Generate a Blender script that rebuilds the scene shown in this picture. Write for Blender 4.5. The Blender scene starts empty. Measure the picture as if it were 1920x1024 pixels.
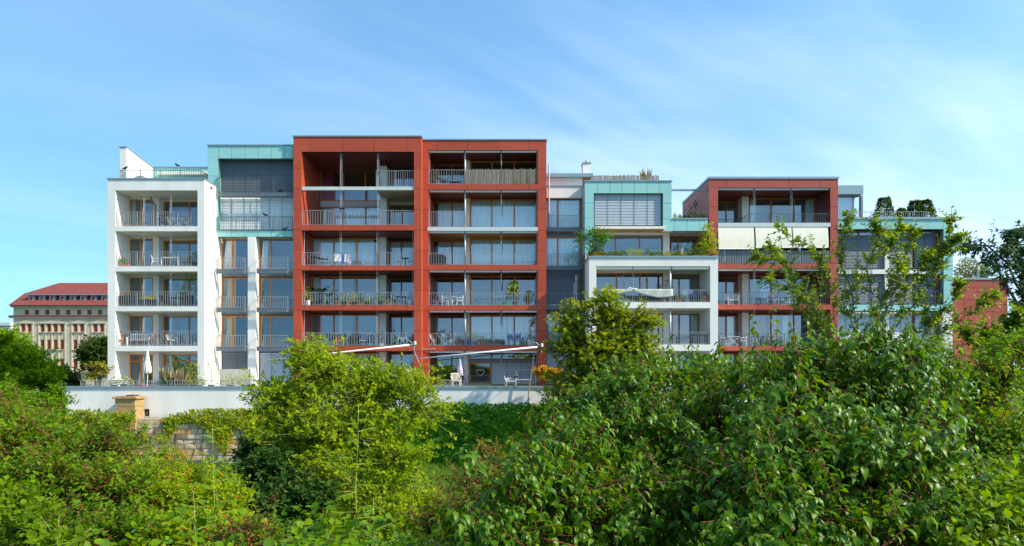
import bpy, math, random
import numpy as np
from mathutils import Vector, Matrix

R = math.radians
random.seed(7)
rng = np.random.default_rng(11)
scene = bpy.context.scene
col = scene.collection

# ------------------------------------------------------------------ camera, sky, sun
F, CX, HY, EYE = 1300.0, 960.0, 690.0, 6.2        # focal length and horizon measured on the photograph
cam_d = bpy.data.cameras.new('camera')
cam_d.sensor_fit = 'HORIZONTAL'; cam_d.sensor_width = 36
cam_d.lens = 36 * F / 1920
cam_d.shift_y = (HY - 512) / 1920
cam_d.clip_start = 0.1; cam_d.clip_end = 5000
cam = bpy.data.objects.new('camera', cam_d); col.objects.link(cam)
cam.location = (0, 0, EYE); cam.rotation_euler = (R(90), 0, 0)
scene.camera = cam

SUN_EL, SUN_AZ = 38, 107                          # azimuth clockwise from +Y (the view direction)
world = bpy.data.worlds.new('World'); scene.world = world
world.use_nodes = True
wn = world.node_tree.nodes; wl = world.node_tree.links
wn.clear()
def N(nodes, t, **kw):
    n = nodes.new(t)
    for k, v in kw.items(): setattr(n, k, v)
    return n
w_out = N(wn, 'ShaderNodeOutputWorld'); w_bg = N(wn, 'ShaderNodeBackground')
sky = N(wn, 'ShaderNodeTexSky', sky_type='NISHITA', sun_disc=False)
sky.sun_elevation = R(SUN_EL); sky.sun_rotation = R(SUN_AZ)
sky.air_density = 1.0; sky.dust_density = 0.6; sky.ozone_density = 2.5; sky.altitude = 120
hsv = N(wn, 'ShaderNodeHueSaturation'); hsv.inputs['Saturation'].default_value = 1.08; hsv.inputs['Value'].default_value = 1.5
tcs = N(wn, 'ShaderNodeTexCoord'); lift = N(wn, 'ShaderNodeVectorMath', operation='ADD'); lift.inputs[1].default_value = (0, 0, .20)
nrm = N(wn, 'ShaderNodeVectorMath', operation='NORMALIZE')
wl.new(tcs.outputs['Generated'], lift.inputs[0]); wl.new(lift.outputs[0], nrm.inputs[0]); wl.new(nrm.outputs[0], sky.inputs['Vector'])
tint = N(wn, 'ShaderNodeMixRGB', blend_type='MULTIPLY'); tint.inputs[0].default_value = 1; tint.inputs[2].default_value = (.70, 1.03, 1.03, 1)
wl.new(sky.outputs[0], tint.inputs[1]); wl.new(tint.outputs[0], hsv.inputs['Color'])
# thin cirrus: the view direction carried to a high layer, stretched noise
tc = N(wn, 'ShaderNodeTexCoord'); sep = N(wn, 'ShaderNodeSeparateXYZ'); wl.new(tc.outputs['Generated'], sep.inputs[0])
zc = N(wn, 'ShaderNodeMath', operation='MAXIMUM'); zc.inputs[1].default_value = 0.0; wl.new(sep.outputs['Z'], zc.inputs[0])
za = N(wn, 'ShaderNodeMath', operation='ADD'); za.inputs[1].default_value = 0.16; wl.new(zc.outputs[0], za.inputs[0])
dx = N(wn, 'ShaderNodeMath', operation='DIVIDE'); wl.new(sep.outputs['X'], dx.inputs[0]); wl.new(za.outputs[0], dx.inputs[1])
dy = N(wn, 'ShaderNodeMath', operation='DIVIDE'); wl.new(sep.outputs['Y'], dy.inputs[0]); wl.new(za.outputs[0], dy.inputs[1])
cmb = N(wn, 'ShaderNodeCombineXYZ'); wl.new(dx.outputs[0], cmb.inputs[0]); wl.new(dy.outputs[0], cmb.inputs[1])
def cloud(rot, sc, nscale, lo, hi, seed):
    mp = N(wn, 'ShaderNodeMapping', vector_type='TEXTURE'); mp.inputs['Rotation'].default_value = (0, 0, R(rot)); mp.inputs['Scale'].default_value = sc
    mp.inputs['Location'].default_value = (seed, seed * .37, 0)
    wl.new(cmb.outputs[0], mp.inputs[0])
    no = N(wn, 'ShaderNodeTexNoise'); no.inputs['Scale'].default_value = nscale; no.inputs['Detail'].default_value = 7
    no.inputs['Roughness'].default_value = .55; no.inputs['Distortion'].default_value = .7
    wl.new(mp.outputs[0], no.inputs['Vector'])
    mr = N(wn, 'ShaderNodeMapRange', interpolation_type='SMOOTHSTEP')
    mr.inputs[1].default_value = lo; mr.inputs[2].default_value = hi
    wl.new(no.outputs['Fac'], mr.inputs[0])
    return mr.outputs[0]
c1 = cloud(40, (4.2, .85, 1), 1.5, .40, .78, 5.3)
c2 = cloud(24, (2.8, 1.6, 1), .9, .34, .76, 2.2)
mx = N(wn, 'ShaderNodeMath', operation='MULTIPLY_ADD'); wl.new(c1, mx.inputs[0]); mx.inputs[1].default_value = .29
c2m = N(wn, 'ShaderNodeMath', operation='MULTIPLY'); wl.new(c2, c2m.inputs[0]); c2m.inputs[1].default_value = .50; wl.new(c2m.outputs[0], mx.inputs[2])
# more veil towards the sun's side, as high thin cloud and haze scatter forward
side = N(wn, 'ShaderNodeMapRange', interpolation_type='SMOOTHSTEP'); side.inputs[1].default_value = -.5; side.inputs[2].default_value = .6
side.inputs[3].default_value = .22; side.inputs[4].default_value = 1.0
wl.new(sep.outputs['X'], side.inputs[0])
cf = N(wn, 'ShaderNodeMath', operation='MULTIPLY', use_clamp=True); wl.new(mx.outputs[0], cf.inputs[0]); wl.new(side.outputs[0], cf.inputs[1])
cmix = N(wn, 'ShaderNodeMixRGB'); low = N(wn, 'ShaderNodeMapRange', interpolation_type='SMOOTHSTEP'); low.inputs[1].default_value = 0.0; low.inputs[2].default_value = .42; low.inputs[3].default_value = .26; low.inputs[4].default_value = 0.0
wl.new(sep.outputs['Z'], low.inputs[0])
hz_ = N(wn, 'ShaderNodeMath', operation='MULTIPLY_ADD'); wl.new(low.outputs[0], hz_.inputs[0]); wl.new(side.outputs[0], hz_.inputs[1]); wl.new(cf.outputs[0], hz_.inputs[2]); cf = hz_   # haze lies low on the sun's side
veil = N(wn, 'ShaderNodeMath', operation='ADD', use_clamp=True); veil.inputs[1].default_value = .07; wl.new(cf.outputs[0], veil.inputs[0]); wl.new(veil.outputs[0], cmix.inputs[0]); wl.new(hsv.outputs[0], cmix.inputs[1])
cmix.inputs[2].default_value = (6.6, 7.6, 8.9, 1)
wl.new(cmix.outputs[0], w_bg.inputs['Color']); w_bg.inputs['Strength'].default_value = .13
wl.new(w_bg.outputs[0], w_out.inputs[0])

to_sun = Vector((math.sin(R(SUN_AZ)) * math.cos(R(SUN_EL)), math.cos(R(SUN_AZ)) * math.cos(R(SUN_EL)), math.sin(R(SUN_EL))))
sun_d = bpy.data.lights.new('sun', 'SUN'); sun_d.energy = 4.7; sun_d.angle = R(.5); sun_d.color = (1, .91, .76)
sun = bpy.data.objects.new('sun', sun_d); col.objects.link(sun)
sun.rotation_euler = to_sun.to_track_quat('Z', 'Y').to_euler()
vs = scene.view_settings
vs.view_transform = 'Standard'; vs.look = 'None'; vs.gamma = 1; vs.use_curve_mapping = False
vs.exposure = 0.62
scene.cycles.max_bounces = 8; scene.cycles.transparent_max_bounces = 16
scene.cycles.use_denoising = True

# ------------------------------------------------------------------ materials
def mat(name, color, rough=.7, var=.08, scale=3.0, spec=.3, metal=0.0, bump=0.0, bscale=30, stretch=(1, 1, 1), color2=None):
    m = bpy.data.materials.new(name); m.use_nodes = True
    n = m.node_tree.nodes; l = m.node_tree.links
    b = n['Principled BSDF']
    b.inputs['Roughness'].default_value = rough; b.inputs['Metallic'].default_value = metal
    b.inputs['Specular IOR Level'].default_value = spec
    g = N(n, 'ShaderNodeNewGeometry'); mp = N(n, 'ShaderNodeMapping'); mp.inputs['Scale'].default_value = stretch
    l.new(g.outputs['Position'], mp.inputs[0])
    no = N(n, 'ShaderNodeTexNoise'); no.inputs['Scale'].default_value = scale; no.inputs['Detail'].default_value = 5
    l.new(mp.outputs[0], no.inputs['Vector'])
    cr = N(n, 'ShaderNodeValToRGB')
    c = color
    lo = tuple(x * (1 - var) for x in c); hi = tuple(min(1, x * (1 + var)) for x in (color2 or c))
    cr.color_ramp.elements[0].position = .3; cr.color_ramp.elements[1].position = .7
    cr.color_ramp.elements[0].color = (*lo, 1); cr.color_ramp.elements[1].color = (*hi, 1)
    l.new(no.outputs['Fac'], cr.inputs[0]); l.new(cr.outputs[0], b.inputs['Base Color'])
    if bump:
        n2 = N(n, 'ShaderNodeTexNoise'); n2.inputs['Scale'].default_value = bscale; n2.inputs['Detail'].default_value = 4
        l.new(mp.outputs[0], n2.inputs['Vector'])
        bp = N(n, 'ShaderNodeBump'); bp.inputs['Strength'].default_value = bump; bp.inputs['Distance'].default_value = .02
        l.new(n2.outputs['Fac'], bp.inputs['Height']); l.new(bp.outputs[0], b.inputs['Normal'])
    return m

def panel_mat(name, color, var, rough):
    """fibre-cement board: every board a little different, faint streaks of rain wear"""
    m = mat(name, color, rough, .06, 1.2, .35, bump=.15, bscale=8, stretch=(.5, .5, 6))
    n = m.node_tree.nodes; l = m.node_tree.links
    oi = N(n, 'ShaderNodeObjectInfo'); mr = N(n, 'ShaderNodeMapRange')
    mr.inputs[3].default_value = 1 - var; mr.inputs[4].default_value = 1 + var
    l.new(oi.outputs['Random'], mr.inputs[0])
    hs = N(n, 'ShaderNodeHueSaturation'); l.new(mr.outputs[0], hs.inputs['Value'])
    ramp = [x for x in n if x.type == 'VALTORGB'][0]
    l.new(ramp.outputs[0], hs.inputs['Color']); l.new(hs.outputs[0], n['Principled BSDF'].inputs['Base Color'])
    return m

def leaf_mat(name, cols, trans=.4, rough=.4, spec=.4, pos_var=.35, vscale=.8):
    m = bpy.data.materials.new(name); m.use_nodes = True
    n = m.node_tree.nodes; l = m.node_tree.links
    b = n['Principled BSDF']; out = n['Material Output']
    g = N(n, 'ShaderNodeNewGeometry')
    cr = N(n, 'ShaderNodeValToRGB')
    els = cr.color_ramp.elements
    k = len(cols)
    els[0].position = 0; els[0].color = (*cols[0], 1); els[1].position = 1; els[1].color = (*cols[-1], 1)
    for i in range(1, k - 1):
        e = els.new(i / (k - 1)); e.color = (*cols[i], 1)
    no = N(n, 'ShaderNodeTexNoise'); no.inputs['Scale'].default_value = vscale; l.new(g.outputs['Position'], no.inputs['Vector'])
    oi = N(n, 'ShaderNodeObjectInfo')
    rad = N(n, 'ShaderNodeMath', operation='ADD'); l.new(g.outputs['Random Per Island'], rad.inputs[0]); l.new(oi.outputs['Random'], rad.inputs[1])
    fr = N(n, 'ShaderNodeMath', operation='FRACT'); l.new(rad.outputs[0], fr.inputs[0])
    mixf = N(n, 'ShaderNodeMath', operation='MULTIPLY_ADD'); l.new(no.outputs['Fac'], mixf.inputs[0]); mixf.inputs[1].default_value = pos_var * 2
    sc2 = N(n, 'ShaderNodeMath', operation='MULTIPLY_ADD'); l.new(fr.outputs[0], sc2.inputs[0]); sc2.inputs[1].default_value = 1 - pos_var; sc2.inputs[2].default_value = -pos_var * .5
    l.new(sc2.outputs[0], mixf.inputs[2])
    l.new(mixf.outputs[0], cr.inputs[0])
    l.new(cr.outputs[0], b.inputs['Base Color'])
    b.inputs['Roughness'].default_value = rough; b.inputs['Specular IOR Level'].default_value = spec
    t = N(n, 'ShaderNodeBsdfTranslucent')
    hs = N(n, 'ShaderNodeHueSaturation'); hs.inputs['Hue'].default_value = .485; hs.inputs['Saturation'].default_value = 1.1; hs.inputs['Value'].default_value = 1.5
    l.new(cr.outputs[0], hs.inputs['Color']); l.new(hs.outputs[0], t.inputs['Color'])
    mx = N(n, 'ShaderNodeMixShader'); mx.inputs[0].default_value = trans
    l.new(b.outputs[0], mx.inputs[1]); l.new(t.outputs[0], mx.inputs[2]); l.new(mx.outputs[0], out.inputs[0])
    return m

def glass_mat(name, tint, base_refl):
    m = bpy.data.materials.new(name); m.use_nodes = True
    n = m.node_tree.nodes; l = m.node_tree.links
    n.remove(n['Principled BSDF']); out = n['Material Output']
    tr = N(n, 'ShaderNodeBsdfTransparent'); tr.inputs[0].default_value = (*tint, 1)
    gl = N(n, 'ShaderNodeBsdfGlossy'); gl.inputs['Roughness'].default_value = .0; gl.inputs[0].default_value = (.86, .94, 1, 1)
    g = N(n, 'ShaderNodeNewGeometry')
    no = N(n, 'ShaderNodeTexNoise'); no.inputs['Scale'].default_value = .45; no.inputs['Detail'].default_value = 1
    l.new(g.outputs['Position'], no.inputs['Vector'])
    bp = N(n, 'ShaderNodeBump'); bp.inputs['Strength'].default_value = .06; bp.inputs['Distance'].default_value = .05
    l.new(no.outputs['Fac'], bp.inputs['Height']); l.new(bp.outputs[0], gl.inputs['Normal'])
    fr = N(n, 'ShaderNodeFresnel'); fr.inputs['IOR'].default_value = 1.5
    ad = N(n, 'ShaderNodeMath', operation='ADD', use_clamp=True); ad.inputs[1].default_value = base_refl
    l.new(fr.outputs[0], ad.inputs[0])
    mx = N(n, 'ShaderNodeMixShader'); l.new(ad.outputs[0], mx.inputs[0]); l.new(tr.outputs[0], mx.inputs[1]); l.new(gl.outputs[0], mx.inputs[2])
    l.new(mx.outputs[0], out.inputs[0])
    return m

M = {}
M['white'] = mat('white_render', (.78, .745, .69), .85, .07, 1.1, .2, bump=.06, bscale=60, stretch=(1, 1, .18))
M['white_in'] = mat('white_soffit', (.80, .75, .67), .9, .03, .8, .2)
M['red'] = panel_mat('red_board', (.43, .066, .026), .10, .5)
M['red_hazed'] = panel_mat('hazed_red_board', (.38, .070, .042), .08, .5)  # duller, pinker red: haze and different lighting put into the colour
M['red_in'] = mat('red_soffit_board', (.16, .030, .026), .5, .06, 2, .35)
M['teal'] = panel_mat('teal_board', (.29, .56, .53), .04, .45)
M['joint'] = mat('dark_joint', (.05, .03, .03), .9, .05)
M['teal_joint'] = mat('teal_joint', (.10, .22, .20), .9, .05)
M['wood'] = mat('larch_frame', (.64, .20, .014), .5, .15, 4, .35, stretch=(3, 3, .4))
M['wood_dk'] = mat('brown_frame', (.42, .125, .018), .5, .15, 4, .35, stretch=(3, 3, .4))
M['wood_ceiling'] = mat('wood_ceiling', (.50, .22, .07), .5, .12, 3, .3)
M['cap'] = mat('zinc_flashing', (.24, .33, .36), .45, .06, 2, .5, metal=.3)
M['steel'] = mat('galvanised_steel', (.42, .43, .44), .45, .08, 5, .5, metal=.4)
M['rail'] = mat('painted_rail', (.30, .32, .33), .5, .06, 5, .4)
M['rail_dk'] = mat('dark_rail', (.10, .115, .125), .5, .06, 5, .4)
M['apron'] = mat('grey_ribbed_sheet', (.17, .20, .22), .5, .06, 3, .4, metal=.2)
M['slab_grey'] = mat('pale_slab_edge', (.55, .59, .58), .7, .05, 2)
M['glass'] = glass_mat('window_glass', (.94, .97, .97), .075)
M['glass_dk'] = glass_mat('ground_floor_glass', (.72, .78, .78), .06)
M['blind'] = mat('aluminium_blind', (.52, .56, .58), .45, .05, 3, .5, metal=.25)
M['blind_lt'] = mat('pale_blind', (.74, .78, .80), .5, .05, 3, .4)
M['blind_dk'] = mat('grey_blind', (.16, .18, .21), .45, .05, 3, .5, metal=.2)
M['curtain'] = mat('sheer_curtain', (.88, .90, .88), .9, .04, 2)
M['curtain_pk'] = mat('magenta_curtain', (.55, .03, .12), .9, .06, 2)
M['cream'] = mat('cream_awning', (.80, .74, .60), .85, .04, 2)
M['room'] = mat('room_wall', (.62, .58, .52), .9, .05, 1)
M['floor'] = mat('terrace_paving', (.36, .35, .33), .85, .1, 1.5)
M['floor_bounce'] = mat('bounce_sheet', (.52, .50, .46), .85, .08, 2)  # pale so the added loggia floors bounce light
M['bamboo'] = mat('willow_screen', (.27, .22, .17), .8, .35, 14, .2, stretch=(3, 3, .15))
M['terracotta'] = mat('terracotta', (.45, .15, .07), .8, .12, 8)
M['planter_dk'] = mat('dark_planter', (.035, .038, .045), .6, .1, 4)
M['white_pl'] = mat('white_plastic', (.78, .78, .76), .45, .03, 4, .45)
M['black'] = mat('black_cover', (.018, .019, .022), .6, .1, 4)
M['chair_wood'] = mat('teak', (.34, .13, .045), .6, .15, 6)
M['blue_pot'] = mat('blue_glaze', (.03, .14, .50), .25, .08, 4, .6)
M['blue'] = mat('blue_fabric', (.05, .12, .42), .85, .1, 5)
M['cloth'] = mat('pale_cloth', (.74, .72, .64), .9, .05, 4)
M['drape'] = mat('grey_green_drape', (.52, .53, .44), .9, .08, 4)
M['lilac'] = mat('lilac_cloth', (.52, .44, .56), .9, .06, 4)
M['pink_fl'] = mat('pink_petals', (.75, .10, .35), .7, .2, 20)
M['red_fl'] = mat('red_petals', (.62, .03, .03), .6, .2, 20)
M['yellow_fl'] = mat('yellow_petals', (.85, .55, .05), .7, .2, 20)
M['pale_fl'] = mat('white_petals', (.78, .76, .68), .7, .1, 20)
M['beige'] = mat('beige_board', (.62, .55, .46), .7, .05, 3)
M['ochre'] = mat('ochre_sandstone', (.40, .26, .11), .85, .18, 3, .2, bump=.3, bscale=12, stretch=(1, 1, 2))
M['bark'] = mat('bark', (.10, .075, .05), .9, .3, 14, .2, bump=.4, bscale=25)
M['bark_pale'] = mat('pale_bark', (.20, .17, .14), .9, .3, 14, .2)
M['twig_red'] = mat('red_twig', (.20, .045, .035), .7, .2, 14, .3)
M['twig_green'] = mat('green_twig', (.28, .32, .06), .6, .15, 14, .3)
M['hip'] = mat('rose_hip', (.55, .025, .015), .3, .2, 20, .5)
M['berry'] = mat('dark_berry', (.02, .012, .03), .3, .2, 20, .5)
M['sand_wall'] = mat('office_stone', (.55, .46, .32), .9, .10, .35, .2)
M['sand_trim'] = mat('office_trim', (.60, .50, .36), .9, .08, .6, .2)
M['roof_red'] = mat('red_roof_tiles', (.20, .052, .042), .8, .16, 1.5, .2)
M['win_red'] = mat('rust_window_frame', (.28, .06, .03), .6, .1, 3)
M['lead'] = mat('lead_sheet', (.22, .27, .30), .6, .06, 2, .4)
M['soil'] = mat('soil', (.06, .045, .03), .95, .3, 4)
M['green_pl'] = mat('green_plastic', (.03, .38, .12), .4, .05, 4)

L = {}
L['dogwood'] = leaf_mat('dogwood_leaf', [(0.032, 0.091, 0.0018), (0.046, 0.133, 0.0018), (0.074, 0.190, 0.0018), (0.125, 0.240, 0.0025), (0.183, 0.282, 0.0031)], .42, .40, .34)
L['rose'] = leaf_mat('rose_leaf', [(0.072, 0.142, 0.0011), (0.143, 0.241, 0.0014), (0.228, 0.329, 0.0016), (0.314, 0.400, 0.0022), (0.428, 0.428, 0.0027)], .45, .6, .12)
L['left'] = leaf_mat('left_shrub_leaf', [(0.040, 0.101, 0.0013), (0.072, 0.176, 0.0013), (0.117, 0.249, 0.0013), (0.184, 0.310, 0.0020), (0.343, 0.353, 0.0026)], .45, .5, .18)
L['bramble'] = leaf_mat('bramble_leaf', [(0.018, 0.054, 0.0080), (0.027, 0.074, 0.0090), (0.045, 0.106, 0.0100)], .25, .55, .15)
L['ivy'] = leaf_mat('ivy_leaf', [(0.038, 0.134, 0.0029), (0.062, 0.199, 0.0029), (0.098, 0.266, 0.0029), (0.175, 0.340, 0.0043)], .35, .5, .2)
L['creeper'] = leaf_mat('creeper_leaf', [(0.075, 0.158, 0.0029), (0.160, 0.260, 0.0029), (0.262, 0.334, 0.0038), (0.374, 0.371, 0.0062), (0.319, 0.129, 0.0096)], .42, .5, .18)
L['maple'] = leaf_mat('maple_leaf', [(0.080, 0.168, 0.0031), (0.158, 0.258, 0.0031), (0.297, 0.359, 0.0039), (0.516, 0.472, 0.0043)], .45, .5, .18)
L['acer'] = leaf_mat('acer_leaf', [(0.526, 0.310, 0.0180), (0.608, 0.202, 0.0180), (0.585, 0.497, 0.0270), (0.410, 0.528, 0.0360)], .4, .5, .3)
L['yellow'] = leaf_mat('yellowing_leaf', [(0.161, 0.204, 0.0108), (0.391, 0.360, 0.0126), (0.575, 0.432, 0.0144)], .4, .5, .3)
L['tree'] = leaf_mat('broad_tree_leaf', [(0.079, 0.165, 0.0030), (0.156, 0.289, 0.0030), (0.289, 0.442, 0.0035), (0.447, 0.552, 0.0050)], .5, .55, .12)
L['dark'] = leaf_mat('dark_tree_leaf', [(0.025, 0.062, 0.0098), (0.046, 0.094, 0.0112), (0.081, 0.138, 0.0140)], .35, .5, .15)
L['blueish'] = leaf_mat('grey_green_leaf', [(0.040, 0.088, 0.0360), (0.066, 0.130, 0.0456), (0.121, 0.189, 0.0540)], .25, .45, .3)
L['twiggy'] = leaf_mat('round_leaf', [(0.068, 0.133, 0.0034), (0.125, 0.218, 0.0034), (0.201, 0.296, 0.0048), (0.368, 0.389, 0.0086)], .48, .45, .22)
L['bronze'] = leaf_mat('bronze_leaf', [(0.053, 0.103, 0.0096), (0.105, 0.184, 0.0128), (0.179, 0.230, 0.0160), (0.252, 0.138, 0.0320), (0.294, 0.230, 0.0320)], .42, .5, .18)
L['bright'] = leaf_mat('bright_leaf', [(0.081, 0.160, 0.0040), (0.148, 0.251, 0.0049), (0.227, 0.343, 0.0059)], .48, .5, .15)
L['pot'] = leaf_mat('pot_plant_leaf', [(0.041, 0.113, 0.0077), (0.081, 0.197, 0.0084), (0.162, 0.308, 0.0091)], .35, .45, .3, .1)
L['pot_y'] = leaf_mat('pale_pot_plant_leaf', [(0.135, 0.228, 0.0072), (0.297, 0.362, 0.0090), (0.513, 0.483, 0.0132)], .35, .45, .3, .1)
L['grass'] = leaf_mat('grass_blade', [(.07, .15, .010), (.12, .24, .012), (.17, .30, .014)], .4, .5, .3)
L['dry'] = leaf_mat('dry_grass', [(.35, .28, .14), (.45, .38, .22), (.16, .2, .04)], .4, .6, .2)

# ------------------------------------------------------------------ helpers
def wx(px, Y): return (px - CX) * Y / F
def wz(py, Y): return EYE + (HY - py) * Y / F
def P(px, py, Y): return Vector((wx(px, Y), Y, wz(py, Y)))

def tag(o, label=None, cat=None, group=None, kind=None):
    if label: o['label'] = label
    if cat: o['category'] = cat
    if group: o['group'] = group
    if kind: o['kind'] = kind
    return o

def thing(name, label, cat, loc, rz=0, group=None):
    o = bpy.data.objects.new(name, None); col.objects.link(o)
    o.empty_display_size = .2
    o.location = loc; o.rotation_euler = (0, 0, rz)
    return tag(o, label, cat, group)

def base_of(o):
    """world position of the top-level ancestor (things with baked world coordinates are never rotated)"""
    while o.parent: o = o.parent
    return o.location

class MB:
    def __init__(s): s.v = []; s.f = []
    def box(s, x0, x1, y0, y1, z0, z1):
        b = len(s.v)
        s.v += [(x0, y0, z0), (x1, y0, z0), (x1, y1, z0), (x0, y1, z0), (x0, y0, z1), (x1, y0, z1), (x1, y1, z1), (x0, y1, z1)]
        s.f += [(b, b+3, b+2, b+1), (b+4, b+5, b+6, b+7), (b, b+1, b+5, b+4), (b+1, b+2, b+6, b+5), (b+2, b+3, b+7, b+6), (b+3, b, b+4, b+7)]
        return s
    def tube(s, pts, rad, n=6, cap=True):
        pts = [Vector(p) for p in pts]
        if not hasattr(rad, '__len__'): rad = [rad] * len(pts)
        b0 = len(s.v)
        for i, p in enumerate(pts):
            d = (pts[min(i + 1, len(pts) - 1)] - pts[max(i - 1, 0)])
            if d.length < 1e-9: d = Vector((0, 0, 1))
            d.normalize()
            u = d.orthogonal() if i == 0 else (u - d * u.dot(d))
            if u.length < 1e-6: u = d.orthogonal()
            u.normalize(); w = d.cross(u)
            for k in range(n):
                a = 2 * math.pi * k / n
                s.v.append(tuple(p + (u * math.cos(a) + w * math.sin(a)) * rad[i]))
        for i in range(len(pts) - 1):
            for k in range(n):
                a = b0 + i * n + k; c = b0 + i * n + (k + 1) % n
                s.f.append((a, c, c + n, a + n))
        if cap:
            s.f.append(tuple(b0 + k for k in range(n))[::-1])
            e = b0 + (len(pts) - 1) * n
            s.f.append(tuple(e + k for k in range(n)))
        return s
    def lathe(s, prof, c=(0, 0, 0), n=12, wob=0, k=6):
        b0 = len(s.v)
        for r, z in prof:
            for i in range(n):
                a = 2 * math.pi * i / n
                rr = r * (1 + wob * math.cos(k * a))
                s.v.append((c[0] + rr * math.cos(a), c[1] + rr * math.sin(a), c[2] + z))
        for j in range(len(prof) - 1):
            for i in range(n):
                a = b0 + j * n + i; d = b0 + j * n + (i + 1) % n
                s.f.append((a, d, d + n, a + n))
        s.f.append(tuple(b0 + i for i in range(n))[::-1])
        e = b0 + (len(prof) - 1) * n
        s.f.append(tuple(e + i for i in range(n)))
        return s
    def prism(s, poly, y0, y1):
        """outline in (x, z), front face at y0, carried back to y1"""
        b = len(s.v); n = len(poly)
        s.v += [(x, y0, z) for x, z in poly] + [(x, y1, z) for x, z in poly]
        s.f.append(tuple(range(b, b + n))); s.f.append(tuple(range(b + 2 * n - 1, b + n - 1, -1)))
        for i in range(n):
            j = (i + 1) % n
            s.f.append((b + j, b + i, b + n + i, b + n + j))
        return s
    def build(s, name, m, parent=None, smooth=False, kind=None, label=None, local=False):
        me = bpy.data.meshes.new(name)
        v = s.v
        if parent is not None and not local:
            o = base_of(parent); v = [(p[0] - o.x, p[1] - o.y, p[2] - o.z) for p in v]
        me.from_pydata(v, [], s.f); me.materials.append(m); me.update()
        if smooth: me.polygons.foreach_set('use_smooth', [True] * len(me.polygons))
        ob = bpy.data.objects.new(name, me); col.objects.link(ob)
        if parent is not None: ob.parent = parent
        if kind: ob['kind'] = kind
        if label: ob['label'] = label
        return ob

_unit = {}
def unit_box(m):
    if m.name not in _unit:
        me = bpy.data.meshes.new('box_' + m.name)
        t = MB().box(-.5, .5, -.5, .5, -.5, .5)
        me.from_pydata(t.v, [], t.f); me.materials.append(m); me.update()
        _unit[m.name] = me
    return _unit[m.name]

def pbox(parent, name, m, x0, x1, y0, y1, z0, z1, label=None):
    """one box-shaped piece; alike pieces share their mesh"""
    o = bpy.data.objects.new(name, unit_box(m)); col.objects.link(o)
    b = base_of(parent)
    o.parent = parent
    o.location = ((x0 + x1) / 2 - b.x, (y0 + y1) / 2 - b.y, (z0 + z1) / 2 - b.z)
    o.scale = (abs(x1 - x0), abs(y1 - y0), abs(z1 - z0))
    if label: o['label'] = label
    return o

# ---- building pieces (x and z in metres, y is depth)
def window(root, Y, x0, x1, z0, z1, mull=(), fm=None, transom=None, glass=None, fw=.085, curtains=()):
    fm = fm or M['wood']; glass = glass or M['glass']
    b = MB()
    d0, d1 = Y, Y + .09
    b.box(x0, x1, d0, d1, z0, z0 + fw); b.box(x0, x1, d0, d1, z1 - fw, z1)
    xs = [x0] + list(mull) + [x1]
    b.box(x0, x0 + fw, d0, d1, z0 + fw, z1 - fw); b.box(x1 - fw, x1, d0, d1, z0 + fw, z1 - fw)
    for m in mull: b.box(m - fw * .6, m + fw * .6, d0 - .004, d1, z0 + fw, z1 - fw)
    if transom: b.box(x0 + fw, x1 - fw, d0 + .003, d1 - .003, transom - .05, transom + .05)
    w = b.build('window', fm, root)
    zs = [z0 + fw - .01, transom, z1 - fw + .01] if transom else [z0 + fw - .01, z1 - fw + .01]
    for i in range(len(xs) - 1):
        for j in range(len(zs) - 1):
            pbox(w, 'pane', glass, xs[i] + .05, xs[i + 1] - .05, Y + .035, Y + .055, zs[j], zs[j + 1])
    for (ca, cb, cm) in curtains:
        n = max(6, int((cb - ca) / .07)); c = MB()
        for i in range(n + 1):
            x = ca + (cb - ca) * i / n; yy = Y + .17 + .03 * math.sin(i * 2.1) + .02 * math.sin(i * .7)
            c.v += [(x, yy, z0 + .03), (x, yy, z1 - .04), (x, yy + .01, z1 - .04), (x, yy + .01, z0 + .03)]
        for i in range(n):
            a = 4 * i
            c.f += [(a, a + 4, a + 5, a + 1), (a + 2, a + 6, a + 7, a + 3)]
        c.build('curtain', cm, w)
    return w

def blind(root, Y, x0, x1, z0, z1, m, pitch=.115, cords=None):
    b = MB(); n = int((z1 - z0) / pitch)
    for i in range(n):
        z = z1 - i * pitch
        k = len(b.v)
        b.v += [(x0, Y + .03, z), (x1, Y + .03, z), (x1, Y - .012, z - pitch * .93), (x0, Y - .012, z - pitch * .93),
                (x0, Y + .036, z), (x1, Y + .036, z), (x1, Y - .006, z - pitch * .93), (x0, Y - .006, z - pitch * .93)]
        b.f += [(k, k+3, k+2, k+1), (k+4, k+5, k+6, k+7), (k+2, k+3, k+7, k+6), (k, k+1, k+5, k+4)]
    o = b.build('blind', m, root, kind='stuff')
    c = MB(); nc = cords or max(2, int((x1 - x0) / .9))
    for i in range(nc + 1):
        x = x0 + .03 + (x1 - x0 - .06) * i / nc
        c.box(x - .012, x + .012, Y - .03, Y - .018, z0, z1)
    c.box(x0, x1, Y - .02, Y + .05, z0 - .05, z0)
    c.build('blind_cords', M['rail_dk'], o)
    return o

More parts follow.
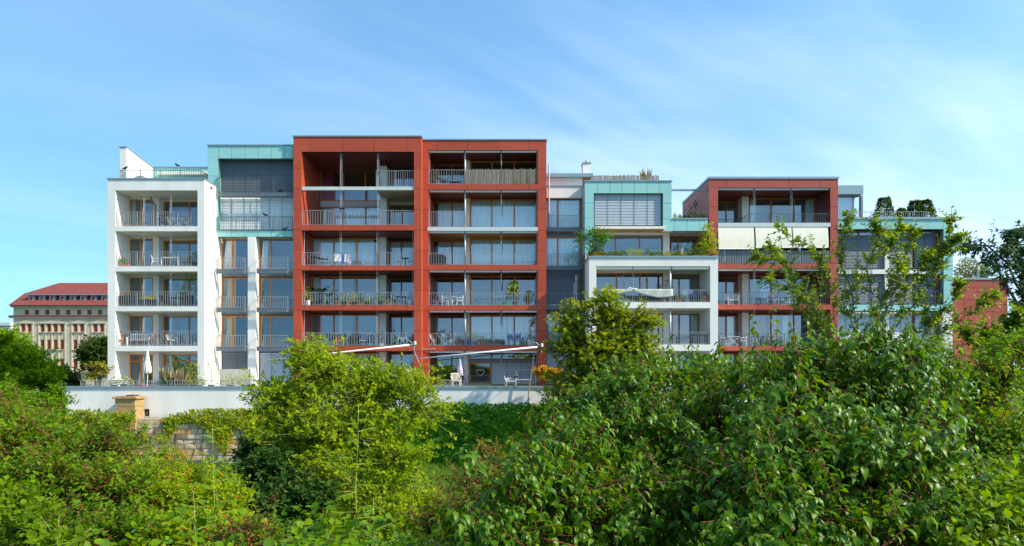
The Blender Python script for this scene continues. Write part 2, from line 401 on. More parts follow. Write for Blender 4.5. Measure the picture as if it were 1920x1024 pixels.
def railing(root, Y, x0, x1, z0, z1, m=None, sp=.165, ret=None, name='railing'):
    m = m or M['rail']
    t = MB(); t.box(x0, x1, Y - .025, Y + .025, z1 - .03, z1); t.box(x0, x1, Y - .012, Y + .012, z0 + .04, z0 + .065)
    n = max(1, round((x1 - x0) / 1.6))
    for i in range(n + 1):
        x = x0 + .015 + (x1 - x0 - .03) * i / n
        t.box(x - .014, x + .014, Y - .02, Y + .02, z0, z1 - .03)
    b = MB(); k = int((x1 - x0) / sp)
    for i in range(1, k):
        x = x0 + (x1 - x0) * i / k
        b.box(x - .011, x + .011, Y - .008, Y + .008, z0 + .05, z1 - .03)
    if ret:
        for xr in ret[0]:
            t.box(xr - .02, xr + .02, Y + .03, Y + ret[1], z1 - .033, z1 - .003); t.box(xr - .01, xr + .01, Y + .03, Y + ret[1], z0 + .043, z0 + .062)
            q = int(ret[1] / sp)
            for i in range(1, q + 1):
                y = Y + ret[1] * i / q
                b.box(xr - .008, xr + .008, y - .011, y + .011, z0 + .05, z1 - .03)
    r = t.build(name, m, root)
    b.build('balusters', m, r, kind='stuff')
    return r

def apron(root, Y, x0, x1, z0, z1):
    b = MB(); b.box(x0, x1, Y, Y + .12, z0, z1)
    n = int((x1 - x0) / .16)
    for i in range(n):
        x = x0 + (x1 - x0) * (i + .5) / n
        b.box(x - .04, x + .04, Y - .03, Y - .001, z0 + .02, z1 - .03)
    b.box(x0 - .02, x1 + .02, Y - .035, Y + .125, z1, z1 + .03)
    return b.build('balcony_apron', M['apron'], root)

def clad(root, m, jm, x0, x1, z0, z1, Y, jx=(), jz=(), depth=.35, g=.012):
    """boards with open joints in front of a dark carrier"""
    pbox(root, 'carrier', jm, x0 + .004, x1 - .004, Y + .03, Y + depth, z0 + .004, z1 - .004)
    xs = [x0] + sorted(j for j in jx if x0 + .08 < j < x1 - .08) + [x1]
    zs = [z0] + sorted(j for j in jz if z0 + .08 < j < z1 - .08) + [z1]
    for i in range(len(xs) - 1):
        for j in range(len(zs) - 1):
            pbox(root, 'panel', m, xs[i] + (g if i else 0), xs[i+1] - (g if i < len(xs) - 2 else 0), Y, Y + .03,
                 zs[j] + (g if j else 0), zs[j+1] - (g if j < len(zs) - 2 else 0))

def side_clad(root, m, x0, x1, y0, y1, z0, z1, jz=(), jy=(), g=.012):
    zs = [z0] + sorted(j for j in jz if z0 + .08 < j < z1 - .08) + [z1]
    ys = [y0] + sorted(jy) + [y1]
    for i in range(len(ys) - 1):
        for j in range(len(zs) - 1):
            pbox(root, 'panel', m, x0, x1, ys[i] + (g if i else 0), ys[i+1] - (g if i < len(ys)-2 else 0), zs[j] + (g if j else 0), zs[j+1] - (g if j < len(zs) - 2 else 0))

def cassettes(root, Y, xs, z, m=None, h=.16):
    for a, b in zip(xs[:-1], xs[1:]):
        pbox(root, 'awning_case', m or M['slab_grey'], a + .05, b - .05, Y + .1, Y + .26, z - h - .01, z - .01)

def cable(root, x, Y, z0, z1, r=.012, m=None, name='cable'):
    MB().tube([(x, Y, z0), (x, Y, z1)], r, 6).build(name, m or M['steel'], root)

def shell(root, x0, x1, y0, y1, z0, z1, m, t=.25):
    """outer walls and roof behind the facade, closed so that rooms are dark"""
    b = MB(); b.box(x0, x1, y1 - t, y1, z0, z1); b.box(x0, x0 + t, y0, y1 - t, z0, z1); b.box(x1 - t, x1, y0, y1 - t, z0, z1)
    b.build('wall', m, root)
    pbox(root, 'roof', M['floor'], x0 + .01, x1 - .01, y0 - .0, y1 - .01, z1 - .26, z1 - .01)
# ------------------------------------------------------------------ ground and terrace
T0 = 4.85                                          # level of the ground-floor terrace
def ground_z(x, y):
    if y > 45.55: return 2.9 if y < 85 else max(0.0, 2.9 - (y - 85) * .1)
    e = max(0.0, min(1.0, (22 - y) / 16)); e = e * e * (3 - 2 * e)
    return 3.9 * e + .12 * math.sin(x * .7) * math.sin(y * .5) * (1 if y < 44 else 0)
gx = [-3000, -800, -300, -120] + list(range(-70, 71, 2)) + [120, 300, 800, 3000]
gy = [-600, -150, -60, -20] + list(np.arange(-6, 45.6, 1.5)) + [45.5, 45.6, 50, 60, 84, 100, 120, 200, 400, 1000, 3500]
gv = [(x, y, ground_z(x, y)) for y in gy for x in gx]
nx = len(gx)
gf = [(j*nx+i, j*nx+i+1, (j+1)*nx+i+1, (j+1)*nx+i) for j in range(len(gy)-1) for i in range(nx-1)]
gm = mat('ground', (.030, .045, .010), .95, .35, .6, .1, bump=.4, bscale=6, color2=(.05, .085, .014))
g_ = MB(); g_.v = gv; g_.f = gf
tag(g_.build('ground', gm, None), kind='structure')

FLOORS = {}
def Z(py, Y): return wz(py, Y)

def loggia(root, Y, x0, x1, zf, zc, bays, side_m, ceil_m, wall_m, fm=None, lintel=.16, slab_m=None, right_wall=True, floor_m=None):
    """one storey of a loggia: floor slab, ceiling, windows at their own depth"""
    dmax = max(b[2] for b in bays)
    pbox(root, 'bounce_floor', M['floor_bounce'], x0 + .03, x1 - .03, Y + .2, Y + min(b[2] for b in bays) - .01, zf + .001, zf + .012)  # pale floor sheet added to bounce light up into the loggia
    pbox(root, 'ceiling', ceil_m, x0 + .004, x1 - .004, Y + .36, Y + dmax + .05, zc - .03, zc - .004)
    for (pa, pb, d, mulls, cur, opt) in bays:
        Yw = Y + d
        xa, xb = wx(pa, Yw), wx(pb, Yw)
        ms = [wx(p, Yw) for p in mulls]
        cs = [(wx(a, Yw + .3), wx(b, Yw + .3), M[c]) for a, b, c in cur]
        tr = opt.get('transom'); tr = wz(tr, Yw) if tr else None
        window(root, Yw, xa, xb, zf + .03, zc - lintel - .03, ms, opt.get('fm', fm), tr, opt.get('glass'), curtains=cs)
        pbox(root, 'lintel', opt.get('lm', wall_m), xa, xb, Yw + .002, Yw + .2, zc - lintel - .03, zc - .032)

# ------------------------------------------------------------------ white block on the left
def frame_white(root, Y, outer, inner_x, openings, depth=.36):
    """white rendered frame: outer (px x0,x1,ytop,ybottom), openings as (ytop,ybottom)"""
    x0, x1, yt, yb = outer
    b = MB()
    X0, X1 = wx(x0, Y), wx(x1, Y); i0, i1 = wx(inner_x[0], Y), wx(inner_x[1], Y)
    b.box(X0, i0, Y, Y + depth, wz(yb, Y), wz(yt, Y))
    b.box(i1, X1, Y, Y + depth, wz(yb, Y), wz(yt, Y))
    prev = yt
    for (a, c) in openings:
        b.box(i0, i1, Y, Y + depth, wz(a, Y), wz(prev, Y)); prev = c
    if prev < yb - 1: b.box(i0, i1, Y, Y + depth, wz(yb, Y), wz(prev, Y))
    return b.build('facade_frame', M['white'], root)

def slab(root, x0, x1, y0, y1, z0, z1, m=None):
    pbox(root, 'floor_slab', m or M['white_in'], x0, x1, y0, y1, z0, z1)

def side_walls(root, xl, xr, y0, y1, z0, z1, m, back=True):
    """xl, xr: (outer, inner) x of the left and right walls"""
    b = MB()
    b.box(min(xl), max(xl), y0, y1, z0, z1); b.box(min(xr), max(xr), y0, y1, z0, z1)
    if back: b.box(min(xl) , max(xr), y1, y1 + .25, z0, z1)
    b.build('wall', m, root)

WY = 50.0
W = thing('white_apartment_block', 'white rendered apartment block of five open loggias, at the left end of the row', 'building', (wx(292, WY), WY, T0))
w_open = [(357, 424.5), (433.5, 499.5), (509, 574.5), (583.5, 648.5), (658.5, 725)]
frame_white(W, WY, (202, 383.5, 336.5, 725), (216.3, 370.4), w_open)
wz_roof = wz(336.5, WY)
side_walls(W, (wx(202, WY), wx(216.3, WY)), (wx(370.4, WY), wx(383.5, WY)), WY + .36, WY + 10, T0, wz_roof, M['white'])
pbox(W, 'roof', M['floor'], wx(216.3, WY), wx(370.4, WY), WY + .36, WY + 10, wz_roof - .3, wz_roof - .01)
def cap(root, x0, x1, y0, y1, z, h=.09):
    pbox(root, 'roof_edge', M['cap'], x0 - .05, x1 + .05, y0 - .06, y1, z + .003, z + h)
cap(W, wx(202, WY), wx(383.5, WY), WY, WY + 10.2, wz_roof)
i0, i1 = wx(216.3, WY), wx(370.4, WY)
for k, (a, c) in enumerate(w_open):
    zf, zc = wz(c, WY), wz(a, WY)
    if k == 4: zf = T0
    nxt = w_open[k + 1][0] if k < 4 else None
    if nxt: slab(W, i0, i1, WY + .36, WY + 10, wz(nxt, WY) + .002, zf)
    cur = [] if k in (1, 2, 4) else [(244, 256, 'curtain')]
    if k == 3: cur = []
    if k == 4: cur = [(308, 322, 'curtain')]
    opt = {} if k < 4 else {'transom': 678, 'glass': M['glass']}
    loggia(W, WY, i0, i1, zf, zc, [
        (243.6, 287, 1.9, [264.4], [c_ for c_ in cur if c_[0] < 300], dict(opt, lm=M['white_in'])),
        (306.8, 399, 2.6, [354.5], [c_ for c_ in cur if c_[0] > 300], dict(opt, lm=M['white_in']))],
        M['white'], M['white_in'], M['white'])
    pbox(W, 'pier', M['white'], wx(287, WY + 1.9), wx(298, WY + 1.9), WY + 1.88, WY + 3, zf + .004, zc - .034)
    for px in (267.5, 318):
        for s in (-.045, .045): cable(W, wx(px, WY) + s, WY + .2, zf, zc, .009)
    if k < 4: railing(W, WY + .12, i0 + .02, i1 - .02, zf + .02, zf + 1.08)
# rain pipe on the top loggia
MB().tube([P(282, 369, WY + 1.5), P(285, 377, WY + 1.6), P(291, 385, WY + 1.75), P(291.5, 425, WY + 1.75)], .06, 8).build('drainpipe', M['apron'], W)
MB().box(wx(392, 50.9), wx(399, 51.2), 50.9, 51.2, wz(353.5, 51), wz(350, 51)).build('wall_lamp', M['apron'], W)
# roof terrace: wedge-shaped end wall, low teal wall behind, railing
wedge = MB()
xa, xb = wx(225, 51.6), wx(237, 51.6)
zt, zb = wz(276.5, 51.6), wz_roof
y0, y1 = 51.6, 55.4
wedge.v = [(xa, y0, zb), (xb, y0, zb), (xb, y1, zb), (xa, y1, zb), (xa, y0, zt), (xb, y0, zt), (xb, y1, wz(315, y1)), (xa, y1, wz(315, y1))]
wedge.f = [(0, 3, 2, 1), (4, 5, 6, 7), (0, 1, 5, 4), (1, 2, 6, 5), (2, 3, 7, 6), (3, 0, 4, 7)]
wedge.build('end_wall', M['white'], W)
wc = MB()
wc.v = [(x + dx_, y, z + dz_) for dz_ in (.004, .07) for (x, y, z, dx_) in ((xa, y0 - .05, zt, -.05), (xb, y0 - .05, zt, .05), (xb, y1, wz(315, y1), .05), (xa, y1, wz(315, y1), -.05))]
wc.f = [(0, 3, 2, 1), (4, 5, 6, 7), (0, 1, 5, 4), (1, 2, 6, 5), (2, 3, 7, 6), (3, 0, 4, 7)]
wc.build('roof_edge', M['cap'], W)
clad(W, M['teal'], M['teal_joint'], xb + .01, wx(392, 55.6), wz_roof, wz(315.5, 55.6), 55.5, jx=[wx(p, 55.5) for p in (300, 325, 350, 375)], jz=[wz(332, 55.5)])
cap(W, xb, wx(392, 55.6), 55.5, 55.9, wz(315.5, 55.6))
pbox(W, 'awning_case', M['cream'], wx(297, 55.3), wx(388, 55.3), 55.15, 55.45, wz(328, 55.3), wz(323, 55.3))
railing(W, 50.9, wx(225, 50.9), wx(376, 50.9), wz_roof + .09, wz(319, 50.9), M['rail_dk'], ret=([wx(225, 50.9) + .02, wx(376, 50.9) - .02], 3.0))

# ------------------------------------------------------------------ teal and white block
TY = 52.0
Tq = thing('teal_topped_block', 'white block with a turquoise two-storey top and slatted blinds, left of the tall red block', 'building', (wx(470, TY), TY, T0))
tx0, tx1 = wx(390, TY), wx(549.5, TY)
zt = wz(273.5, TY)
o0 = wx(408.5, TY)
zo1, zo0, zb = wz(297, TY), wz(433, TY), wz(444, TY)
jx = [wx(p, TY) for p in (410, 434, 459, 484, 509, 534)]
clad(Tq, M['teal'], M['teal_joint'], tx0, tx1, zo1, zt, TY, jx, depth=.5)
clad(Tq, M['teal'], M['teal_joint'], tx0, o0, zb, zo1, TY, [], [wz(p, TY) for p in (330, 365, 400)], depth=.5)
clad(Tq, M['teal'], M['teal_joint'], o0, tx1, zb, zo0, TY, [wx(p, TY) for p in (434, 459, 484, 509, 534)], depth=.5)
cap(Tq, tx0, tx1, TY, TY + 9, zt)
b = MB(); b.box(tx0, tx0 + .3, TY + .5, TY + 9, zb, zt); b.box(tx0, tx1, TY + 9, TY + 9.25, T0, zt)
b.build('wall', M['white'], Tq)
side_clad(Tq, M['teal'], tx0 - .03, tx0 - .002, TY + .03, TY + 9, wz_roof, zt, [wz(300, TY)], [TY + 3, TY + 6])
pbox(Tq, 'roof', M['floor'], tx0 + .3, tx1, TY + .5, TY + 9, zt - .3, zt - .01)
pbox(Tq, 'reveal', M['teal'], o0 - .02, o0 - .001, TY + .5, TY + .62, zo0, zo1)
Yg = TY + .62
zmid = wz(365, TY)
slab(Tq, tx0 + .3, tx1, TY + .75, TY + 9, zmid - .3, zmid)
slab(Tq, tx0 + .3, tx1, TY + .75, TY + 9, zb, zo0 - .02)
window(Tq, Yg, o0 - .0, tx1, zmid, zo1 - .0, [wx(439.5, Yg), wx(510, Yg)], M['wood_dk'])
blind(Tq, Yg - .07, wx(414, Yg) + .1, tx1 - .02, wz(360, Yg), wz(299, Yg), M['blind_dk'])
window(Tq, Yg, o0 - .0, tx1, zo0, zmid - .3, [wx(439.5, Yg), wx(510, Yg)], M['wood_dk'])
blind(Tq, Yg - .07, wx(410, Yg) + .02, tx1 - .02, wz(432.6, Yg), wz(371, Yg), M['blind_lt'])
apron(Tq, TY - .1, o0 + .05, tx1, wz(369, TY), wz(362, TY))
railing(Tq, TY - .06, o0 - .03, tx1, wz(361, TY), wz(333.5, TY), M['rail_dk'], ret=([o0 - .02], .45))
railing(Tq, TY - .06, o0 - .03, tx1, wz(433, TY) + .02, wz(406.5, TY), M['rail_dk'], ret=([o0 - .02], .45))
# white lower storeys with two columns of tall windows
Yw = TY + .8
xl = wx(383.5, WY) + .005
pbox(Tq, 'wall', M['white'], xl, wx(408, TY), TY, Yw + .2, T0, zb - .003)
pbox(Tq, 'pier', M['white'], wx(464.5, TY), wx(479.5, TY), TY, Yw + .2, T0, zb - .003)
rows = [(444, 516), (519 - 1, 588), (590, 660), (661, 725)]
colw = [(wx(408, TY) + .0, wx(464.5, TY) - .0, [wx(435.8, Yw)], 'a'), (wx(479.5, TY), tx1, [wx(508, Yw)], 'b')]
for k, (yt_, yb_) in enumerate(rows):
    z1, z0 = wz(yt_, TY) - .02, wz(yb_ - 9 if k < 3 else yb_, TY)
    zs = wz(yb_, TY)
    if k == 3: z0 = zs = T0
    slab(Tq, xl, tx1, Yw + .2, TY + 9, zs - .02, z0 if k < 3 else T0 + .05)
    for (xa, xb, ms, w) in colw:
        cu = [] if w == 'b' else ([(xa + .15, ms[0] - .1, M['curtain'])] if k < 3 else [])
        if w == 'b' and k < 1: cu = [(xa + .15, xa + .6, M['curtain'])]
        window(Tq, Yw, xa, xb, z0, z1, ms, M['wood'], curtains=cu, glass=M['glass'] if k == 0 else M['glass_dk'])
        if k < 3:
            pbox(Tq, 'sill_panel', M['apron'], xa, xb, Yw + .0, Yw + .15, zs, z0 - .003)
            ax0 = wx(405.5, TY - .45) if w == 'a' else wx(481, TY - .45)
            ax1 = wx(463.8, TY) if w == 'a' else tx1 - .25
            apron(Tq, TY - .45, ax0, ax1, wz(yb_ - 1.5, TY), wz(yb_ - 9, TY))
            railing(Tq, TY - .40, ax0, ax1, wz(yb_ - 9, TY) + .03, wz(yb_ - 31, TY), ret=([ax0 + .02], .5))
    if k == 3:
        blind(Tq, Yw - .1, colw[0][0] + .03, colw[0][1] - .03, wz(695, Yw), wz(661.5, Yw), M['blind_dk'])
        blind(Tq, Yw - .1, colw[1][0] + .03, colw[1][1] - .03, wz(722, Yw), wz(662, Yw), M['blind'])

# ------------------------------------------------------------------ tall red block (left of the two)
AY = 51.7
A = thing('red_apartment_block', 'tallest red-clad apartment block with a two-storey open loggia at the top', 'building', (wx(670, AY), AY, T0))
ax0, ax1 = wx(550, AY), wx(790, AY); ai0, ai1 = wx(565.6, AY), wx(776.3, AY)
azt = wz(256.5, AY)
a_beams = [(256.5, 284.5), (422, 432), (497.8, 506.8), (572.5, 582), (648.7, 658)]
a_jx = [wx(p, AY) for p in (581.4, 642.3, 702, 762.4)]
a_jz = [wz(p, AY) for p in (284.5, 315.5, 353.5, 392.5, 431, 469, 506.5, 544.5, 582.5, 620.5, 658, 692)]
for k, (t_, b_) in enumerate(a_beams):
    clad(A, M['red'], M['joint'], ai0 if k else ax0, ai1 if k else ax1, wz(b_, AY), wz(t_, AY), AY, a_jx)
clad(A, M['red'], M['joint'], ax0, ai0, T0, wz(284.5, AY), AY, [], a_jz)
clad(A, M['red'], M['joint'], ai1, ax1, T0, wz(284.5, AY), AY, [], a_jz)
cap(A, ax0, ax1, AY, AY + 10, azt)
side_walls(A, (ax0 + .03, ai0 - .03), (ai1 + .03, ax1 - .03), AY + .36, AY + 10, T0, azt, M['room'])
pbox(A, 'roof', M['floor'], ai0 - .03, ai1 + .03, AY + .36, AY + 10, azt - .3, azt - .01)
# boards on the inner faces of the side walls and on the outer faces that stand free
side_clad(A, M['red'], ai0 - .028, ai0, AY + .03, AY + 5.05, wz(422, AY), wz(284.5, AY), a_jz, [AY + 1.7, AY + 3.4])
side_clad(A, M['red'], ai0 - .028, ai0, AY + .03, AY + 2.6, T0, wz(432, AY), a_jz, [AY + 1.3])
side_clad(A, M['red'], ai1, ai1 + .028, AY + .03, AY + 3.8, T0, wz(284.5, AY), a_jz, [AY + 1.9])
side_clad(A, M['red'], ax1 - .028, ax1, AY + .03, AY + 10, T0, azt, a_jz, [AY + 1.2, AY + 4, AY + 7])
side_clad(A, M['red'], ax0, ax0 + .028, AY + .03, AY + 10, wz(272, AY), azt, [], [AY + 4, AY + 7])
D = 2.5
zf, zc = wz(422, AY), wz(284.5, AY)
for k in range(1, 5):
    t_, b_ = a_beams[k]
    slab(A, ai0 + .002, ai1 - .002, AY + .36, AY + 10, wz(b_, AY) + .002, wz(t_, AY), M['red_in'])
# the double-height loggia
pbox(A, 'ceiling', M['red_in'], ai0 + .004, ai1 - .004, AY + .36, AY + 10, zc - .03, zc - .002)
Yb = AY + 5
xc0, xc1 = wx(601, Yb), wx(712, AY + D)
zm0, zm1 = wz(387.5, Yb), wz(377.5, Yb)
xe = xc1 + .55
window(A, Yb, xc0, xe, zm1, wz(319.5, Yb), [wx(644, Yb), wx(685, Yb)], M['wood'], curtains=[(xc0 + .25, xc0 + 1.0, M['curtain_pk'])])
pbox(A, 'lintel', M['red_in'], xc0, xe, Yb, Yb + .3, wz(319.5, Yb) + .003, zc - .035)
pbox(A, 'gallery_edge', M['slab_grey'], xc0, xe, Yb - .02, Yb + 4.9, zm0 + .003, zm1 - .003)
window(A, Yb, xc0, xe, zf + .03, zm0, [wx(644, Yb), wx(685, Yb)], M['wood'], curtains=[(xc0 + .2, xe - .2, M['curtain'])])
Yr = AY + D + 1.2
xr0 = wx(729, Yr)
gz0, gz1 = wz(356, AY), wz(349.7, AY)
xg = wx(704.5, AY)
pbox(A, 'gallery_beam', M['slab_grey'], ai0 + .003, xg - .002, AY + .05, AY + .3, gz0, gz1)
pbox(A, 'gallery_slab', M['slab_grey'], xg, ai1 - .003, AY + .05, Yr + 3, gz0, gz1)
window(A, Yr, xr0, ai1 - .003, gz1 + .003, wz(308, Yr), [wx(756, Yr)], M['wood_dk'])
pbox(A, 'lintel', M['red_in'], xr0, ai1 - .003, Yr, Yr + .2, wz(308, Yr) + .003, zc - .035)
window(A, Yr, xr0, ai1 - .003, zf + .03, gz0 - .25, [wx(754, Yr)], M['wood_dk'])
pbox(A, 'lintel', M['white_in'], xr0, ai1 - .003, Yr, Yr + .2, gz0 - .247, gz0 - .003)
pbox(A, 'column', M['white'], xc1, wx(725, AY + D), AY + D, Yr + .2, zf + .003, gz0 - .003)
pbox(A, 'column', M['white'], xc1, wx(725, AY + D), AY + D, Yr + .2, gz1 + .003, zc - .34)
pbox(A, 'lintel', M['red_in'], xc1 + .02, xr0 - .02, AY + D + .02, Yr, zc - .337, zc - .033)
railing(A, AY + .14, xg, ai1 - .01, gz1 + .01, wz(319, AY), ret=([xg + .02], 2.2))
railing(A, AY + .14, ai0 + .01, ai1 - .01, zf + .02, wz(393.6, AY), sp=.19)
for px in (638.5, 708): 
    for s in (-.05, .05): cable(A, wx(px, AY) + s, AY + .2, zf, zc, .012)
MB().tube([P(637.5, 284.5, AY + .3), P(637.5, 349, AY + .3)], .05, 8).build('sunshade_rail', M['joint'], A)
MB().tube([P(707.5, 284.5, AY + .3), P(707.5, 330, AY + .3)], .045, 8).build('sunshade_rail', M['joint'], A)
for k in range(1, 5):
    zf = wz(a_beams[k + 1][0], AY) if k < 4 else T0
    zc = wz(a_beams[k][1], AY)
    cur = {1: [(589, 702, 'curtain')], 2: [(589, 600, 'curtain')], 3: [], 4: [(640, 655, 'curtain'), (668, 690, 'curtain')]}[k]
    rc = [(732, 786, 'curtain')] if k == 1 else []
    loggia(A, AY, ai0, ai1, zf, zc, [
        (583, 711, D, [626, 669], cur, {'transom': 677} if k == 4 else {}),
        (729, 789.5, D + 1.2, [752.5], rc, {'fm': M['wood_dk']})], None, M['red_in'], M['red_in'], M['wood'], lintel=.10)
    pbox(A, 'column', M['white'], wx(711.3, AY + D), wx(724, AY + D), AY + D - .02, AY + D + 1.3, zf + .003, zc - .034)
    for px in (637.5, 706.5):
        for s in (-.05, .05): cable(A, wx(px, AY) + s, AY + .2, zf, zc, .012)
    cable(A, ai0 + .12, AY + .25, zf, zc, .02); cable(A, ai1 - .12, AY + .25, zf, zc, .02)
    if k < 4: railing(A, AY + .14, ai0 + .01, ai1 - .01, zf + .02, zf + .99, sp=.19)
    FLOORS['A%d' % k] = zf

# ------------------------------------------------------------------ second red block
BY = 52.55
Bk = thing('red_apartment_block', 'red-clad block with a willow screen on its top balcony, right of the tallest one', 'building', (wx(905, BY), BY, T0))
bx0, bx1 = wx(790, AY) + .01, wx(1024.5, BY); bi0, bi1 = wx(803.2, BY), wx(1008.3, BY)
bzt = wz(263, BY)
b_beams = [(263, 281.5), (345.5, 356), (496.6, 506.6), (572.5, 582), (648, 658)]
b_jx = [wx(p, BY) for p in (819.5, 876.7, 933.7, 990.7)]
b_jz = [wz(p, BY) for p in (281.5, 317, 354.8, 392.4, 431.7, 469.5, 506.6, 544.5, 582, 620, 658, 692)]
for k, (t_, b_) in enumerate(b_beams):
    clad(Bk, M['red'], M['joint'], bi0 if k else bx0, bi1 if k else bx1, wz(b_, BY), wz(t_, BY), BY, b_jx)
clad(Bk, M['red'], M['joint'], bx0, bi0, T0, wz(281.5, BY), BY, [], b_jz)
clad(Bk, M['red'], M['joint'], bi1, bx1, T0, wz(281.5, BY), BY, [], b_jz)
cap(Bk, bx0 + .05, bx1, BY, BY + 10, bzt)
side_walls(Bk, (bx0 + .03, bi0 - .03), (bi1 + .03, bx1 - .03), BY + .36, BY + 10, T0, bzt, M['room'])
side_clad(Bk, M['red'], bi0 - .028, bi0, BY + .03, BY + 3.3, T0, wz(281.5, BY), b_jz, [BY + 1.6])
side_clad(Bk, M['red'], bi1, bi1 + .028, BY + .03, BY + 2.5, T0, wz(281.5, BY), b_jz, [BY + 1.3])
side_clad(Bk, M['red'], bx1 - .028, bx1, BY + .03, BY + 10, T0, bzt, b_jz, [BY + 2, BY + 5])
pbox(Bk, 'roof', M['floor'], bi0 - .03, bi1 + .03, BY + .36, BY + 10, bzt - .3, bzt - .01)
for (t_, b_) in b_beams[1:]:
    slab(Bk, bi0 + .002, bi1 - .002, BY + .36, BY + 10, wz(b_, BY) + .002, wz(t_, BY), M['red_in'])
pbox(Bk, 'slab_edge', M['slab_grey'], wx(801.5, BY), wx(1008.3, BY) - .002, BY - .02, BY + 10, wz(433, BY), wz(426, BY))
b_fl = [(345.5, 281.5), (426, 356), (496.6, 433), (572.5, 506.6), (648, 582), (725, 658)]
for k, (f_, c_) in enumerate(b_fl):
    zf, zc = wz(f_, BY), wz(c_, BY)
    if k == 5: zf = T0
    FLOORS['B%d' % k] = zf
    cur = {0: [], 1: [(884, 1004, 'curtain')], 2: [(884, 1004, 'curtain')], 3: [], 4: [(884, 950, 'curtain'), (952, 1004, 'curtain')], 5: []}[k]
    lc = [(822, 872, 'curtain')] if k in (1, 2) else []
    cm = M['wood_ceiling'] if k == 2 else M['red_in']
    if k < 5:
        loggia(Bk, BY, bi0, bi1, zf, zc, [
            (811.5, 873, 3.2, [847.5], lc, {'fm': M['wood_dk']}),
            (881.5, 1006.5, 2.4, [922.3, 964.2], cur, {})], None, cm, M['wood_ceiling'] if k == 2 else M['red_in'], M['wood'], lintel=.12)
        pbox(Bk, 'column', M['white'], wx(873.2, BY + 2.4), wx(880.8, BY + 2.4), BY + 2.38, BY + 3.5, zf + .003, zc - .034)
    cassettes(Bk, BY, [bi0, wx(871, BY), wx(939.5, BY), bi1], zc, h=.13)
    MB().tube([(wx(871.5, BY), BY + .3, zf), (wx(871.5, BY), BY + .3, zc)], .07, 10).build('post', M['steel'], Bk, smooth=True)
    MB().tube([(wx(939.6, BY), BY + .3, zc), (wx(939.6, BY), BY + .3, zc - 1.05)], .05, 8).build('awning_arm', M['apron'], Bk)
    cable(Bk, wx(939.6, BY), BY + .3, zf, zc - 1.05, .008)
    for x in (bi0 + .07, bi1 - .07): cable(Bk, x, BY + .25, zf, zc, .015)
xm = wx(870.5, BY)
railing(Bk, BY + .14, bi0 + .01, xm, FLOORS['B0'] + .02, wz(317.5, BY), sp=.19)
sc = MB(); n = 190
for i in range(n):
    x = xm + .02 + (bi1 - .04 - xm) * (i + .5) / n; h = wz(317.3, BY) + random.uniform(-.05, .05)
    y = BY + .08 + random.uniform(-.015, .015)
    sc.tube([(x + random.uniform(-.01, .01), y, FLOORS['B0'] + .03), (x + random.uniform(-.015, .015), y, h)], random.uniform(.012, .019), 5)
sc.build('willow_screen', M['bamboo'], Bk, kind='stuff')
railing(Bk, BY + .06, bi0 + .01, xm, FLOORS['B1'] + .02, wz(397, BY), sp=.19, ret=([xm - .02], 2.0))
railing(Bk, BY + .14, bi0 + .01, bi1 - .01, FLOORS['B2'] + .02, wz(474, BY), sp=.19)
railing(Bk, BY + .14, bi0 + .01, bi1 - .01, FLOORS['B3'] + .02, wz(548.5, BY), sp=.19)
railing(Bk, BY + .14, bi0 + .01, bi1 - .01, FLOORS['B4'] + .02, wz(624.5, BY), sp=.19)
# ground floor of the second red block: dark garden room, heart door, blinds
zf, zc = T0, wz(658, BY)
Yg = BY + 2.4
pbox(Bk, 'ceiling', M['red_in'], bi0 + .004, bi1 - .004, BY + .36, BY + 3.3, zc - .03, zc - .004)
window(Bk, BY + 3.2, wx(811.5, BY + 3.2), wx(873, BY + 3.2), zf + .03, zc - .15, [wx(847, BY + 3.2)], M['wood_dk'], glass=M['glass_dk'])
pbox(Bk, 'column', M['white'], wx(873.2, Yg), wx(878, Yg), Yg - .02, BY + 3.5, zf + .003, zc - .034)
window(Bk, Yg, wx(878.5, Yg), wx(1006.5, Yg), wz(674.6, Yg) + .003, zc - .034, [wx(922, Yg), wx(964, Yg)], M['wood_dk'], glass=M['glass_dk'])
pbox(Bk, 'transom', M['apron'], wx(878.5, Yg), wx(1006.5, Yg), Yg - .05, Yg + .1, wz(679.5, Yg), wz(674.6, Yg))
window(Bk, Yg, wx(878.5, Yg), wx(920.5, Yg), zf + .03, wz(679.5, Yg) - .003, [], M['wood'], glass=M['glass_dk'], fw=.1)
window(Bk, Yg, wx(920.5, Yg) + .003, wx(1006.5, Yg), zf + .03, wz(679.5, Yg) - .003, [wx(964, Yg)], M['wood'])
blind(Bk, Yg - .08, wx(921, Yg), wx(1006, Yg), zf + .05, wz(680, Yg), M['blind'])
railing(Bk, Yg - .25, wx(880, Yg), wx(919.5, Yg), zf + .02, zf + .8, M['rail'])

# ------------------------------------------------------------------ narrow glazed part between the red and turquoise blocks
RY = 53.8
Rk = thing('glazed_link_block', 'recessed glazed link with curtained windows between red block and turquoise block', 'building', (wx(1060, RY), RY, T0))
rx0, rx1 = bx1 + .01, wx(1096.5, 52) - .01
rzt = wz(349.8, RY)
b = MB(); b.box(rx0, rx1, RY, RY + .3, wz(371, RY), rzt); b.box(rx0, rx1, RY + 8, RY + 8.25, T0, rzt)
b.build('wall', M['white'], Rk)
cap(Rk, rx0 + .05, rx1, RY, RY + 8, rzt)
pbox(Rk, 'roof', M['floor'], rx0, rx1, RY + .31, RY + 8, rzt - .3, rzt - .01)
railing(Rk, RY + .3, rx0, rx1 - .3, rzt + .1, wz(336.5, RY), M['rail'])
r_rows = [(372.5, 430, 'c'), (445, 501, 'c'), (513, 574.5, 'd'), (587, 646, 'c'), (661, 725, 'b')]
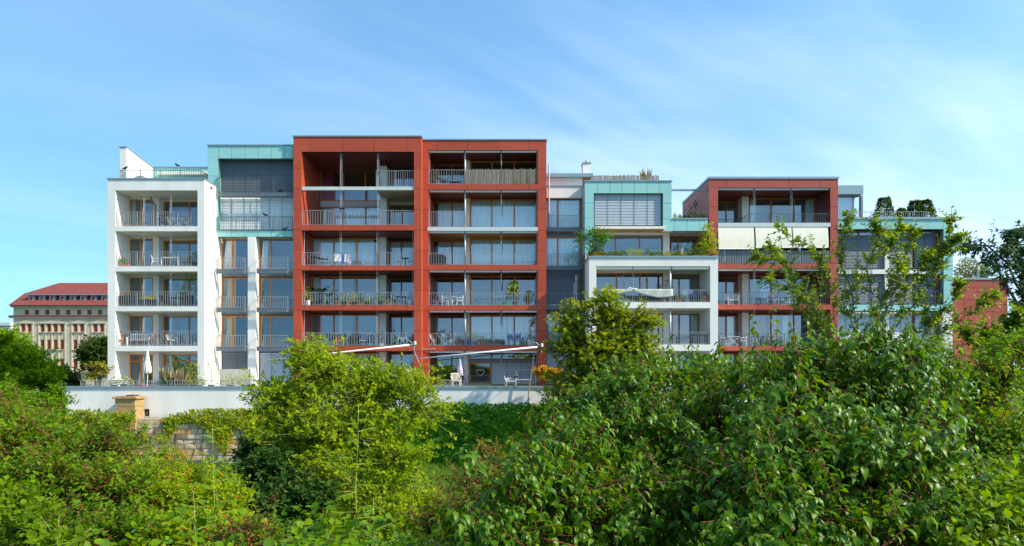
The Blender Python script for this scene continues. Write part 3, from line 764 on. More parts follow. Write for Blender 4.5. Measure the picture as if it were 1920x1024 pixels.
for k, (t_, b_, w) in enumerate(r_rows):
    z1, z0 = wz(t_, RY + .4), wz(b_, RY + .4)
    if k == 4: z0 = T0
    mp = 1046 if k < 3 else 1060
    cu = [(rx0 + .2, rx1 - .2, M['curtain'])] if w == 'c' else []
    window(Rk, RY + .4, rx0, rx1, z0, z1, [wx(mp, RY + .4)], M['wood_dk'] if k != 1 else M['wood'], curtains=cu)
    nz = wz(r_rows[k + 1][0], RY + .4) if k < 4 else T0 - .1
    if k < 4:
        pbox(Rk, 'spandrel', M['apron'], rx0, rx1, RY + .45, RY + .6, nz + .003, z0 - .003)
        slab(Rk, rx0, rx1, RY + .61, RY + 8, nz + .1, z0)
        apron(Rk, RY - .25, rx0 + .02, rx1 - .02, z0 - .30, z0 - .02)
        railing(Rk, RY - .2, rx0 + .02, rx1 - .02, z0 + .03, z0 + .95, M['rail'], sp=.19)
    if w == 'd': blind(Rk, RY + .3, rx0 + .05, rx1 - .5, z0 + .03, z1 - .02, M['blind_dk'])
    if w == 'b': blind(Rk, RY + .3, rx0 + .05, rx1 - .05, z0 + .05, z1 - .02, M['blind'])
pbox(Rk, 'lintel', M['apron'], rx0, rx1, RY + .31, RY + .5, wz(372.5, RY + .4) + .002, wz(371, RY))
MB().tube([(rx0 + .25, RY - .1, wz(430, RY)), (rx0 + .25, RY - .1, wz(310, RY))], .06, 8).build('flue_pipe', M['steel'], Rk)
# set-back roof storey and chimney
b = MB(); b.box(rx0, wx(1110, 58), 58, 62, rzt, wz(332, 58)); b.build('roof_storey', M['white'], Rk)
pbox(Rk, 'roof_edge', M['cap'], rx0, wx(1112, 57.6), 57.5, 62.2, wz(332, 57.6), wz(325.5, 57.6))
pbox(Rk, 'window', M['wood_dk'], wx(1093, 57.9), wx(1108, 57.9), 57.93, 58.1, wz(347, 57.9), wz(333.5, 57.9))
ch = MB(); ch.box(wx(1093, 59), wx(1107.5, 59), 59, 60, wz(326, 59), wz(306.5, 59)); ch = ch.build('chimney', M['white'], Rk)
pbox(ch, 'chimney_cap', M['lead'], wx(1092, 59), wx(1108.5, 59), 58.94, 60.06, wz(306.4, 59), wz(304.6, 59))
MB().tube([P(1100, 304.5, 59.5), P(1100, 301.5, 59.5)], .14, 8).build('chimney_pot', M['steel'], ch)

# ------------------------------------------------------------------ turquoise block with the big blind
DY = 52.0
Dk = thing('turquoise_apartment_block', 'turquoise-clad block with one big closed blind, above the white planted balcony', 'building', (wx(1180, DY), DY, T0))
dx0, dx1 = wx(1096.7, DY), wx(1259.3, DY); do0, do1 = wx(1113.3, DY), wx(1243.2, DY)
dzt = wz(340.5, DY)
d_jx = [wx(p, DY) for p in (1120, 1143.3, 1166.6, 1189.8, 1213, 1236)]
clad(Dk, M['teal'], M['teal_joint'], dx0, dx1, wz(362.3, DY), dzt, DY, d_jx)
clad(Dk, M['teal'], M['teal_joint'], dx0, do0, wz(475, DY), wz(362.3, DY), DY, [], [wz(p, DY) for p in (381, 409, 440)])
clad(Dk, M['teal'], M['teal_joint'], do1, dx1, wz(433, DY), wz(362.3, DY), DY, [], [wz(p, DY) for p in (381, 411)])
cap(Dk, dx0, dx1, DY, DY + 8, dzt)
dx2 = wx(1327, DY)
clad(Dk, M['teal'], M['teal_joint'], dx1, dx2, wz(433, DY), wz(411.5, DY), DY, [wx(p, DY) for p in (1264, 1288, 1312)])
pbox(Dk, 'roof_edge', M['cap'], dx1 + .06, dx2 + .02, DY - .06, DY + .5, wz(411.5, DY) + .003, wz(409, DY))
pbox(Dk, 'roof', M['floor'], dx1, dx2, DY + .36, DY + 9, wz(433, DY), wz(412.5, DY))
b = MB(); b.box(dx0 + .03, dx0 + .3, DY + .35, DY + 8, T0, dzt); b.box(dx1 - .3, dx1 - .03, DY + .35, DY + 8, wz(433, DY), dzt); b.box(dx0, dx2, DY + 8, DY + 8.25, T0, wz(412, DY)); b.box(dx0, dx1, DY + 8, DY + 8.25, wz(412, DY) + .002, dzt)
b.build('wall', M['teal_joint'], Dk)
side_clad(Dk, M['teal'], dx1 - .03, dx1 - .001, DY + .03, DY + 8, wz(412, DY), dzt, [wz(381, DY)], [DY + 2.5, DY + 5])
side_clad(Dk, M['teal'], dx0, dx0 + .03, DY + .03, DY + 8, wz(475, DY), dzt, [wz(381, DY), wz(409, DY)], [DY + 2.5, DY + 5])
pbox(Dk, 'roof', M['floor'], dx0 + .3, dx1 - .3, DY + .36, DY + 8, dzt - .3, dzt - .01)
window(Dk, DY + .32, do0, do1, wz(424, DY), wz(362.3, DY), [wx(1156, DY), wx(1200, DY)], M['wood_dk'])
blind(Dk, DY + .2, do0 + .06, do1 - .1, wz(422, DY), wz(363.5, DY), M['blind'])
pbox(Dk, 'sill', M['apron'], do0, do1, DY + .02, DY + .3, wz(425.5, DY), wz(424, DY) - .002)
pbox(Dk, 'awning_case', M['cream'], wx(1115, DY - .2), wx(1247, DY - .2), DY - .3, DY - .02, wz(430.5, DY), wz(425.5, DY) - .003)
slab(Dk, dx0 + .3, dx1 - .01, DY + .37, DY + 8, wz(434.5, DY) + .002, wz(426, DY))
pbox(Dk, 'soffit', M['wood_ceiling'], do0, dx1 - .01, DY + .0, DY + .36, wz(434.5, DY), wz(431, DY))
sc = MB(); n = 150
for i in range(n):
    x = wx(1108, DY) + (wx(1237, DY) - wx(1108, DY)) * (i + .5) / n
    sc.tube([(x, DY + .35, dzt + .1), (x + random.uniform(-.03, .03), DY + .35, wz(326.5, DY) + random.uniform(-.09, .06))], random.uniform(.014, .021), 5)
sc.build('willow_screen', M['bamboo'], Dk, kind='stuff')
railing(Dk, DY + .45, wx(1108, DY), wx(1238, DY), dzt + .1, wz(327, DY), M['rail_dk'], sp=.6)
# set-back window row on the planted balcony
Yd = DY + 1.4
ze = wz(479, 49.5)
z1d = wz(436, Yd)
window(Dk, Yd, wx(1100, Yd), wx(1241.5, Yd), ze + .05, z1d, [wx(1154, Yd), wx(1199, Yd)], M['wood_dk'])
pbox(Dk, 'pier', M['white'], wx(1243, Yd), wx(1255, Yd), Yd - .1, Yd + 1.2, ze, wz(433, DY) - .003)
window(Dk, Yd + 1, wx(1257, Yd + 1), wx(1326, Yd + 1), ze + .05, wz(446, Yd + 1), [wx(1271.5, Yd + 1), wx(1306, Yd + 1)], M['wood_dk'])
pbox(Dk, 'lintel', M['joint'], wx(1257, Yd + 1), wx(1326, Yd + 1), Yd + 1, Yd + 1.2, wz(446, Yd + 1) + .003, wz(433, DY) - .003)
pbox(Dk, 'pergola_beam', M['cap'], dx1 + .002, wx(1318, 53), DY + .6, DY + .8, wz(353.5, DY), wz(350.6, DY))

# ------------------------------------------------------------------ white planted balcony block
EY = 49.5
Ek = thing('white_balcony_block', 'white framed balcony block with planters along its roof edge, in front of turquoise block', 'building', (wx(1225, EY), EY, T0))
e_open = [(499.2, 566.6), (577.8, 646), (657.8, 725)]
frame_white(Ek, EY, (1104.3, 1346.3, 483.5, 725), (1118.2, 1331.7), e_open)
ezt = wz(483.5, EY)
ex0, ex1 = wx(1104.3, EY), wx(1346.3, EY); ei0, ei1 = wx(1118.2, EY), wx(1331.7, EY)
side_walls(Ek, (ex0, ei0), (ei1, ex1), EY + .36, EY + 2.45, T0, ezt, M['white'], back=False)
bk = MB(); bk.box(ex0 + .02, ei0 - .02, EY + 2.46, EY + 9, T0, wz(475.5, 52)); bk.box(ei1 + .01, ex1 - .01, EY + 2.46, EY + 9, T0, ezt); bk.build('wall', M['white'], Ek)
pbox(Ek, 'roof', M['floor'], ei0, ei1, EY + .36, EY + 9, ezt - .25, ezt - .01)
pbox(Ek, 'roof_edge', M['cap'], ex0 - .06, ex1 + .04, EY - .07, EY + .5, ezt + .003, wz(480, EY))
pbox(Ek, 'roof_edge', M['cap'], ex0 - .06, ex0 + .35, EY + .502, EY + 2.4, ezt + .003, wz(480, EY) - .002)
for k, (a, c) in enumerate(e_open):
    zf, zc = wz(c, EY), wz(a, EY)
    if k == 2: zf = T0
    FLOORS['E%d' % k] = zf
    if k < 2: slab(Ek, ei0, ei1, EY + .36, EY + 9, wz(e_open[k + 1][0], EY) + .002, zf)
    cur = [[], [(1135, 1195, 'curtain'), (1202, 1212, 'curtain')], []][k]
    rc = [[], [(1295, 1310, 'curtain')], []][k]
    loggia(Ek, EY, ei0, ei1, zf, zc, [
        (1111, 1243.6, 2.2, [1156, 1199.8, 1213], cur, {'fm': M['wood_dk']}),
        (1259, 1311, 2.9, [1273.5], rc, {'fm': M['wood_dk']})], None, M['white_in'], M['white'], M['wood_dk'])
    pbox(Ek, 'pier', M['white'], wx(1243.8, EY + 2.2), wx(1259, EY + 2.2), EY + 2.18, EY + 3.1, zf + .003, zc - .034)
    MB().tube([(wx(1258, EY), EY + .25, zf), (wx(1258, EY), EY + .25, zc)], .08, 10).build('post', M['steel'], Ek, smooth=True)
    cable(Ek, wx(1188, EY), EY + .2, zf, zc, .014)
    if k == 0: cassettes(Ek, EY, [ei0, wx(1187.5, EY), wx(1260, EY), ei1], zc, M['cream'], h=.2)
    if k < 2: railing(Ek, EY + .1, ei0 + .01, ei1 - .01, zf + .02, zf + .9, sp=.16)
railing(Ek, EY + .62, ex0 + .1, ex1 - .1, ezt + .02, ezt + .62, M['rail'], sp=.3, name='low_railing')

# ------------------------------------------------------------------ red block on the right
CY_ = 52.0
Ck = thing('red_apartment_block', 'red-clad block with three lowered cream awnings, right of the white planted balcony', 'building', (wx(1450, CY_), CY_, T0))
cx0, cx1 = wx(1329.5, CY_), wx(1571.5, CY_); ci0, ci1 = wx(1346.3, CY_), wx(1557, CY_)
czt = wz(335.5, CY_)
c_jx = [wx(p, CY_) for p in (1362.4, 1421, 1479.6, 1538)]
c_jz = [wz(p, CY_) for p in (351.5, 387.5, 424, 459, 494, 530, 571, 610, 649, 690)]
for k, (t_, b_) in enumerate([(335.5, 352), (494, 504), (571, 580.6), (649, 657.5)]):
    clad(Ck, M['red_hazed'], M['joint'], ci0 if k else cx0, ci1 if k else cx1, wz(b_, CY_), wz(t_, CY_), CY_, c_jx)
clad(Ck, M['red_hazed'], M['joint'], cx0, ci0, T0, wz(352, CY_), CY_, [], c_jz)
clad(Ck, M['red_hazed'], M['joint'], ci1, cx1, T0, wz(352, CY_), CY_, [], c_jz)
cap(Ck, cx0, cx1, CY_, CY_ + 8, czt, .16)
side_walls(Ck, (cx0 + .03, ci0 - .03), (ci1 + .03, cx1 - .03), CY_ + .36, CY_ + 8, T0, czt, M['room'])
side_clad(Ck, M['red_hazed'], cx0, cx0 + .028, CY_ + .03, CY_ + 8, wz(480, CY_), czt, c_jz, [CY_ + 1.5, CY_ + 4, CY_ + 6])
side_clad(Ck, M['red_hazed'], cx1 - .028, cx1, CY_ + .03, CY_ + 8, wz(480, CY_), czt, c_jz, [CY_ + 1.5, CY_ + 4, CY_ + 6])
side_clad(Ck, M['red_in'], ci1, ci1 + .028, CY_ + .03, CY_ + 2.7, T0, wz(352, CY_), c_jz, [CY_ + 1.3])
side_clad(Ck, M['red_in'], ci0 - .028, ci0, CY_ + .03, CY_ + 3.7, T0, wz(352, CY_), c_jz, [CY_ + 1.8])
pbox(Ck, 'roof', M['floor'], ci0 - .03, ci1 + .03, CY_ + .36, CY_ + 8, czt - .3, czt - .01)
c_fl = [(418, 352), (494, 425), (571, 504), (649, 580.6), (725, 657.5)]
pbox(Ck, 'slab_edge', M['slab_grey'], ci0 + .003, ci1 - .003, CY_ - .02, CY_ + 8, wz(425, CY_), wz(418, CY_))
for (t_, b_) in [(494, 504), (571, 580.6), (649, 657.5)]:
    slab(Ck, ci0 + .002, ci1 - .002, CY_ + .36, CY_ + 8, wz(b_, CY_) + .002, wz(t_, CY_), M['red_in'])
for k, (f_, c_) in enumerate(c_fl):
    zf, zc = wz(f_, CY_), wz(c_, CY_)
    if k == 4: zf = T0
    FLOORS['C%d' % k] = zf
    cur = [[(1406, 1416, 'curtain'), (1509, 1530, 'curtain')], [], [(1425, 1444, 'curtain'), (1470, 1482, 'curtain')], [(1447, 1453, 'curtain'), (1466, 1476, 'curtain')], []][k]
    lc = [(1363, 1382, 'curtain')] if k == 3 else []
    loggia(Ck, CY_, ci0, ci1, zf, zc, [
        (1338, 1383.5, 3.6, [1361.5], lc, {'fm': M['wood_dk']}),
        (1404, 1529, 2.6, [1446, 1488.5], cur, {'fm': M['wood_dk']})], None, M['red_in'], M['red_in'], M['wood_dk'], lintel=.12)
    pbox(Ck, 'column', M['white'], wx(1391.5, CY_ + 2.6), wx(1403.6, CY_ + 2.6), CY_ + 2.58, CY_ + 3.7, zf + .003, zc - .034)
    for px in (1416, 1486):
        for s in (-.05, .05): cable(Ck, wx(px, CY_) + s, CY_ + .2, zf, zc, .012)
    if k in (0, 2): cassettes(Ck, CY_, [ci0, wx(1415, CY_), wx(1485, CY_), ci1], zc, h=.12)
    if k in (2, 3): railing(Ck, CY_ + .1, ci0 + .01, ci1 - .01, zf + .02, zf + .95, M['rail_dk'], sp=.17)
railing(Ck, CY_ + .1, wx(1404.5, CY_), ci1 - .01, FLOORS['C0'] + .02, wz(400, CY_), M['rail_dk'], sp=.17, ret=([wx(1404.5, CY_) + .02], 2.2))
railing(Ck, CY_ + 2.3, ci0 + .05, wx(1391, CY_ + 2.3), FLOORS['C0'] + .02, FLOORS['C0'] + .75, M['rail_dk'], sp=.17)
for (a, c, yb_) in ((1347.2, 1414.4, 467), (1417.2, 1485, 464.5), (1487.2, 1553.5, 464.5)):
    s = MB(); x0, x1 = wx(a, CY_ - .1), wx(c, CY_ - .1); nn = 10
    for i in range(nn + 1):
        z = wz(426, CY_ - .1) + (wz(yb_, CY_ - .1) - wz(426, CY_ - .1)) * i / nn; y = CY_ + .02 - .16 * i / nn - .03 * math.sin(math.pi * i / nn)
        s.v += [(x0, y, z), (x1, y, z), (x1, y + .015, z), (x0, y + .015, z)]
    for i in range(nn):
        q = 4 * i; s.f += [(q, q+4, q+5, q+1), (q+2, q+6, q+7, q+3), (q+1, q+5, q+6, q+2), (q+3, q+7, q+4, q)]
    s.f += [(0, 1, 2, 3), (4*nn+3, 4*nn+2, 4*nn+1, 4*nn)]
    aw = s.build('awning', M['cream'], Ck)
    MB().tube([(x0 - .02, CY_ - .14, wz(yb_, CY_ - .1)), (x1 + .02, CY_ - .14, wz(yb_, CY_ - .1))], .035, 8).build('awning_bar', M['white_pl'], aw)
    MB().tube([(x0 - .02, CY_ + .06, wz(426, CY_)), (x1 + .02, CY_ + .06, wz(426, CY_))], .07, 8).build('awning_roller', M['cream'], aw)
ft = MB(); ft.box(ci0, ci1, CY_ + .05, CY_ + .1, FLOORS['C1'] + .9, FLOORS['C1'] + .94); ft.box(ci0, ci1, CY_ + .05, CY_ + .1, FLOORS['C1'] + .01, FLOORS['C1'] + .05)
ft = ft.build('slat_parapet', M['rail_dk'], Ck)
xx = ci0 + .03
while xx < ci1 - .08:
    pbox(ft, 'slat', M['apron'], xx, xx + .075, CY_ + .01, CY_ + .04, FLOORS['C1'] + .02, FLOORS['C1'] + .97); xx += .125

# ------------------------------------------------------------------ turquoise block on the right
FY = 52.4
Fk = thing('turquoise_apartment_block', 'turquoise-framed block with grey blinds and roof garden, second from the right end', 'building', (wx(1680, FY), FY, T0))
fx0, fx1 = cx1 + .01, wx(1787, FY); fi1 = wx(1769.5, FY)
fzt = wz(411.5, FY)
f_jx = [wx(p, FY) for p in (1596, 1634, 1672, 1710, 1740, 1769)]
clad(Fk, M['teal'], M['teal_joint'], fx0, fx1, wz(429.5, FY), fzt, FY, f_jx)
clad(Fk, M['teal'], M['teal_joint'], fi1, fx1, wz(583, FY), wz(429.5, FY), FY, [], [wz(p, FY) for p in (467, 505, 544)])
clad(Fk, M['teal'], M['teal_joint'], fx0, fi1, wz(583, FY), wz(571.5, FY), FY, f_jx)
pbox(Fk, 'roof_edge', M['cap'], fx0 - .0, fx1 + .05, FY - .08, FY + 8, fzt + .003, wz(407.4, FY))
b = MB(); b.box(fx1 - .3, fx1 - .03, FY + .36, FY + 8, T0, fzt); b.box(fx0, fx1, FY + 8, FY + 8.25, T0, fzt)
b.box(fx0, fx1, FY, FY + .3, T0, T0 + .5); b.build('wall', M['white'], Fk)
pbox(Fk, 'wall', M['white'], wx(1767, FY), fx1 - .02, FY + .02, FY + .35, T0 + .5, wz(583, FY) - .003)
side_clad(Fk, M['teal'], fx1 - .03, fx1, FY + .03, FY + 8, wz(583, FY), fzt, [wz(505, FY)], [FY + 4])
pbox(Fk, 'roof', M['floor'], fx0, fx1 - .3, FY + .36, FY + 8, fzt - .3, fzt - .01)
Yf = FY + .7
for k, (t_, b_) in enumerate([(429.5, 504), (512.5, 571.5), (583, 648), (658, 725)]):
    z1, z0 = wz(t_, FY), wz(b_, FY)
    xb_ = fi1 if k < 2 else wx(1767, FY)
    window(Fk, Yf, fx0, wx(1656, Yf), z0 + .02, z1 - .02, [wx(1610, Yf)], M['wood_dk'])
    pbox(Fk, 'pier', M['white'], wx(1656.3, Yf), wx(1664, Yf), Yf - .25, Yf + .3, z0, z1 - .004)
    window(Fk, Yf, wx(1664.3, Yf), xb_, z0 + .02, z1 - .02, [wx(1711, Yf), wx(1754, Yf)], M['wood_dk'])
    bm = M['blind_dk'] if k < 2 else M['blind']
    blind(Fk, Yf - .1, fx0 + .05, wx(1655, Yf), z0 + .1, z1 - (.35 if k == 0 else .04), bm)
    blind(Fk, Yf - .1, wx(1666, Yf), wx(1709, Yf), z0 + .1, z1 - (.2 if k == 0 else .04), bm)
    blind(Fk, Yf - .1, wx(1713, Yf), wx(1752, Yf), z0 + .1, z1 - (.2 if k == 0 else .04), bm)
    slab(Fk, fx0, fx1 - .3, Yf + .31, FY + 8, z0 - .25, z0)
    if k == 0: pbox(Fk, 'slab_edge', M['white'], fx0, fi1, FY + .35, Yf - .12, wz(512.5, FY) + .003, wz(504, FY) - .003)
    if k in (0, 1): railing(Fk, FY + .15, fx0, fi1 - .02 if k else wx(1655, FY), z0 + .03, z0 + 1.05, M['rail_dk'], sp=.17)
railing(Fk, FY + .5, fx0, wx(1748, FY), wz(407.4, FY) + .01, wz(394, FY), M['rail'], sp=.17, ret=([wx(1748, FY) - .02], 4))
# glass roof room
pbox(Fk, 'roof_edge', M['cap'], fx0, wx(1619, 55), 55, 60, wz(364, 55), wz(347.5, 55))
rm = MB(); rm.box(wx(1613, 55.6), wx(1617, 55.6), 55.5, 55.7, fzt, wz(364, 55)); rm.box(fx0, wx(1617, 55.6), 59, 59.2, fzt, wz(364, 55)); rm.build('wall', M['apron'], Fk)
window(Fk, 55.55, fx0, wx(1613, 55.6) - .003, fzt + .1, wz(364, 55) - .005, [wx(1600, 55.6)], M['lead'], curtains=[(fx0 + .1, wx(1598, 56), M['curtain'])])

# ------------------------------------------------------------------ plain red block at the right end
GY = 53.6
Gk = thing('red_end_block', 'low windowless red block with roof terrace at the right end of the row', 'building', (wx(1838, GY), GY, T0))
hx0, hx1 = fx1 + .01, wx(1889, GY); hzt = wz(524.5, GY)
clad(Gk, M['red_hazed'], M['joint'], hx0, hx1, T0, hzt, GY, [wx(p, GY) for p in (1808, 1862)], [wz(p, GY) for p in (540, 562, 585, 608, 640, 680)], depth=.4)
b = MB(); b.box(hx0, hx0 + .3, GY + .4, GY + 8, T0, hzt); b.box(hx1 - .3, hx1 - .03, GY + .4, GY + 8, T0, hzt); b.box(hx0, hx1, GY + 8, GY + 8.25, T0, hzt); b.build('wall', M['joint'], Gk)
side_clad(Gk, M['red_hazed'], hx1 - .028, hx1, GY + .03, GY + 8, T0, hzt, [wz(585, GY)], [GY + 4])
pbox(Gk, 'roof', M['floor'], hx0 + .3, hx1 - .3, GY + .4, GY + 8, hzt - .3, hzt - .01)
cap(Gk, hx0 + .05, hx1, GY, GY + 8, hzt, .15)
railing(Gk, GY + .5, hx0, wx(1860, GY), hzt + .16, wz(504, GY), M['rail_dk'], sp=.17, ret=([wx(1860, GY) - .02], 4))

# ------------------------------------------------------------------ terrace, its white wall, stone wall below
TWY = 46.3
tw0, tw1 = wx(118, TWY), wx(1850, TWY)
twz = wz(728.5, TWY)
tf = MB(); tf.box(tw0 + .4, tw1, TWY + .4, 53.9, 2.9, T0 - .002)
tag(tf.build('terrace_floor', M['floor'], None), kind='structure')
Tw = thing('terrace_wall', 'long white rendered terrace wall with zinc edge, below the apartment blocks', 'wall', (wx(560, TWY), TWY, 2.9))
holes = [(269, 280, 767, 781), (353, 365, 767.5, 775)]
b = MB(); zlo = 2.6
xs = [tw0]
for (a, c, t_, u_) in holes:
    b.box(xs[-1], wx(a, TWY), TWY, TWY + .4, zlo, twz)
    b.box(wx(a, TWY), wx(c, TWY), TWY, TWY + .4, wz(t_, TWY), twz)
    b.box(wx(a, TWY), wx(c, TWY), TWY, TWY + .4, zlo, wz(u_, TWY)); xs.append(wx(c, TWY))
b.box(xs[-1], tw1, TWY, TWY + .4, zlo, twz)
b.box(tw0, tw0 + .4, TWY + .4, 53.9, zlo, twz)
b.build('wall_face', M['white'], Tw)
for (a, c, t_, u_) in holes:
    window(Tw, TWY + .2, wx(a, TWY) + .004, wx(c, TWY) - .004, wz(u_, TWY) + .004, wz(t_, TWY) - .004, [], M['win_red'], glass=M['glass_dk'], fw=.06)
pbox(Tw, 'wall_cap', M['cap'], tw0 - .06, tw1, TWY - .07, TWY + .45, twz + .003, twz + .15)
railing(Tw, TWY + .3, wx(146, TWY), wx(545, TWY), twz + .16, wz(713, TWY), sp=.17)
railing(Tw, TWY + .3, wx(822, TWY), wx(870, TWY), twz + .16, wz(713, TWY), sp=.17)

SY = 45.2
Sw = thing('stone_retaining_wall', 'old sandstone block retaining wall partly hidden by creeper, below the white terrace wall', 'wall', (wx(340, SY), SY, 0))
swz = wz(784, SY)
pbox(Sw, 'mortar_core', mat('lime_mortar', (.55, .46, .32), .95, .15, 4), wx(-60, SY), wx(1900, SY), SY + .06, SY + .5, -.2, swz - .02)
stone_ms = [mat('sandstone_%d' % i, c, .9, .22, 3.5, .2, bump=.5, bscale=14) for i, c in enumerate([(.56, .42, .25), (.60, .46, .29), (.48, .37, .23), (.62, .40, .20), (.62, .31, .12), (.25, .20, .13), (.58, .48, .34)])]
stone_me = []
for i in range(14):
    me = bpy.data.meshes.new('stone'); t = MB(); t.box(-.5, .5, -.5, .5, -.5, .5)
    r_ = random.Random(i)
    vv = []
    for (x, y, z) in t.v: vv.append((x * (1 - r_.uniform(0, .06)), y + (r_.uniform(-.10, .08) if y < 0 else 0), z * (1 - r_.uniform(0, .12))))
    # bulged face centre gives a hewn look
    vv.append((r_.uniform(-.15, .15), -.5 - r_.uniform(.0, .14), r_.uniform(-.15, .15)))
    ff = [f for f in t.f if f != (0, 1, 5, 4)] + [(0, 1, 8), (1, 5, 8), (5, 4, 8), (4, 0, 8)]
    me.from_pydata(vv, [], ff); me.materials.append(random.choice(stone_ms)); me.update(); stone_me.append(me)
z = swz; rr = random.Random(5)
while z > .3:
    h = rr.uniform(.30, .44); x = wx(215, SY) - rr.uniform(0, .5)
    while x < wx(470, SY):
        w_ = rr.uniform(.42, 1.25)
        o = bpy.data.objects.new('stone', rr.choice(stone_me)); col.objects.link(o); o.parent = Sw
        o.location = (x + w_ / 2 - Sw.location.x, SY + rr.uniform(-.03, .02) + .08 - Sw.location.y, z - h / 2)
        o.scale = (w_ - .035, .16, h - .03); x += w_
    z -= h
# pillar of yellow sandstone standing on the stone wall
Sp = thing('sandstone_pillar', 'square yellow sandstone pillar with flat cap, in front of the white terrace wall', 'pillar', (wx(234, 45.4), 45.4, 2.9))
pbox(Sp, 'block', M['ochre'], wx(215, 45), wx(253.5, 45), 45, 46.1, 2.2, wz(763, 45))
pbox(Sp, 'block', M['ochre'], wx(215.5, 45), wx(253, 45), 45.01, 46.1, wz(763, 45) + .02, wz(748, 45))
pbox(Sp, 'cap_stone', M['ochre'], wx(212, 45), wx(257, 45), 44.9, 46.2, wz(748, 45) + .003, wz(744.5, 45))
pbox(Sp, 'cap_stone', M['ochre'], wx(217, 45), wx(251, 45), 45.03, 46.08, wz(744.5, 45) + .003, wz(743, 45))
pbox(Sp, 'iron_plate', M['joint'], wx(233, 45), wx(248, 45), 45.2, 45.8, wz(743, 45) + .003, wz(741, 45))
# low white garden wall at the far left
Gw = thing('garden_wall', 'low white garden wall showing between shrubs, left of the terrace', 'wall', (wx(40, 48), 48, 2.6))
MB().box(wx(-40, 48), tw0 - .3, 48, 48.3, 2.6, wz(749, 48)).build('wall_face', M['white'], Gw)

# ------------------------------------------------------------------ old office building far left
OY = 172.0
Ok = thing('old_office_building', 'old sandstone office building with red mansard roof and dormers, far behind on the left', 'building', (wx(130, OY), OY, 0))
ox0, ox1 = wx(25, OY), wx(330, OY)
def oz(py): return wz(py, OY)
def op(zx, zy): return (zx / 4.268, 500 + zy / 4.268)      # readings taken on an enlarged crop
main_rows = [(458, 523), (585, 663), (740, 822)]
groups = [(185, 235), (338, 391, 443, 496), (602, 655), (762, 815), (921, 974), (1081, 1134)]
wcols = [c for g in groups for c in g]
wins = []
for (t_, b_) in main_rows:
    for c in wcols: wins.append((wx((c - 15) / 4.268, OY), wx((c + 15) / 4.268, OY), oz(500 + b_ / 4.268), oz(500 + t_ / 4.268)))
attic = [215, 295, 378, 462, 546, 632, 715, 800, 884, 968, 1052, 1136]
for c in attic: wins.append((wx((c - 17) / 4.268, OY), wx((c + 17) / 4.268, OY), oz(500 + 385 / 4.268), oz(500 + 346 / 4.268)))
# wall as a grid of boxes around the openings
rowsz = sorted(set([(w[2], w[3]) for w in wins]))
b = MB(); zprev = 0.0
ztop = oz(574.5)
for (za_, zb_) in rowsz:
    b.box(ox0, ox1, OY, OY + 1, zprev, za_)
    xs_ = sorted([(w[0], w[1]) for w in wins if abs(w[2] - za_) < 1e-6]); xp = ox0
    for (a, c) in xs_: b.box(xp, a, OY, OY + 1, za_, zb_); xp = c
    b.box(xp, ox1, OY, OY + 1, za_, zb_); zprev = zb_
b.box(ox0, ox1, OY, OY + 1, zprev, ztop)
b.box(ox0, ox0 + 1, OY + 1, OY + 18, 0, ztop); b.box(ox0, ox1, OY + 18, OY + 19, 0, ztop)
b.build('wall', M['sand_wall'], Ok)
for (a, c, d, e) in wins:
    w = MB(); t = .26
    w.box(a, c, OY + .12, OY + .3, d, d + t); w.box(a, c, OY + .12, OY + .3, e - t, e); w.box(a, a + t, OY + .12, OY + .3, d + t, e - t); w.box(c - t, c, OY + .12, OY + .3, d + t, e - t)
    m = (a + c) / 2; w.box(m - .14, m + .14, OY + .11, OY + .3, d + t, e - t)
    if e - d > 6: w.box(a + t, c - t, OY + .115, OY + .3, d + (e - d) * .68, d + (e - d) * .68 + .16)
    w = w.build('window', M['win_red'], Ok)
    pbox(w, 'pane', M['glass_dk'], a + t, c - t, OY + .2, OY + .24, d + t, e - t)
def obox(name, x0, x1, y0, y1, d=.5, m='sand_trim', back=.0):
    pbox(Ok, name, M[m], wx(x0 / 4.268, OY), wx(x1 / 4.268, OY), OY - d, OY - back - .002, oz(500 + y1 / 4.268), oz(500 + y0 / 4.268))
for g in groups:
    lo, hi = g[0] - 27, g[-1] + 27
    for i in range(len(g) + 1):
        c = lo if i == 0 else hi if i == len(g) else (g[i - 1] + g[i]) / 2
        obox('pilaster', c - 5.5, c + 5.5, 456, 832, .10)
    obox('cornice', lo - 12, hi + 12, 449, 456, .25)
    pd = MB(); mid = (lo + hi) / 2
    pd.prism([(wx((lo - 14) / 4.268, OY), oz(500 + 448.5 / 4.268)), (wx((hi + 14) / 4.268, OY), oz(500 + 448.5 / 4.268)), (wx(mid / 4.268, OY), oz(500 + 433 / 4.268))], OY - .2, OY - .003)
    pd.build('pediment', M['sand_trim'], Ok)
    for (t_, b_) in main_rows:
        for c in g: obox('window_sill', c - 19, c + 19, b_ + 1, b_ + 5, .3)
obox('cornice', 80, 1300, 403, 414, .35, 'sand_trim'); obox('cornice_roof', 76, 1300, 391, 403, .5, 'roof_red')
obox('cornice', 92, 1300, 318, 327, .35, 'sand_trim'); obox('gutter', 88, 1300, 312, 318, .5, 'lead')
obox('base_course', 98, 1300, 832, 846, .6, 'sand_trim')
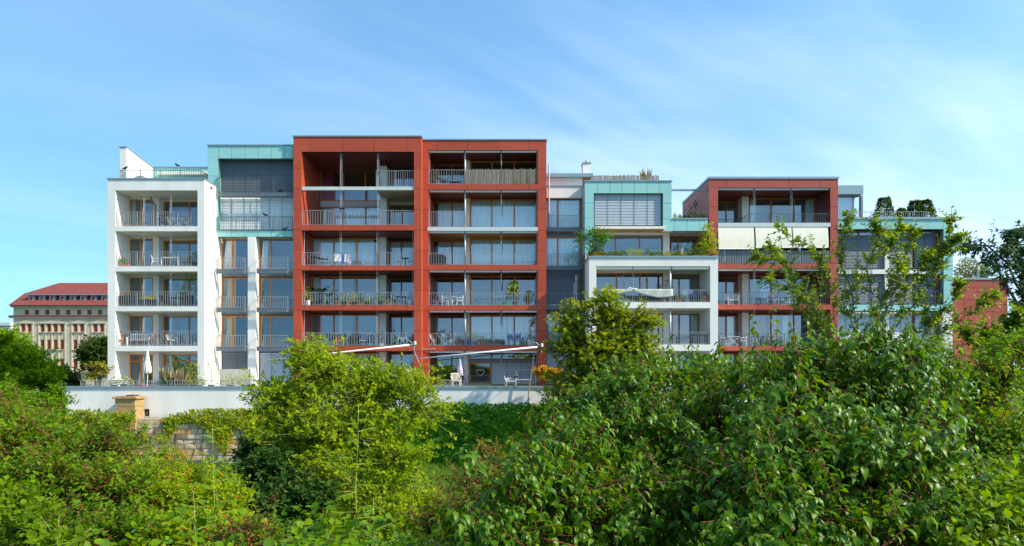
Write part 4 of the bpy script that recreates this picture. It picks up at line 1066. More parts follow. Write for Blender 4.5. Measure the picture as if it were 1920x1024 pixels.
# mansard roof: steep lower slope with dormers, hipped upper slope
rx = lambda zx: wx(zx / 4.268, OY); rz_ = lambda zy: oz(500 + zy / 4.268)
rf = MB()
y0, y1, yr = OY - 1.2, OY + 4, OY + 9.5
rd_ = lambda zx, zy, y: (wx(zx / 4.268, y), y, wz(500 + zy / 4.268, y))
rf.v = [(rx(93), y0, rz_(312)), (ox1, y0, rz_(312)), rd_(195, 214, y1), (ox1, y1, wz(500 + 214 / 4.268, y1)), rd_(475, 130, yr), (ox1, yr, wz(500 + 130 / 4.268, yr)),
        (rx(93), OY + 20, rz_(312)), (rx(195), OY + 15, wz(500 + 214 / 4.268, y1)), (ox1, OY + 20, rz_(312)), (ox1, OY + 15, wz(500 + 214 / 4.268, y1))]
rf.f = [(0, 1, 3, 2), (2, 3, 5, 4), (6, 0, 2, 7), (7, 2, 4), (4, 5, 9, 7), (7, 9, 8, 6)]
roof = rf.build('roof', M['roof_red'], Ok)
for c in [232, 315, 398, 480, 563, 648, 732, 816, 900, 984, 1068]:
    x0, x1 = rx(c - 25), rx(c + 25); yd = OY + .9
    d = MB(); d.box(x0, x1, yd, yd + 4.5, rz_(281), rz_(226)); d.box(x0 - .4, x1 + .5, yd - .4, yd + 5.4, rz_(226) + .003, rz_(219)); d = d.build('dormer', M['lead'], roof)
    w = MB(); a, e = x0 + .55, x1 - .55; q0, q1 = rz_(276), rz_(232)
    w.box(a, e, yd - .12, yd - .004, q0, q0 + .3); w.box(a, e, yd - .12, yd - .004, q1 - .3, q1); w.box(a, a + .3, yd - .12, yd - .004, q0 + .3, q1 - .3); w.box(e - .3, e, yd - .12, yd - .004, q0 + .3, q1 - .3)
    m = (a + e) / 2; w.box(m - .13, m + .13, yd - .12, yd - .004, q0 + .3, q1 - .3); w.box(a + .3, m - .13, yd - .11, yd - .005, (q0 + q1) / 2 - .1, (q0 + q1) / 2 + .1); w.box(m + .13, e - .3, yd - .11, yd - .005, (q0 + q1) / 2 - .1, (q0 + q1) / 2 + .1)
    w = w.build('dormer_window', mat('dormer_frame_red', (.42, .10, .04), .6, .1, 3) if c == 232 else bpy.data.materials['dormer_frame_red'], roof)
    pbox(roof, 'dormer_pane', M['glass'], a + .3, e - .3, yd - .06, yd - .03, q0 + .3, q1 - .3)
# pale flat building beyond it
Fb = thing('flat_office_building', 'pale flat-roofed glass building at the far left edge behind the trees', 'building', (wx(-40, 200), 200, 0))
pbox(Fb, 'wall', M['white'], wx(-200, 200), wx(22, 200), 200, 215, 0, wz(611, 200))
pbox(Fb, 'window', M['blind'], wx(-190, 200), wx(20, 200), 199.6, 199.99, wz(622, 200), wz(612, 200))
pbox(Fb, 'roof', M['slab_grey'], wx(-200, 200), wx(23.5, 200), 199, 216, wz(611, 200) + .01, wz(605, 200))
# ------------------------------------------------------------------ vegetation
T_NEAR = (np.array([(0, 0, 0), (0, .38, .02), (0, .72, -.06), (0, 1, -.30), (.24, .30, .09), (.19, .64, .03), (-.24, .30, .09), (-.19, .64, .03)], float),
          [(0, 4, 1), (1, 4, 5), (1, 5, 2), (2, 5, 3), (0, 1, 6), (1, 7, 6), (1, 2, 7), (2, 3, 7)])
T_MID = (np.array([(0, 0, 0), (.30, .42, .07), (0, .5, -.01), (-.30, .42, .07), (0, 1, -.12)], float),
         [(0, 1, 2), (2, 1, 4), (0, 2, 3), (2, 4, 3)])
T_FAR = (np.array([(0, 0, 0), (.34, .45, .08), (0, 1, -.08), (-.34, .45, .08)], float), [(0, 1, 2), (0, 2, 3)])
T_ROUND = (np.array([(0, 0, 0), (.38, .30, .06), (.34, .70, .05), (0, 1, -.06), (-.34, .70, .05), (-.38, .30, .06)], float),
           [(0, 1, 2), (0, 2, 3), (0, 3, 4), (0, 4, 5)])
T_LOBED = (np.array([(0, 0, 0), (.52, .18, .03), (.26, .42, .05), (.46, .78, .0), (.14, .66, .04), (0, 1.05, -.08), (-.14, .66, .04), (-.46, .78, 0), (-.26, .42, .05), (-.52, .18, .03)], float),
           [(0, 1, 2), (0, 2, 4), (2, 3, 4), (0, 4, 5), (0, 5, 6), (6, 7, 8), (0, 6, 8), (0, 8, 9)])

def unitv(a): return a / np.maximum(np.linalg.norm(a, axis=-1, keepdims=True), 1e-9)
def np_mesh(name, v, tris, m, smooth=False):
    me = bpy.data.meshes.new(name)
    v = np.ascontiguousarray(v, np.float32); t = np.ascontiguousarray(tris, np.int32)
    me.vertices.add(len(v)); me.vertices.foreach_set('co', v.ravel())
    me.loops.add(t.size); me.loops.foreach_set('vertex_index', t.ravel())
    k = t.shape[1]
    me.polygons.add(len(t)); me.polygons.foreach_set('loop_start', np.arange(0, t.size, k, dtype=np.int32))
    me.materials.append(m); me.update(calc_edges=True)
    if smooth: me.polygons.foreach_set('use_smooth', [True] * len(t))
    return me
def frames(d, nrm):
    d = unitv(d); x = np.cross(d, nrm); bad = np.linalg.norm(x, axis=1) < 1e-4
    x[bad] = (1, 0, 0); x = unitv(x); z = np.cross(x, d)
    return x, d, z
def leaves(name, pos, d, nrm, size, m, tpl, parent, width=1.0, kind=None):
    x, y, z = frames(d, nrm)
    tv, tf = tpl; k = len(tv)
    s = size[:, None, None]
    v = pos[:, None, :] + s * (tv[None, :, 0:1] * width * x[:, None, :] + tv[None, :, 1:2] * y[:, None, :] + tv[None, :, 2:3] * z[:, None, :])
    t = (np.array(tf)[None] + (np.arange(len(pos)) * k)[:, None, None]).reshape(-1, 3)
    b = np.array(base_of(parent))
    o = bpy.data.objects.new(name, np_mesh(name, v.reshape(-1, 3) - b, t, m)); col.objects.link(o); o.parent = parent
    if kind: o['kind'] = kind
    return o
def stems(name, p0, p1, r0, r1, m, parent, sides=3):
    """straight tapered twigs, all in one mesh"""
    d = unitv(p1 - p0); ref = np.where(np.abs(d[:, 2:3]) > .9, np.array([[1., 0, 0]]), np.array([[0, 0, 1.]]))
    u = unitv(np.cross(d, ref)); w = np.cross(d, u)
    vs_ = []
    for k in range(sides):
        a = 2 * math.pi * k / sides; q = u * math.cos(a) + w * math.sin(a)
        vs_.append(p0 + q * r0[:, None]); vs_.append(p1 + q * r1[:, None])
    v = np.stack(vs_, 1)
    n = len(p0); base = (np.arange(n) * 2 * sides)[:, None]
    f = []
    for k in range(sides):
        a, b_ = 2 * k, 2 * ((k + 1) % sides)
        f.append(np.concatenate([base + a, base + b_, base + b_ + 1, base + a + 1], 1))
    b = np.array(base_of(parent))
    o = bpy.data.objects.new(name, np_mesh(name, v.reshape(-1, 3) - b, np.concatenate(f), m, True)); col.objects.link(o); o.parent = parent
    return o
def ell(px, py, rx, ry, Y, rd=None):
    c = np.array(P(px, py, Y)); a, b = rx * Y / F, ry * Y / F
    return (c, np.array([a, rd if rd else min(a, b) * 1.0, b]))
def sample(ells, n, rmin=.55, front=.65, power=.6, clump=0.0, per_clump=12):
    if clump:                                        # shoots stand in tufts with gaps between them
        k = max(1, n // per_clump); C, p, o, i = sample(ells, k, rmin, front, power)
        q = rng.integers(0, k, n); return C[q], p[q] + rng.normal(0, clump, (n, 3)) * np.array([1, 1, .7]), unitv(o[q] + rng.normal(0, .35, (n, 3))), i[q]
    w = np.array([(e[1][0] * e[1][2]) ** .9 for e in ells]); w /= w.sum()
    idx = rng.choice(len(ells), n, p=w)
    C = np.array([e[0] for e in ells])[idx]; Rr = np.array([e[1] for e in ells])[idx]
    d = unitv(rng.normal(size=(n, 3)))
    flip = (d[:, 1] > 0) & (rng.random(n) < front); d[flip, 1] *= -1
    low = (d[:, 2] < -.3) & (rng.random(n) < .5); d[low, 2] *= -1
    r = rmin + (1 - rmin) * rng.random(n) ** power
    return C, C + d * Rr * r[:, None], unitv(d / Rr), idx
def shoot_leaves(S, D, Ln, per, ang=1.0, droop=.25, bend=.15, t0=.1, opp=True):
    n = len(S); t = np.linspace(t0, 1, per)[None, :] + rng.normal(0, .02, (n, per))
    D = unitv(D); ref = np.where(np.abs(D[:, 2:3]) > .95, np.array([[1., 0, 0]]), np.array([[0, 0, 1.]]))
    u = unitv(np.cross(D, ref)); w = np.cross(D, u)
    pos = S[:, None] + D[:, None] * (Ln[:, None] * t)[..., None]
    pos[..., 2] -= bend * Ln[:, None] * t ** 2
    k = np.arange(per)
    az = ((k // 2) * (math.pi / 2) + (k % 2) * math.pi if opp else k * 2.4)[None, :] + rng.random((n, 1)) * 6.28 + rng.normal(0, .3, (n, per))
    rad = u[:, None] * np.cos(az)[..., None] + w[:, None] * np.sin(az)[..., None]
    a = ang * (1.05 - .45 * t) + rng.normal(0, .18, (n, per))
    ld = D[:, None] * np.cos(a)[..., None] + rad * np.sin(a)[..., None]
    ld[..., 2] -= droop * (.6 + .8 * rng.random((n, per)))
    ld = unitv(ld)
    nr = D[:, None] * .6 + np.array([0, 0, .7]) + rng.normal(0, .28, (n, per, 3))
    sz = .55 + .75 * rng.random((n, per)); sz *= np.where(t > .9, .7, 1)
    return pos.reshape(-1, 3), ld.reshape(-1, 3), nr.reshape(-1, 3), sz.reshape(-1)
leaf_cache = {}
def leaf_parts(root, pos, d, nrm, size, m, tpl, width, limit, cell=26):
    """the leaves that show largest become objects of their own; returns the mask of the others"""
    px = CX + F * pos[:, 0] / pos[:, 1]; py = HY - F * (pos[:, 2] - EYE) / pos[:, 1]
    ok = np.where((px > 5) & (px < 1915) & (py > 5) & (py < 1019))[0]
    key = (px[ok] // cell).astype(int) * 1000 + (py[ok] // cell).astype(int)
    order = np.lexsort((pos[ok, 1], key)); first = np.ones(len(ok), bool); first[1:] = key[order][1:] != key[order][:-1]
    best = ok[order[first]]
    best = best[np.argsort(-(size[best] / pos[best, 1]))][:limit]
    kk = (m.name, id(tpl), width)
    if kk not in leaf_cache:
        tv = tpl[0].copy(); tv[:, 0] *= width
        leaf_cache[kk] = np_mesh('leaf', tv, np.array(tpl[1]), m)
    me = leaf_cache[kk]; b = base_of(root)
    x, y, z = frames(d[best], nrm[best])
    for i, j in enumerate(best):
        o = bpy.data.objects.new('leaf', me); col.objects.link(o); o.parent = root
        s = float(size[j]); mt = Matrix.Identity(4)
        for r in range(3):
            mt[r][0], mt[r][1], mt[r][2], mt[r][3] = x[i][r] * s, y[i][r] * s, z[i][r] * s, pos[j][r] - b[r]
        o.matrix_basis = mt
    mask = np.ones(len(pos), bool); mask[best] = False
    return mask
def limb_path(a, b, sag, n=6, wob=.05):
    a, b = Vector(a), Vector(b); L_ = (b - a).length; pts = []
    for i in range(n + 1):
        t = i / n; p = a.lerp(b, t); p.z += sag * L_ * math.sin(math.pi * t)
        if 0 < i < n: p += Vector((random.uniform(-1, 1), random.uniform(-1, 1), random.uniform(-1, 1))) * wob * L_ * .5
        pts.append(p)
    return pts
def shrub(name, label, cat, base, ells, n, per, leaf, slen, lm, tm, tpl=T_MID, width=1.0, up=.5, out=.7, jit=.45, ang=1.0, droop=.25, bend=.15,
          rmin=.5, parts=0, group=None, extra=(), trunk_r=.035, crown='foliage', opp=True, front=.65, cell=26, fill=0.0, twig_r=.006, clump=.12, per_clump=10):
    root = thing(name, label, cat, base, 0, group)
    C, S, O, idx = sample(ells, n, rmin, front, .6, clump, per_clump)
    D = unitv(O * out + np.array([0, 0, up]) + rng.normal(0, jit, (n, 3)) * .6)
    Ln = slen * (.6 + .8 * rng.random(n))
    S = S - D * (Ln * .55)[:, None]
    if len(extra):
        eS = np.array([e[0] for e in extra], float); eE = np.array([e[1] for e in extra], float)
        eD = unitv(eE - eS); eL = np.linalg.norm(eE - eS, axis=1)
    pos, d, nr, sz = shoot_leaves(S, D, Ln, per, ang, droop, bend, opp=opp)
    if len(extra):
        p2, d2, n2, s2 = shoot_leaves(eS, eD, eL, max(per, 14), ang, droop * 1.2, 0.0, t0=.05, opp=opp)
        pos, d, nr, sz = [np.concatenate(q) for q in ((pos, p2), (d, d2), (nr, n2), (sz, s2))]
    if fill:                                         # loose inner leaves
        k = int(fill * len(pos)); Cf, Sf, Of, _ = sample(ells, k, .1, .3, .8)
        df = unitv(rng.normal(size=(k, 3)) + np.array([0, 0, -.3])); nf = rng.normal(0, .5, (k, 3)) + np.array([0, 0, .8])
        pos, d, nr, sz = [np.concatenate(q) for q in ((pos, Sf), (d, df), (nr, nf), (sz, .8 + .4 * rng.random(k)))]
    size = sz * leaf
    if parts:
        mk = leaf_parts(root, pos, d, nr, size, lm, tpl, width, parts, cell)
        pos, d, nr, size = pos[mk], d[mk], nr[mk], size[mk]
    leaves(crown, pos, d, nr, size, lm, tpl, root, width, kind='stuff')
    # wood: limbs to every lobe, twigs to every shoot
    b = MB(); bz = Vector(base)
    for c, r in ells:
        foot = bz + Vector((random.uniform(-.25, .25), random.uniform(-.2, .2), -.05))
        pts = limb_path(foot, Vector(c), .08)
        b.tube(pts, [trunk_r * (1 - .7 * i / (len(pts) - 1)) for i in range(len(pts))], 6)
    b.build('branch', M['bark'], root, smooth=True)
    E = S + D * Ln[:, None]; E[:, 2] -= bend * Ln
    mid = S + D * (Ln * .5)[:, None]; mid[:, 2] -= bend * Ln * .25
    p0 = np.concatenate([C, S, mid]); p1 = np.concatenate([S, mid, E])
    r0 = np.concatenate([np.full(n, twig_r * 1.5), np.full(n, twig_r), np.full(n, twig_r * .7)]); r1 = np.concatenate([np.full(n, twig_r), np.full(n, twig_r * .7), np.full(n, twig_r * .35)])
    if len(extra):
        p0 = np.concatenate([p0, eS]); p1 = np.concatenate([p1, eE]); r0 = np.concatenate([r0, np.full(len(eS), twig_r * 1.2)]); r1 = np.concatenate([r1, np.full(len(eS), twig_r * .4)])
    stems('twigs', p0, p1, r0, r1, tm, root)['kind'] = 'stuff'
    return root, (S, D, Ln)

def berries(root, name, m, S, D, Ln, frac, per, r, hang=.06):
    sel = np.where(rng.random(len(S)) < frac)[0]; b = MB(); o = base_of(root)
    ico = [(0, 0, -1), (.9, 0, -.2), (0, .9, -.2), (-.9, 0, -.2), (0, -.9, -.2), (0, 0, 1.1)]
    fc = [(0, 2, 1), (0, 3, 2), (0, 4, 3), (0, 1, 4), (5, 1, 2), (5, 2, 3), (5, 3, 4), (5, 4, 1)]
    for j in sel:
        for q in range(per):
            p = S[j] + D[j] * Ln[j] * random.uniform(.75, 1.05) + rng.normal(0, hang * .6, 3); p[2] -= hang * .4
            k = len(b.v); rr_ = r * random.uniform(.75, 1.2)
            b.v += [(p[0] + x * rr_, p[1] + y * rr_, p[2] + z * rr_) for x, y, z in ico]; b.f += [tuple(i + k for i in f) for f in fc]
    if b.v: b.build(name, m, root, smooth=True, kind='stuff')

def up_shoots(lst, Y):
    """upright shoots given by foot and tip"""
    return [(np.array(P(a, b, Y + dy)), np.array(P(c, d, Y + dy * .6))) for (a, b, c, d, dy) in lst]

g0 = lambda x, y: ground_z(x, y) - .05
def foot(px, Y): x = wx(px, Y); return (x, Y, g0(x, Y))

DG = 'large dogwood shrubs on the near bank'
# front left dogwood
shrub('dogwood_shrub', 'dark green dogwood with drooping leaves at the bottom middle, before the bronze shrub', 'shrub', foot(1060, 6.2),
      [ell(1020, 950, 130, 110, 6.0), ell(960, 1000, 110, 80, 5.6), ell(1085, 870, 95, 100, 6.6), ell(1150, 950, 120, 110, 6.2), ell(900, 1010, 70, 50, 5.6)], 560, 12, .089, .42,
      L['dogwood'], M['twig_red'], T_NEAR, 1.0, up=.45, out=.75, droop=.95, clump=.15, per_clump=14, parts=150, group=DG, rmin=.28, fill=.16, twig_r=.0045)
# middle dogwood
s_, sh_ = shrub('dogwood_shrub', 'broad dogwood rising beside the small maple, with red twigs and dark berries', 'shrub', foot(1230, 8.0),
      [ell(1180, 770, 120, 90, 8.0), ell(1120, 850, 110, 110, 7.6), ell(1270, 725, 105, 75, 8.2), ell(1350, 800, 130, 130, 7.6), ell(1240, 880, 150, 130, 7.2), ell(1080, 790, 60, 70, 8.0), ell(1340, 700, 70, 45, 8.2), ell(1250, 980, 150, 90, 6.6)], 950, 12, .098, .46,
      L['dogwood'], M['twig_red'], T_NEAR, 1.0, up=.5, out=.7, droop=.95, clump=.15, per_clump=14, parts=200, group=DG, rmin=.28, fill=.16, twig_r=.005,
      extra=up_shoots([(1265, 690, 1255, 632, 0), (1300, 680, 1296, 640, .1), (1180, 720, 1178, 668, 0), (1120, 740, 1110, 690, -.2), (1060, 800, 1046, 742, 0), (1345, 680, 1350, 640, 0)], 7.6))
berries(s_, 'berries', M['berry'], *sh_, .12, 9, .006, .05)
# right dogwood
s_, sh_ = shrub('dogwood_shrub', 'biggest dogwood, dense with arching leaves and tall reddish shoots, filling the lower right', 'shrub', foot(1560, 7.0),
      [ell(1470, 730, 115, 75, 7.2), ell(1575, 690, 115, 75, 7.2), ell(1480, 850, 170, 130, 6.4), ell(1640, 760, 130, 110, 6.8), ell(1640, 900, 190, 140, 5.8), ell(1460, 970, 190, 110, 5.4), ell(1690, 690, 80, 55, 7.2), ell(1700, 1000, 160, 70, 5.2), ell(1415, 850, 100, 85, 6.8), ell(1400, 930, 110, 80, 6.0)], 1380, 12, .096, .46,
      L['dogwood'], M['twig_red'], T_NEAR, 1.0, up=.5, out=.7, droop=.95, clump=.15, per_clump=14, parts=280, group=DG, rmin=.28, fill=.16, twig_r=.005,
      extra=up_shoots([(1455, 690, 1449, 575, 0), (1420, 680, 1410, 588, .1), (1520, 660, 1514, 590, 0), (1560, 640, 1556, 606, .1), (1600, 640, 1602, 585, .2), (1640, 650, 1642, 600, .1), (1500, 680, 1480, 600, -.2), (1395, 720, 1388, 640, 0), (1560, 680, 1580, 612, -.3)], 6.8))
berries(s_, 'berries', M['berry'], *sh_, .08, 9, .006, .05)
# far right dogwood
shrub('dogwood_shrub', 'lighter dogwood at the right edge, below the plain red end block', 'shrub', foot(1830, 9.4),
      [ell(1780, 720, 110, 75, 9.4), ell(1870, 725, 100, 90, 9.0), ell(1880, 840, 110, 120, 8.4), ell(1790, 800, 110, 90, 9.0), ell(1900, 650, 60, 45, 9.6), ell(1850, 920, 110, 70, 7.6)], 800, 12, .085, .45,
      L['left'], M['twig_red'], T_NEAR, 1.0, up=.5, out=.7, droop=.7, clump=.15, per_clump=14, parts=120, group=DG, rmin=.28, fill=.16, twig_r=.005,
      extra=up_shoots([(1790, 670, 1786, 590, 0), (1820, 670, 1828, 612, 0), (1740, 680, 1728, 640, .2)], 9.2))
shrub('hazel_shrub', 'bright light green broad-leaved shrub in the bottom right corner', 'shrub', foot(1850, 5.4),
      [ell(1860, 985, 85, 60, 5.2), ell(1790, 1015, 75, 40, 5.0), ell(1905, 940, 50, 45, 5.4)], 170, 9, .085, .34,
      L['bright'], M['twig_green'], T_NEAR, 1.25, up=.6, out=.6, droop=.3, parts=80, rmin=.3, fill=.2, twig_r=.004)

# rose bush in the middle
def tips(l, Y): return [(np.array(P(a, b, Y)), np.array(P(c, d, Y + random.uniform(-.4, .4)))) for a, b, c, d in l]
s_, sh_ = shrub('wild_rose_bush', 'large yellow-green wild rose bush in the middle, reaching up in front of the terrace wall', 'shrub', foot(650, 18),
      [ell(605, 705, 48, 48, 18), ell(560, 750, 90, 55, 18), ell(690, 745, 100, 55, 18), ell(780, 770, 55, 60, 17.5), ell(640, 820, 140, 90, 17.4), ell(745, 870, 85, 95, 17), ell(570, 830, 85, 65, 17.6),
       ell(670, 920, 130, 80, 16.5), ell(505, 745, 38, 40, 18.2), ell(590, 665, 24, 26, 18), ell(700, 700, 28, 26, 18), ell(765, 715, 40, 26, 18), ell(740, 960, 90, 60, 16), ell(600, 990, 100, 60, 15.6)], 4200, 9, .098, .36, 
      L['rose'], M['twig_green'], T_MID, 1.2, up=.25, out=.75, jit=.6, droop=.12, bend=.3, rmin=.25, fill=.08, clump=.26, per_clump=26, opp=False, twig_r=.006,
      extra=tips([(600, 690, 592, 628), (615, 690, 628, 640), (585, 690, 568, 655), (700, 715, 690, 676), (712, 715, 728, 690), (745, 720, 752, 680), (770, 715, 780, 690), (480, 745, 440, 705), (500, 740, 462, 730), (520, 725, 510, 678), (560, 720, 540, 690), (650, 710, 645, 680), (800, 740, 836, 712)], 18))
berries(s_, 'hips', M['hip'], *sh_, .01, 2, .02, .08)
# dark brambles in its shade
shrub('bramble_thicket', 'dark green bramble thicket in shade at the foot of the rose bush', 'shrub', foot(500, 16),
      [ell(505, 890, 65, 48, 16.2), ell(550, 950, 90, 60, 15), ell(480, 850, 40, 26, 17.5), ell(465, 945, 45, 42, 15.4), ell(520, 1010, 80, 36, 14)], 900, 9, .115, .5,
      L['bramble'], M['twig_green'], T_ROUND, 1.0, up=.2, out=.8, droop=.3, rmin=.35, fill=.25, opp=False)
# left mass
s_, sh_ = shrub('spindle_shrub', 'dense green shrub at the left edge, tumbling down the bank', 'shrub', foot(80, 12),
      [ell(55, 835, 110, 75, 12), ell(150, 860, 120, 75, 11.6), ell(75, 930, 130, 85, 10.4), ell(205, 925, 95, 70, 10.4), ell(140, 1000, 150, 60, 9), ell(30, 780, 60, 50, 13), ell(-40, 900, 110, 120, 11), ell(215, 850, 45, 36, 12.4), ell(215, 1000, 70, 45, 8.6)], 2000, 11, .088, .42,
      L['left'], M['twig_red'], T_MID, .9, up=.35, out=.7, droop=.35, rmin=.3, fill=.12, clump=.2, per_clump=22, parts=60, cell=40)
shrub('snowberry_shrub', 'bright green round-leaved shrub in the bottom left corner', 'shrub', foot(60, 7.5),
      [ell(45, 985, 75, 45, 7.4), ell(10, 960, 50, 40, 7.6), ell(110, 1015, 60, 25, 7.2)], 150, 10, .075, .36, L['bright'], M['twig_green'], T_ROUND, 1.05, up=.4, out=.7, droop=.25, rmin=.3, fill=.2, parts=60, twig_r=.0028)
s_, sh_ = shrub('rose_hip_shrub', 'wild rose shrub dotted with red hips, before the stone wall', 'shrub', foot(340, 11),
      [ell(315, 948, 75, 50, 11), ell(380, 965, 65, 48, 10.6), ell(270, 912, 55, 42, 11.6), ell(420, 1005, 60, 36, 9.6), ell(320, 1005, 90, 40, 9.6), ell(425, 940, 45, 50, 11), ell(395, 905, 40, 28, 12), ell(330, 900, 45, 24, 12)], 1500, 9, .078, .34,
      L['rose'], M['twig_green'], T_MID, 1.15, up=.3, out=.7, jit=.6, droop=.2, rmin=.3, fill=.2, opp=False, twig_r=.0045)
berries(s_, 'hips', M['hip'], *sh_, .16, 1, .020, .05)
s_, sh_ = shrub('rose_hip_shrub', 'low wild rose with arching canes and clusters of bright red hips', 'shrub', foot(450, 7.4),
      [ell(455, 990, 45, 28, 7.4), ell(500, 1010, 45, 24, 7.2), ell(415, 1010, 40, 25, 7.4)], 110, 9, .055, .36,
      L['bright'], M['twig_red'], T_MID, .9, up=.4, out=.7, jit=.7, droop=.2, rmin=.2, opp=False, twig_r=.004,
      extra=[(np.array(P(450, 1024, 7.2)), np.array(P(545, 905, 7.0))), (np.array(P(430, 1024, 7.2)), np.array(P(490, 935, 7.2)))])
berries(s_, 'hips', M['hip'], *sh_, .22, 2, .014, .05)
s_, sh_ = shrub('bronze_shrub', 'small shrub with reddish bronze leaves by the patch of lawn, in front of the hedge', 'shrub', foot(920, 10),
      [ell(905, 905, 52, 42, 10), ell(955, 875, 48, 30, 10.4), ell(880, 960, 58, 50, 9.4), ell(925, 850, 28, 18, 10.4), ell(850, 985, 45, 40, 9)], 620, 11, .075, .4,
      L['bronze'], M['twig_red'], T_NEAR, .95, up=.45, out=.7, droop=.45, rmin=.3, fill=.15, parts=40)

# slender saplings with paired leaflets standing up from the bank
def sapling(label, foot_px, tip_px, Y, lm, n, ll, cat='sapling', lean=0, thick=.010, sub=True):
    a, b = P(*foot_px, Y), P(*tip_px, Y); a0 = Vector((a.x, a.y, min(a.z, g0(a.x, a.y) + .05)))
    root = thing('sapling', label, cat, a0, 0, 'slender saplings on the near bank')
    pts = limb_path(a0, b, .0, 7, .012)
    MB().tube(pts, [thick * (1 - .75 * i / 7) for i in range(8)], 6).build('stem', M['twig_green'], root, smooth=True)
    Pp, Dd, Nn, Ss = [], [], [], []; st = MB()
    H = (b - a).length
    for i in range(n):
        t = i / n; p = a.lerp(b, t); az = i * 2.4
        ld = Vector((math.cos(az), math.sin(az), random.uniform(-.1, .55))).normalized(); q = ll * (1.15 - .6 * t) * random.uniform(.8, 1.2)
        if sub:
            e = p + ld * q * 2.0; st.tube([p, p + ld * q + Vector((0, 0, .03 * q)), e], [.0035, .0025, .0015], 4)
            for k in range(5):
                for sgn in (-1, 1):
                    if k == 4 and sgn == 1: continue
                    w = ld.cross(Vector((0, 0, 1))).normalized() * sgn
                    Pp.append(p.lerp(e, .35 + .16 * k)); Dd.append((w * (1 if k < 4 else .05) + ld * .6 + Vector((0, 0, -.15))).normalized()); Nn.append((random.uniform(-.2, .2), random.uniform(-.2, .2), 1)); Ss.append(q * .75 * random.uniform(.8, 1.1))
        else:
            Pp.append(p); Dd.append((ld + Vector((0, 0, -.25))).normalized()); Nn.append((random.uniform(-.2, .2), random.uniform(-.2, .2), 1)); Ss.append(q * 1.9)
    st.build('leaf_stalk', M['twig_green'], root) if st.v else None
    Pp, Dd, Nn, Ss = np.array(Pp, float), np.array(Dd, float), np.array(Nn, float), np.array(Ss, float)
    mk = leaf_parts(root, Pp, Dd, Nn, Ss, lm, T_NEAR, 1.1, 120, 7)
    if mk.any(): leaves('foliage', Pp[mk], Dd[mk], Nn[mk], Ss[mk], lm, T_NEAR, root, 1.1, kind='stuff')
    return root
sapling('tallest slender sapling with paired leaflets, in front of the rose bush', (664, 1010), (672, 760), 7.0, L['bright'], 20, .135, thick=.010)
sapling('pale green sapling standing before the stone wall, left of the rose bush', (408, 1000), (398, 795), 7.6, L['bright'], 17, .125, thick=.009)
sapling('short sapling with yellowing leaves, beside the bronze shrub', (818, 1024), (820, 975), 6.4, L['yellow'], 11, .05, sub=False)
sapling('short leafy sapling at the foot of the tallest sapling', (705, 1024), (700, 935), 6.6, L['pot'], 9, .10)
sapling('short bright sapling at the bottom, left of the red hips', (372, 1024), (362, 920), 7.0, L['bright'], 10, .10)

# ------------------------------------------------------------------ plants against the walls
def wall_creeper(name, label, cat, Y, poly, n, leaf, lm, thick=.35, bulge=.25, group=None, tpl=T_MID, hang=.8):
    """leaf curtain on a wall: outline in photograph pixels at depth Y, thickness in metres"""
    xs = [p[0] for p in poly]; x0, x1 = min(xs), max(xs); ys = [p[1] for p in poly]; y0, y1 = min(ys), max(ys)
    root = thing(name, label, cat, (wx((x0 + x1) / 2, Y), Y - .2, g0(0, Y - .3)), 0, group)
    pts = []
    def inside(px, py):
        c = False; j = len(poly) - 1
        for i in range(len(poly)):
            (xi, yi), (xj, yj) = poly[i], poly[j]
            if (yi > py) != (yj > py) and px < (xj - xi) * (py - yi) / (yj - yi) + xi: c = not c
            j = i
        return c
    while len(pts) < n:
        px, py = random.uniform(x0, x1), random.uniform(y0, y1)
        if inside(px + random.gauss(0, 3), py + random.gauss(0, 3)): pts.append((px, py))
    pts = np.array(pts); X = (pts[:, 0] - CX) * Y / F; Zz = EYE + (HY - pts[:, 1]) * Y / F
    bz = .5 + .5 * np.sin(X * 2.3 + np.sin(Zz * 2.1) * 1.7) * np.sin(Zz * 2.9 + X * .8 + 1)
    bz2 = .5 + .5 * np.sin(X * 6.1 + 2 * np.sin(Zz * 5.1)) * np.sin(Zz * 7.3 + X * 1.8)
    yy = Y - .08 - bulge * (bz * .7 + bz2 * .5) - thick * rng.random(n) * .6
    pos = np.stack([X, yy, Zz], 1)
    d = np.stack([rng.normal(0, .45, n), -.35 + rng.normal(0, .25, n), -hang + rng.normal(0, .3, n)], 1)
    nr = np.stack([rng.normal(0, .3, n), -np.ones(n), .5 + rng.normal(0, .3, n)], 1)
    leaves('foliage', pos, unitv(d), nr, leaf * (.7 + .6 * rng.random(n)), lm, tpl, root, 1.15, kind='stuff')
    b = MB()
    for i in range(14):
        px = x0 + (x1 - x0) * (i + .5) / 14; a = Vector((wx(px, Y), Y - .02, g0(0, Y - .3))); e = Vector((wx(px + random.uniform(-20, 20), Y), Y - .03, wz(y0 + (y1 - y0) * .35, Y)))
        b.tube(limb_path(a, e, 0, 6, .03), [.03 - .003 * k for k in range(7)], 5)
    b.build('vine', M['bark'], root)
    return root
wall_creeper('ivy_hedge', 'tall dark green ivy curtain over the retaining wall, right of the rose bush', 'ivy', SY,
             [(700, 775), (780, 764), (815, 757), (850, 752), (900, 758), (960, 754), (1010, 757), (1060, 752), (1200, 758), (1560, 756), (1560, 880), (700, 880)], 46000, .19, L['ivy'], .4, .75)
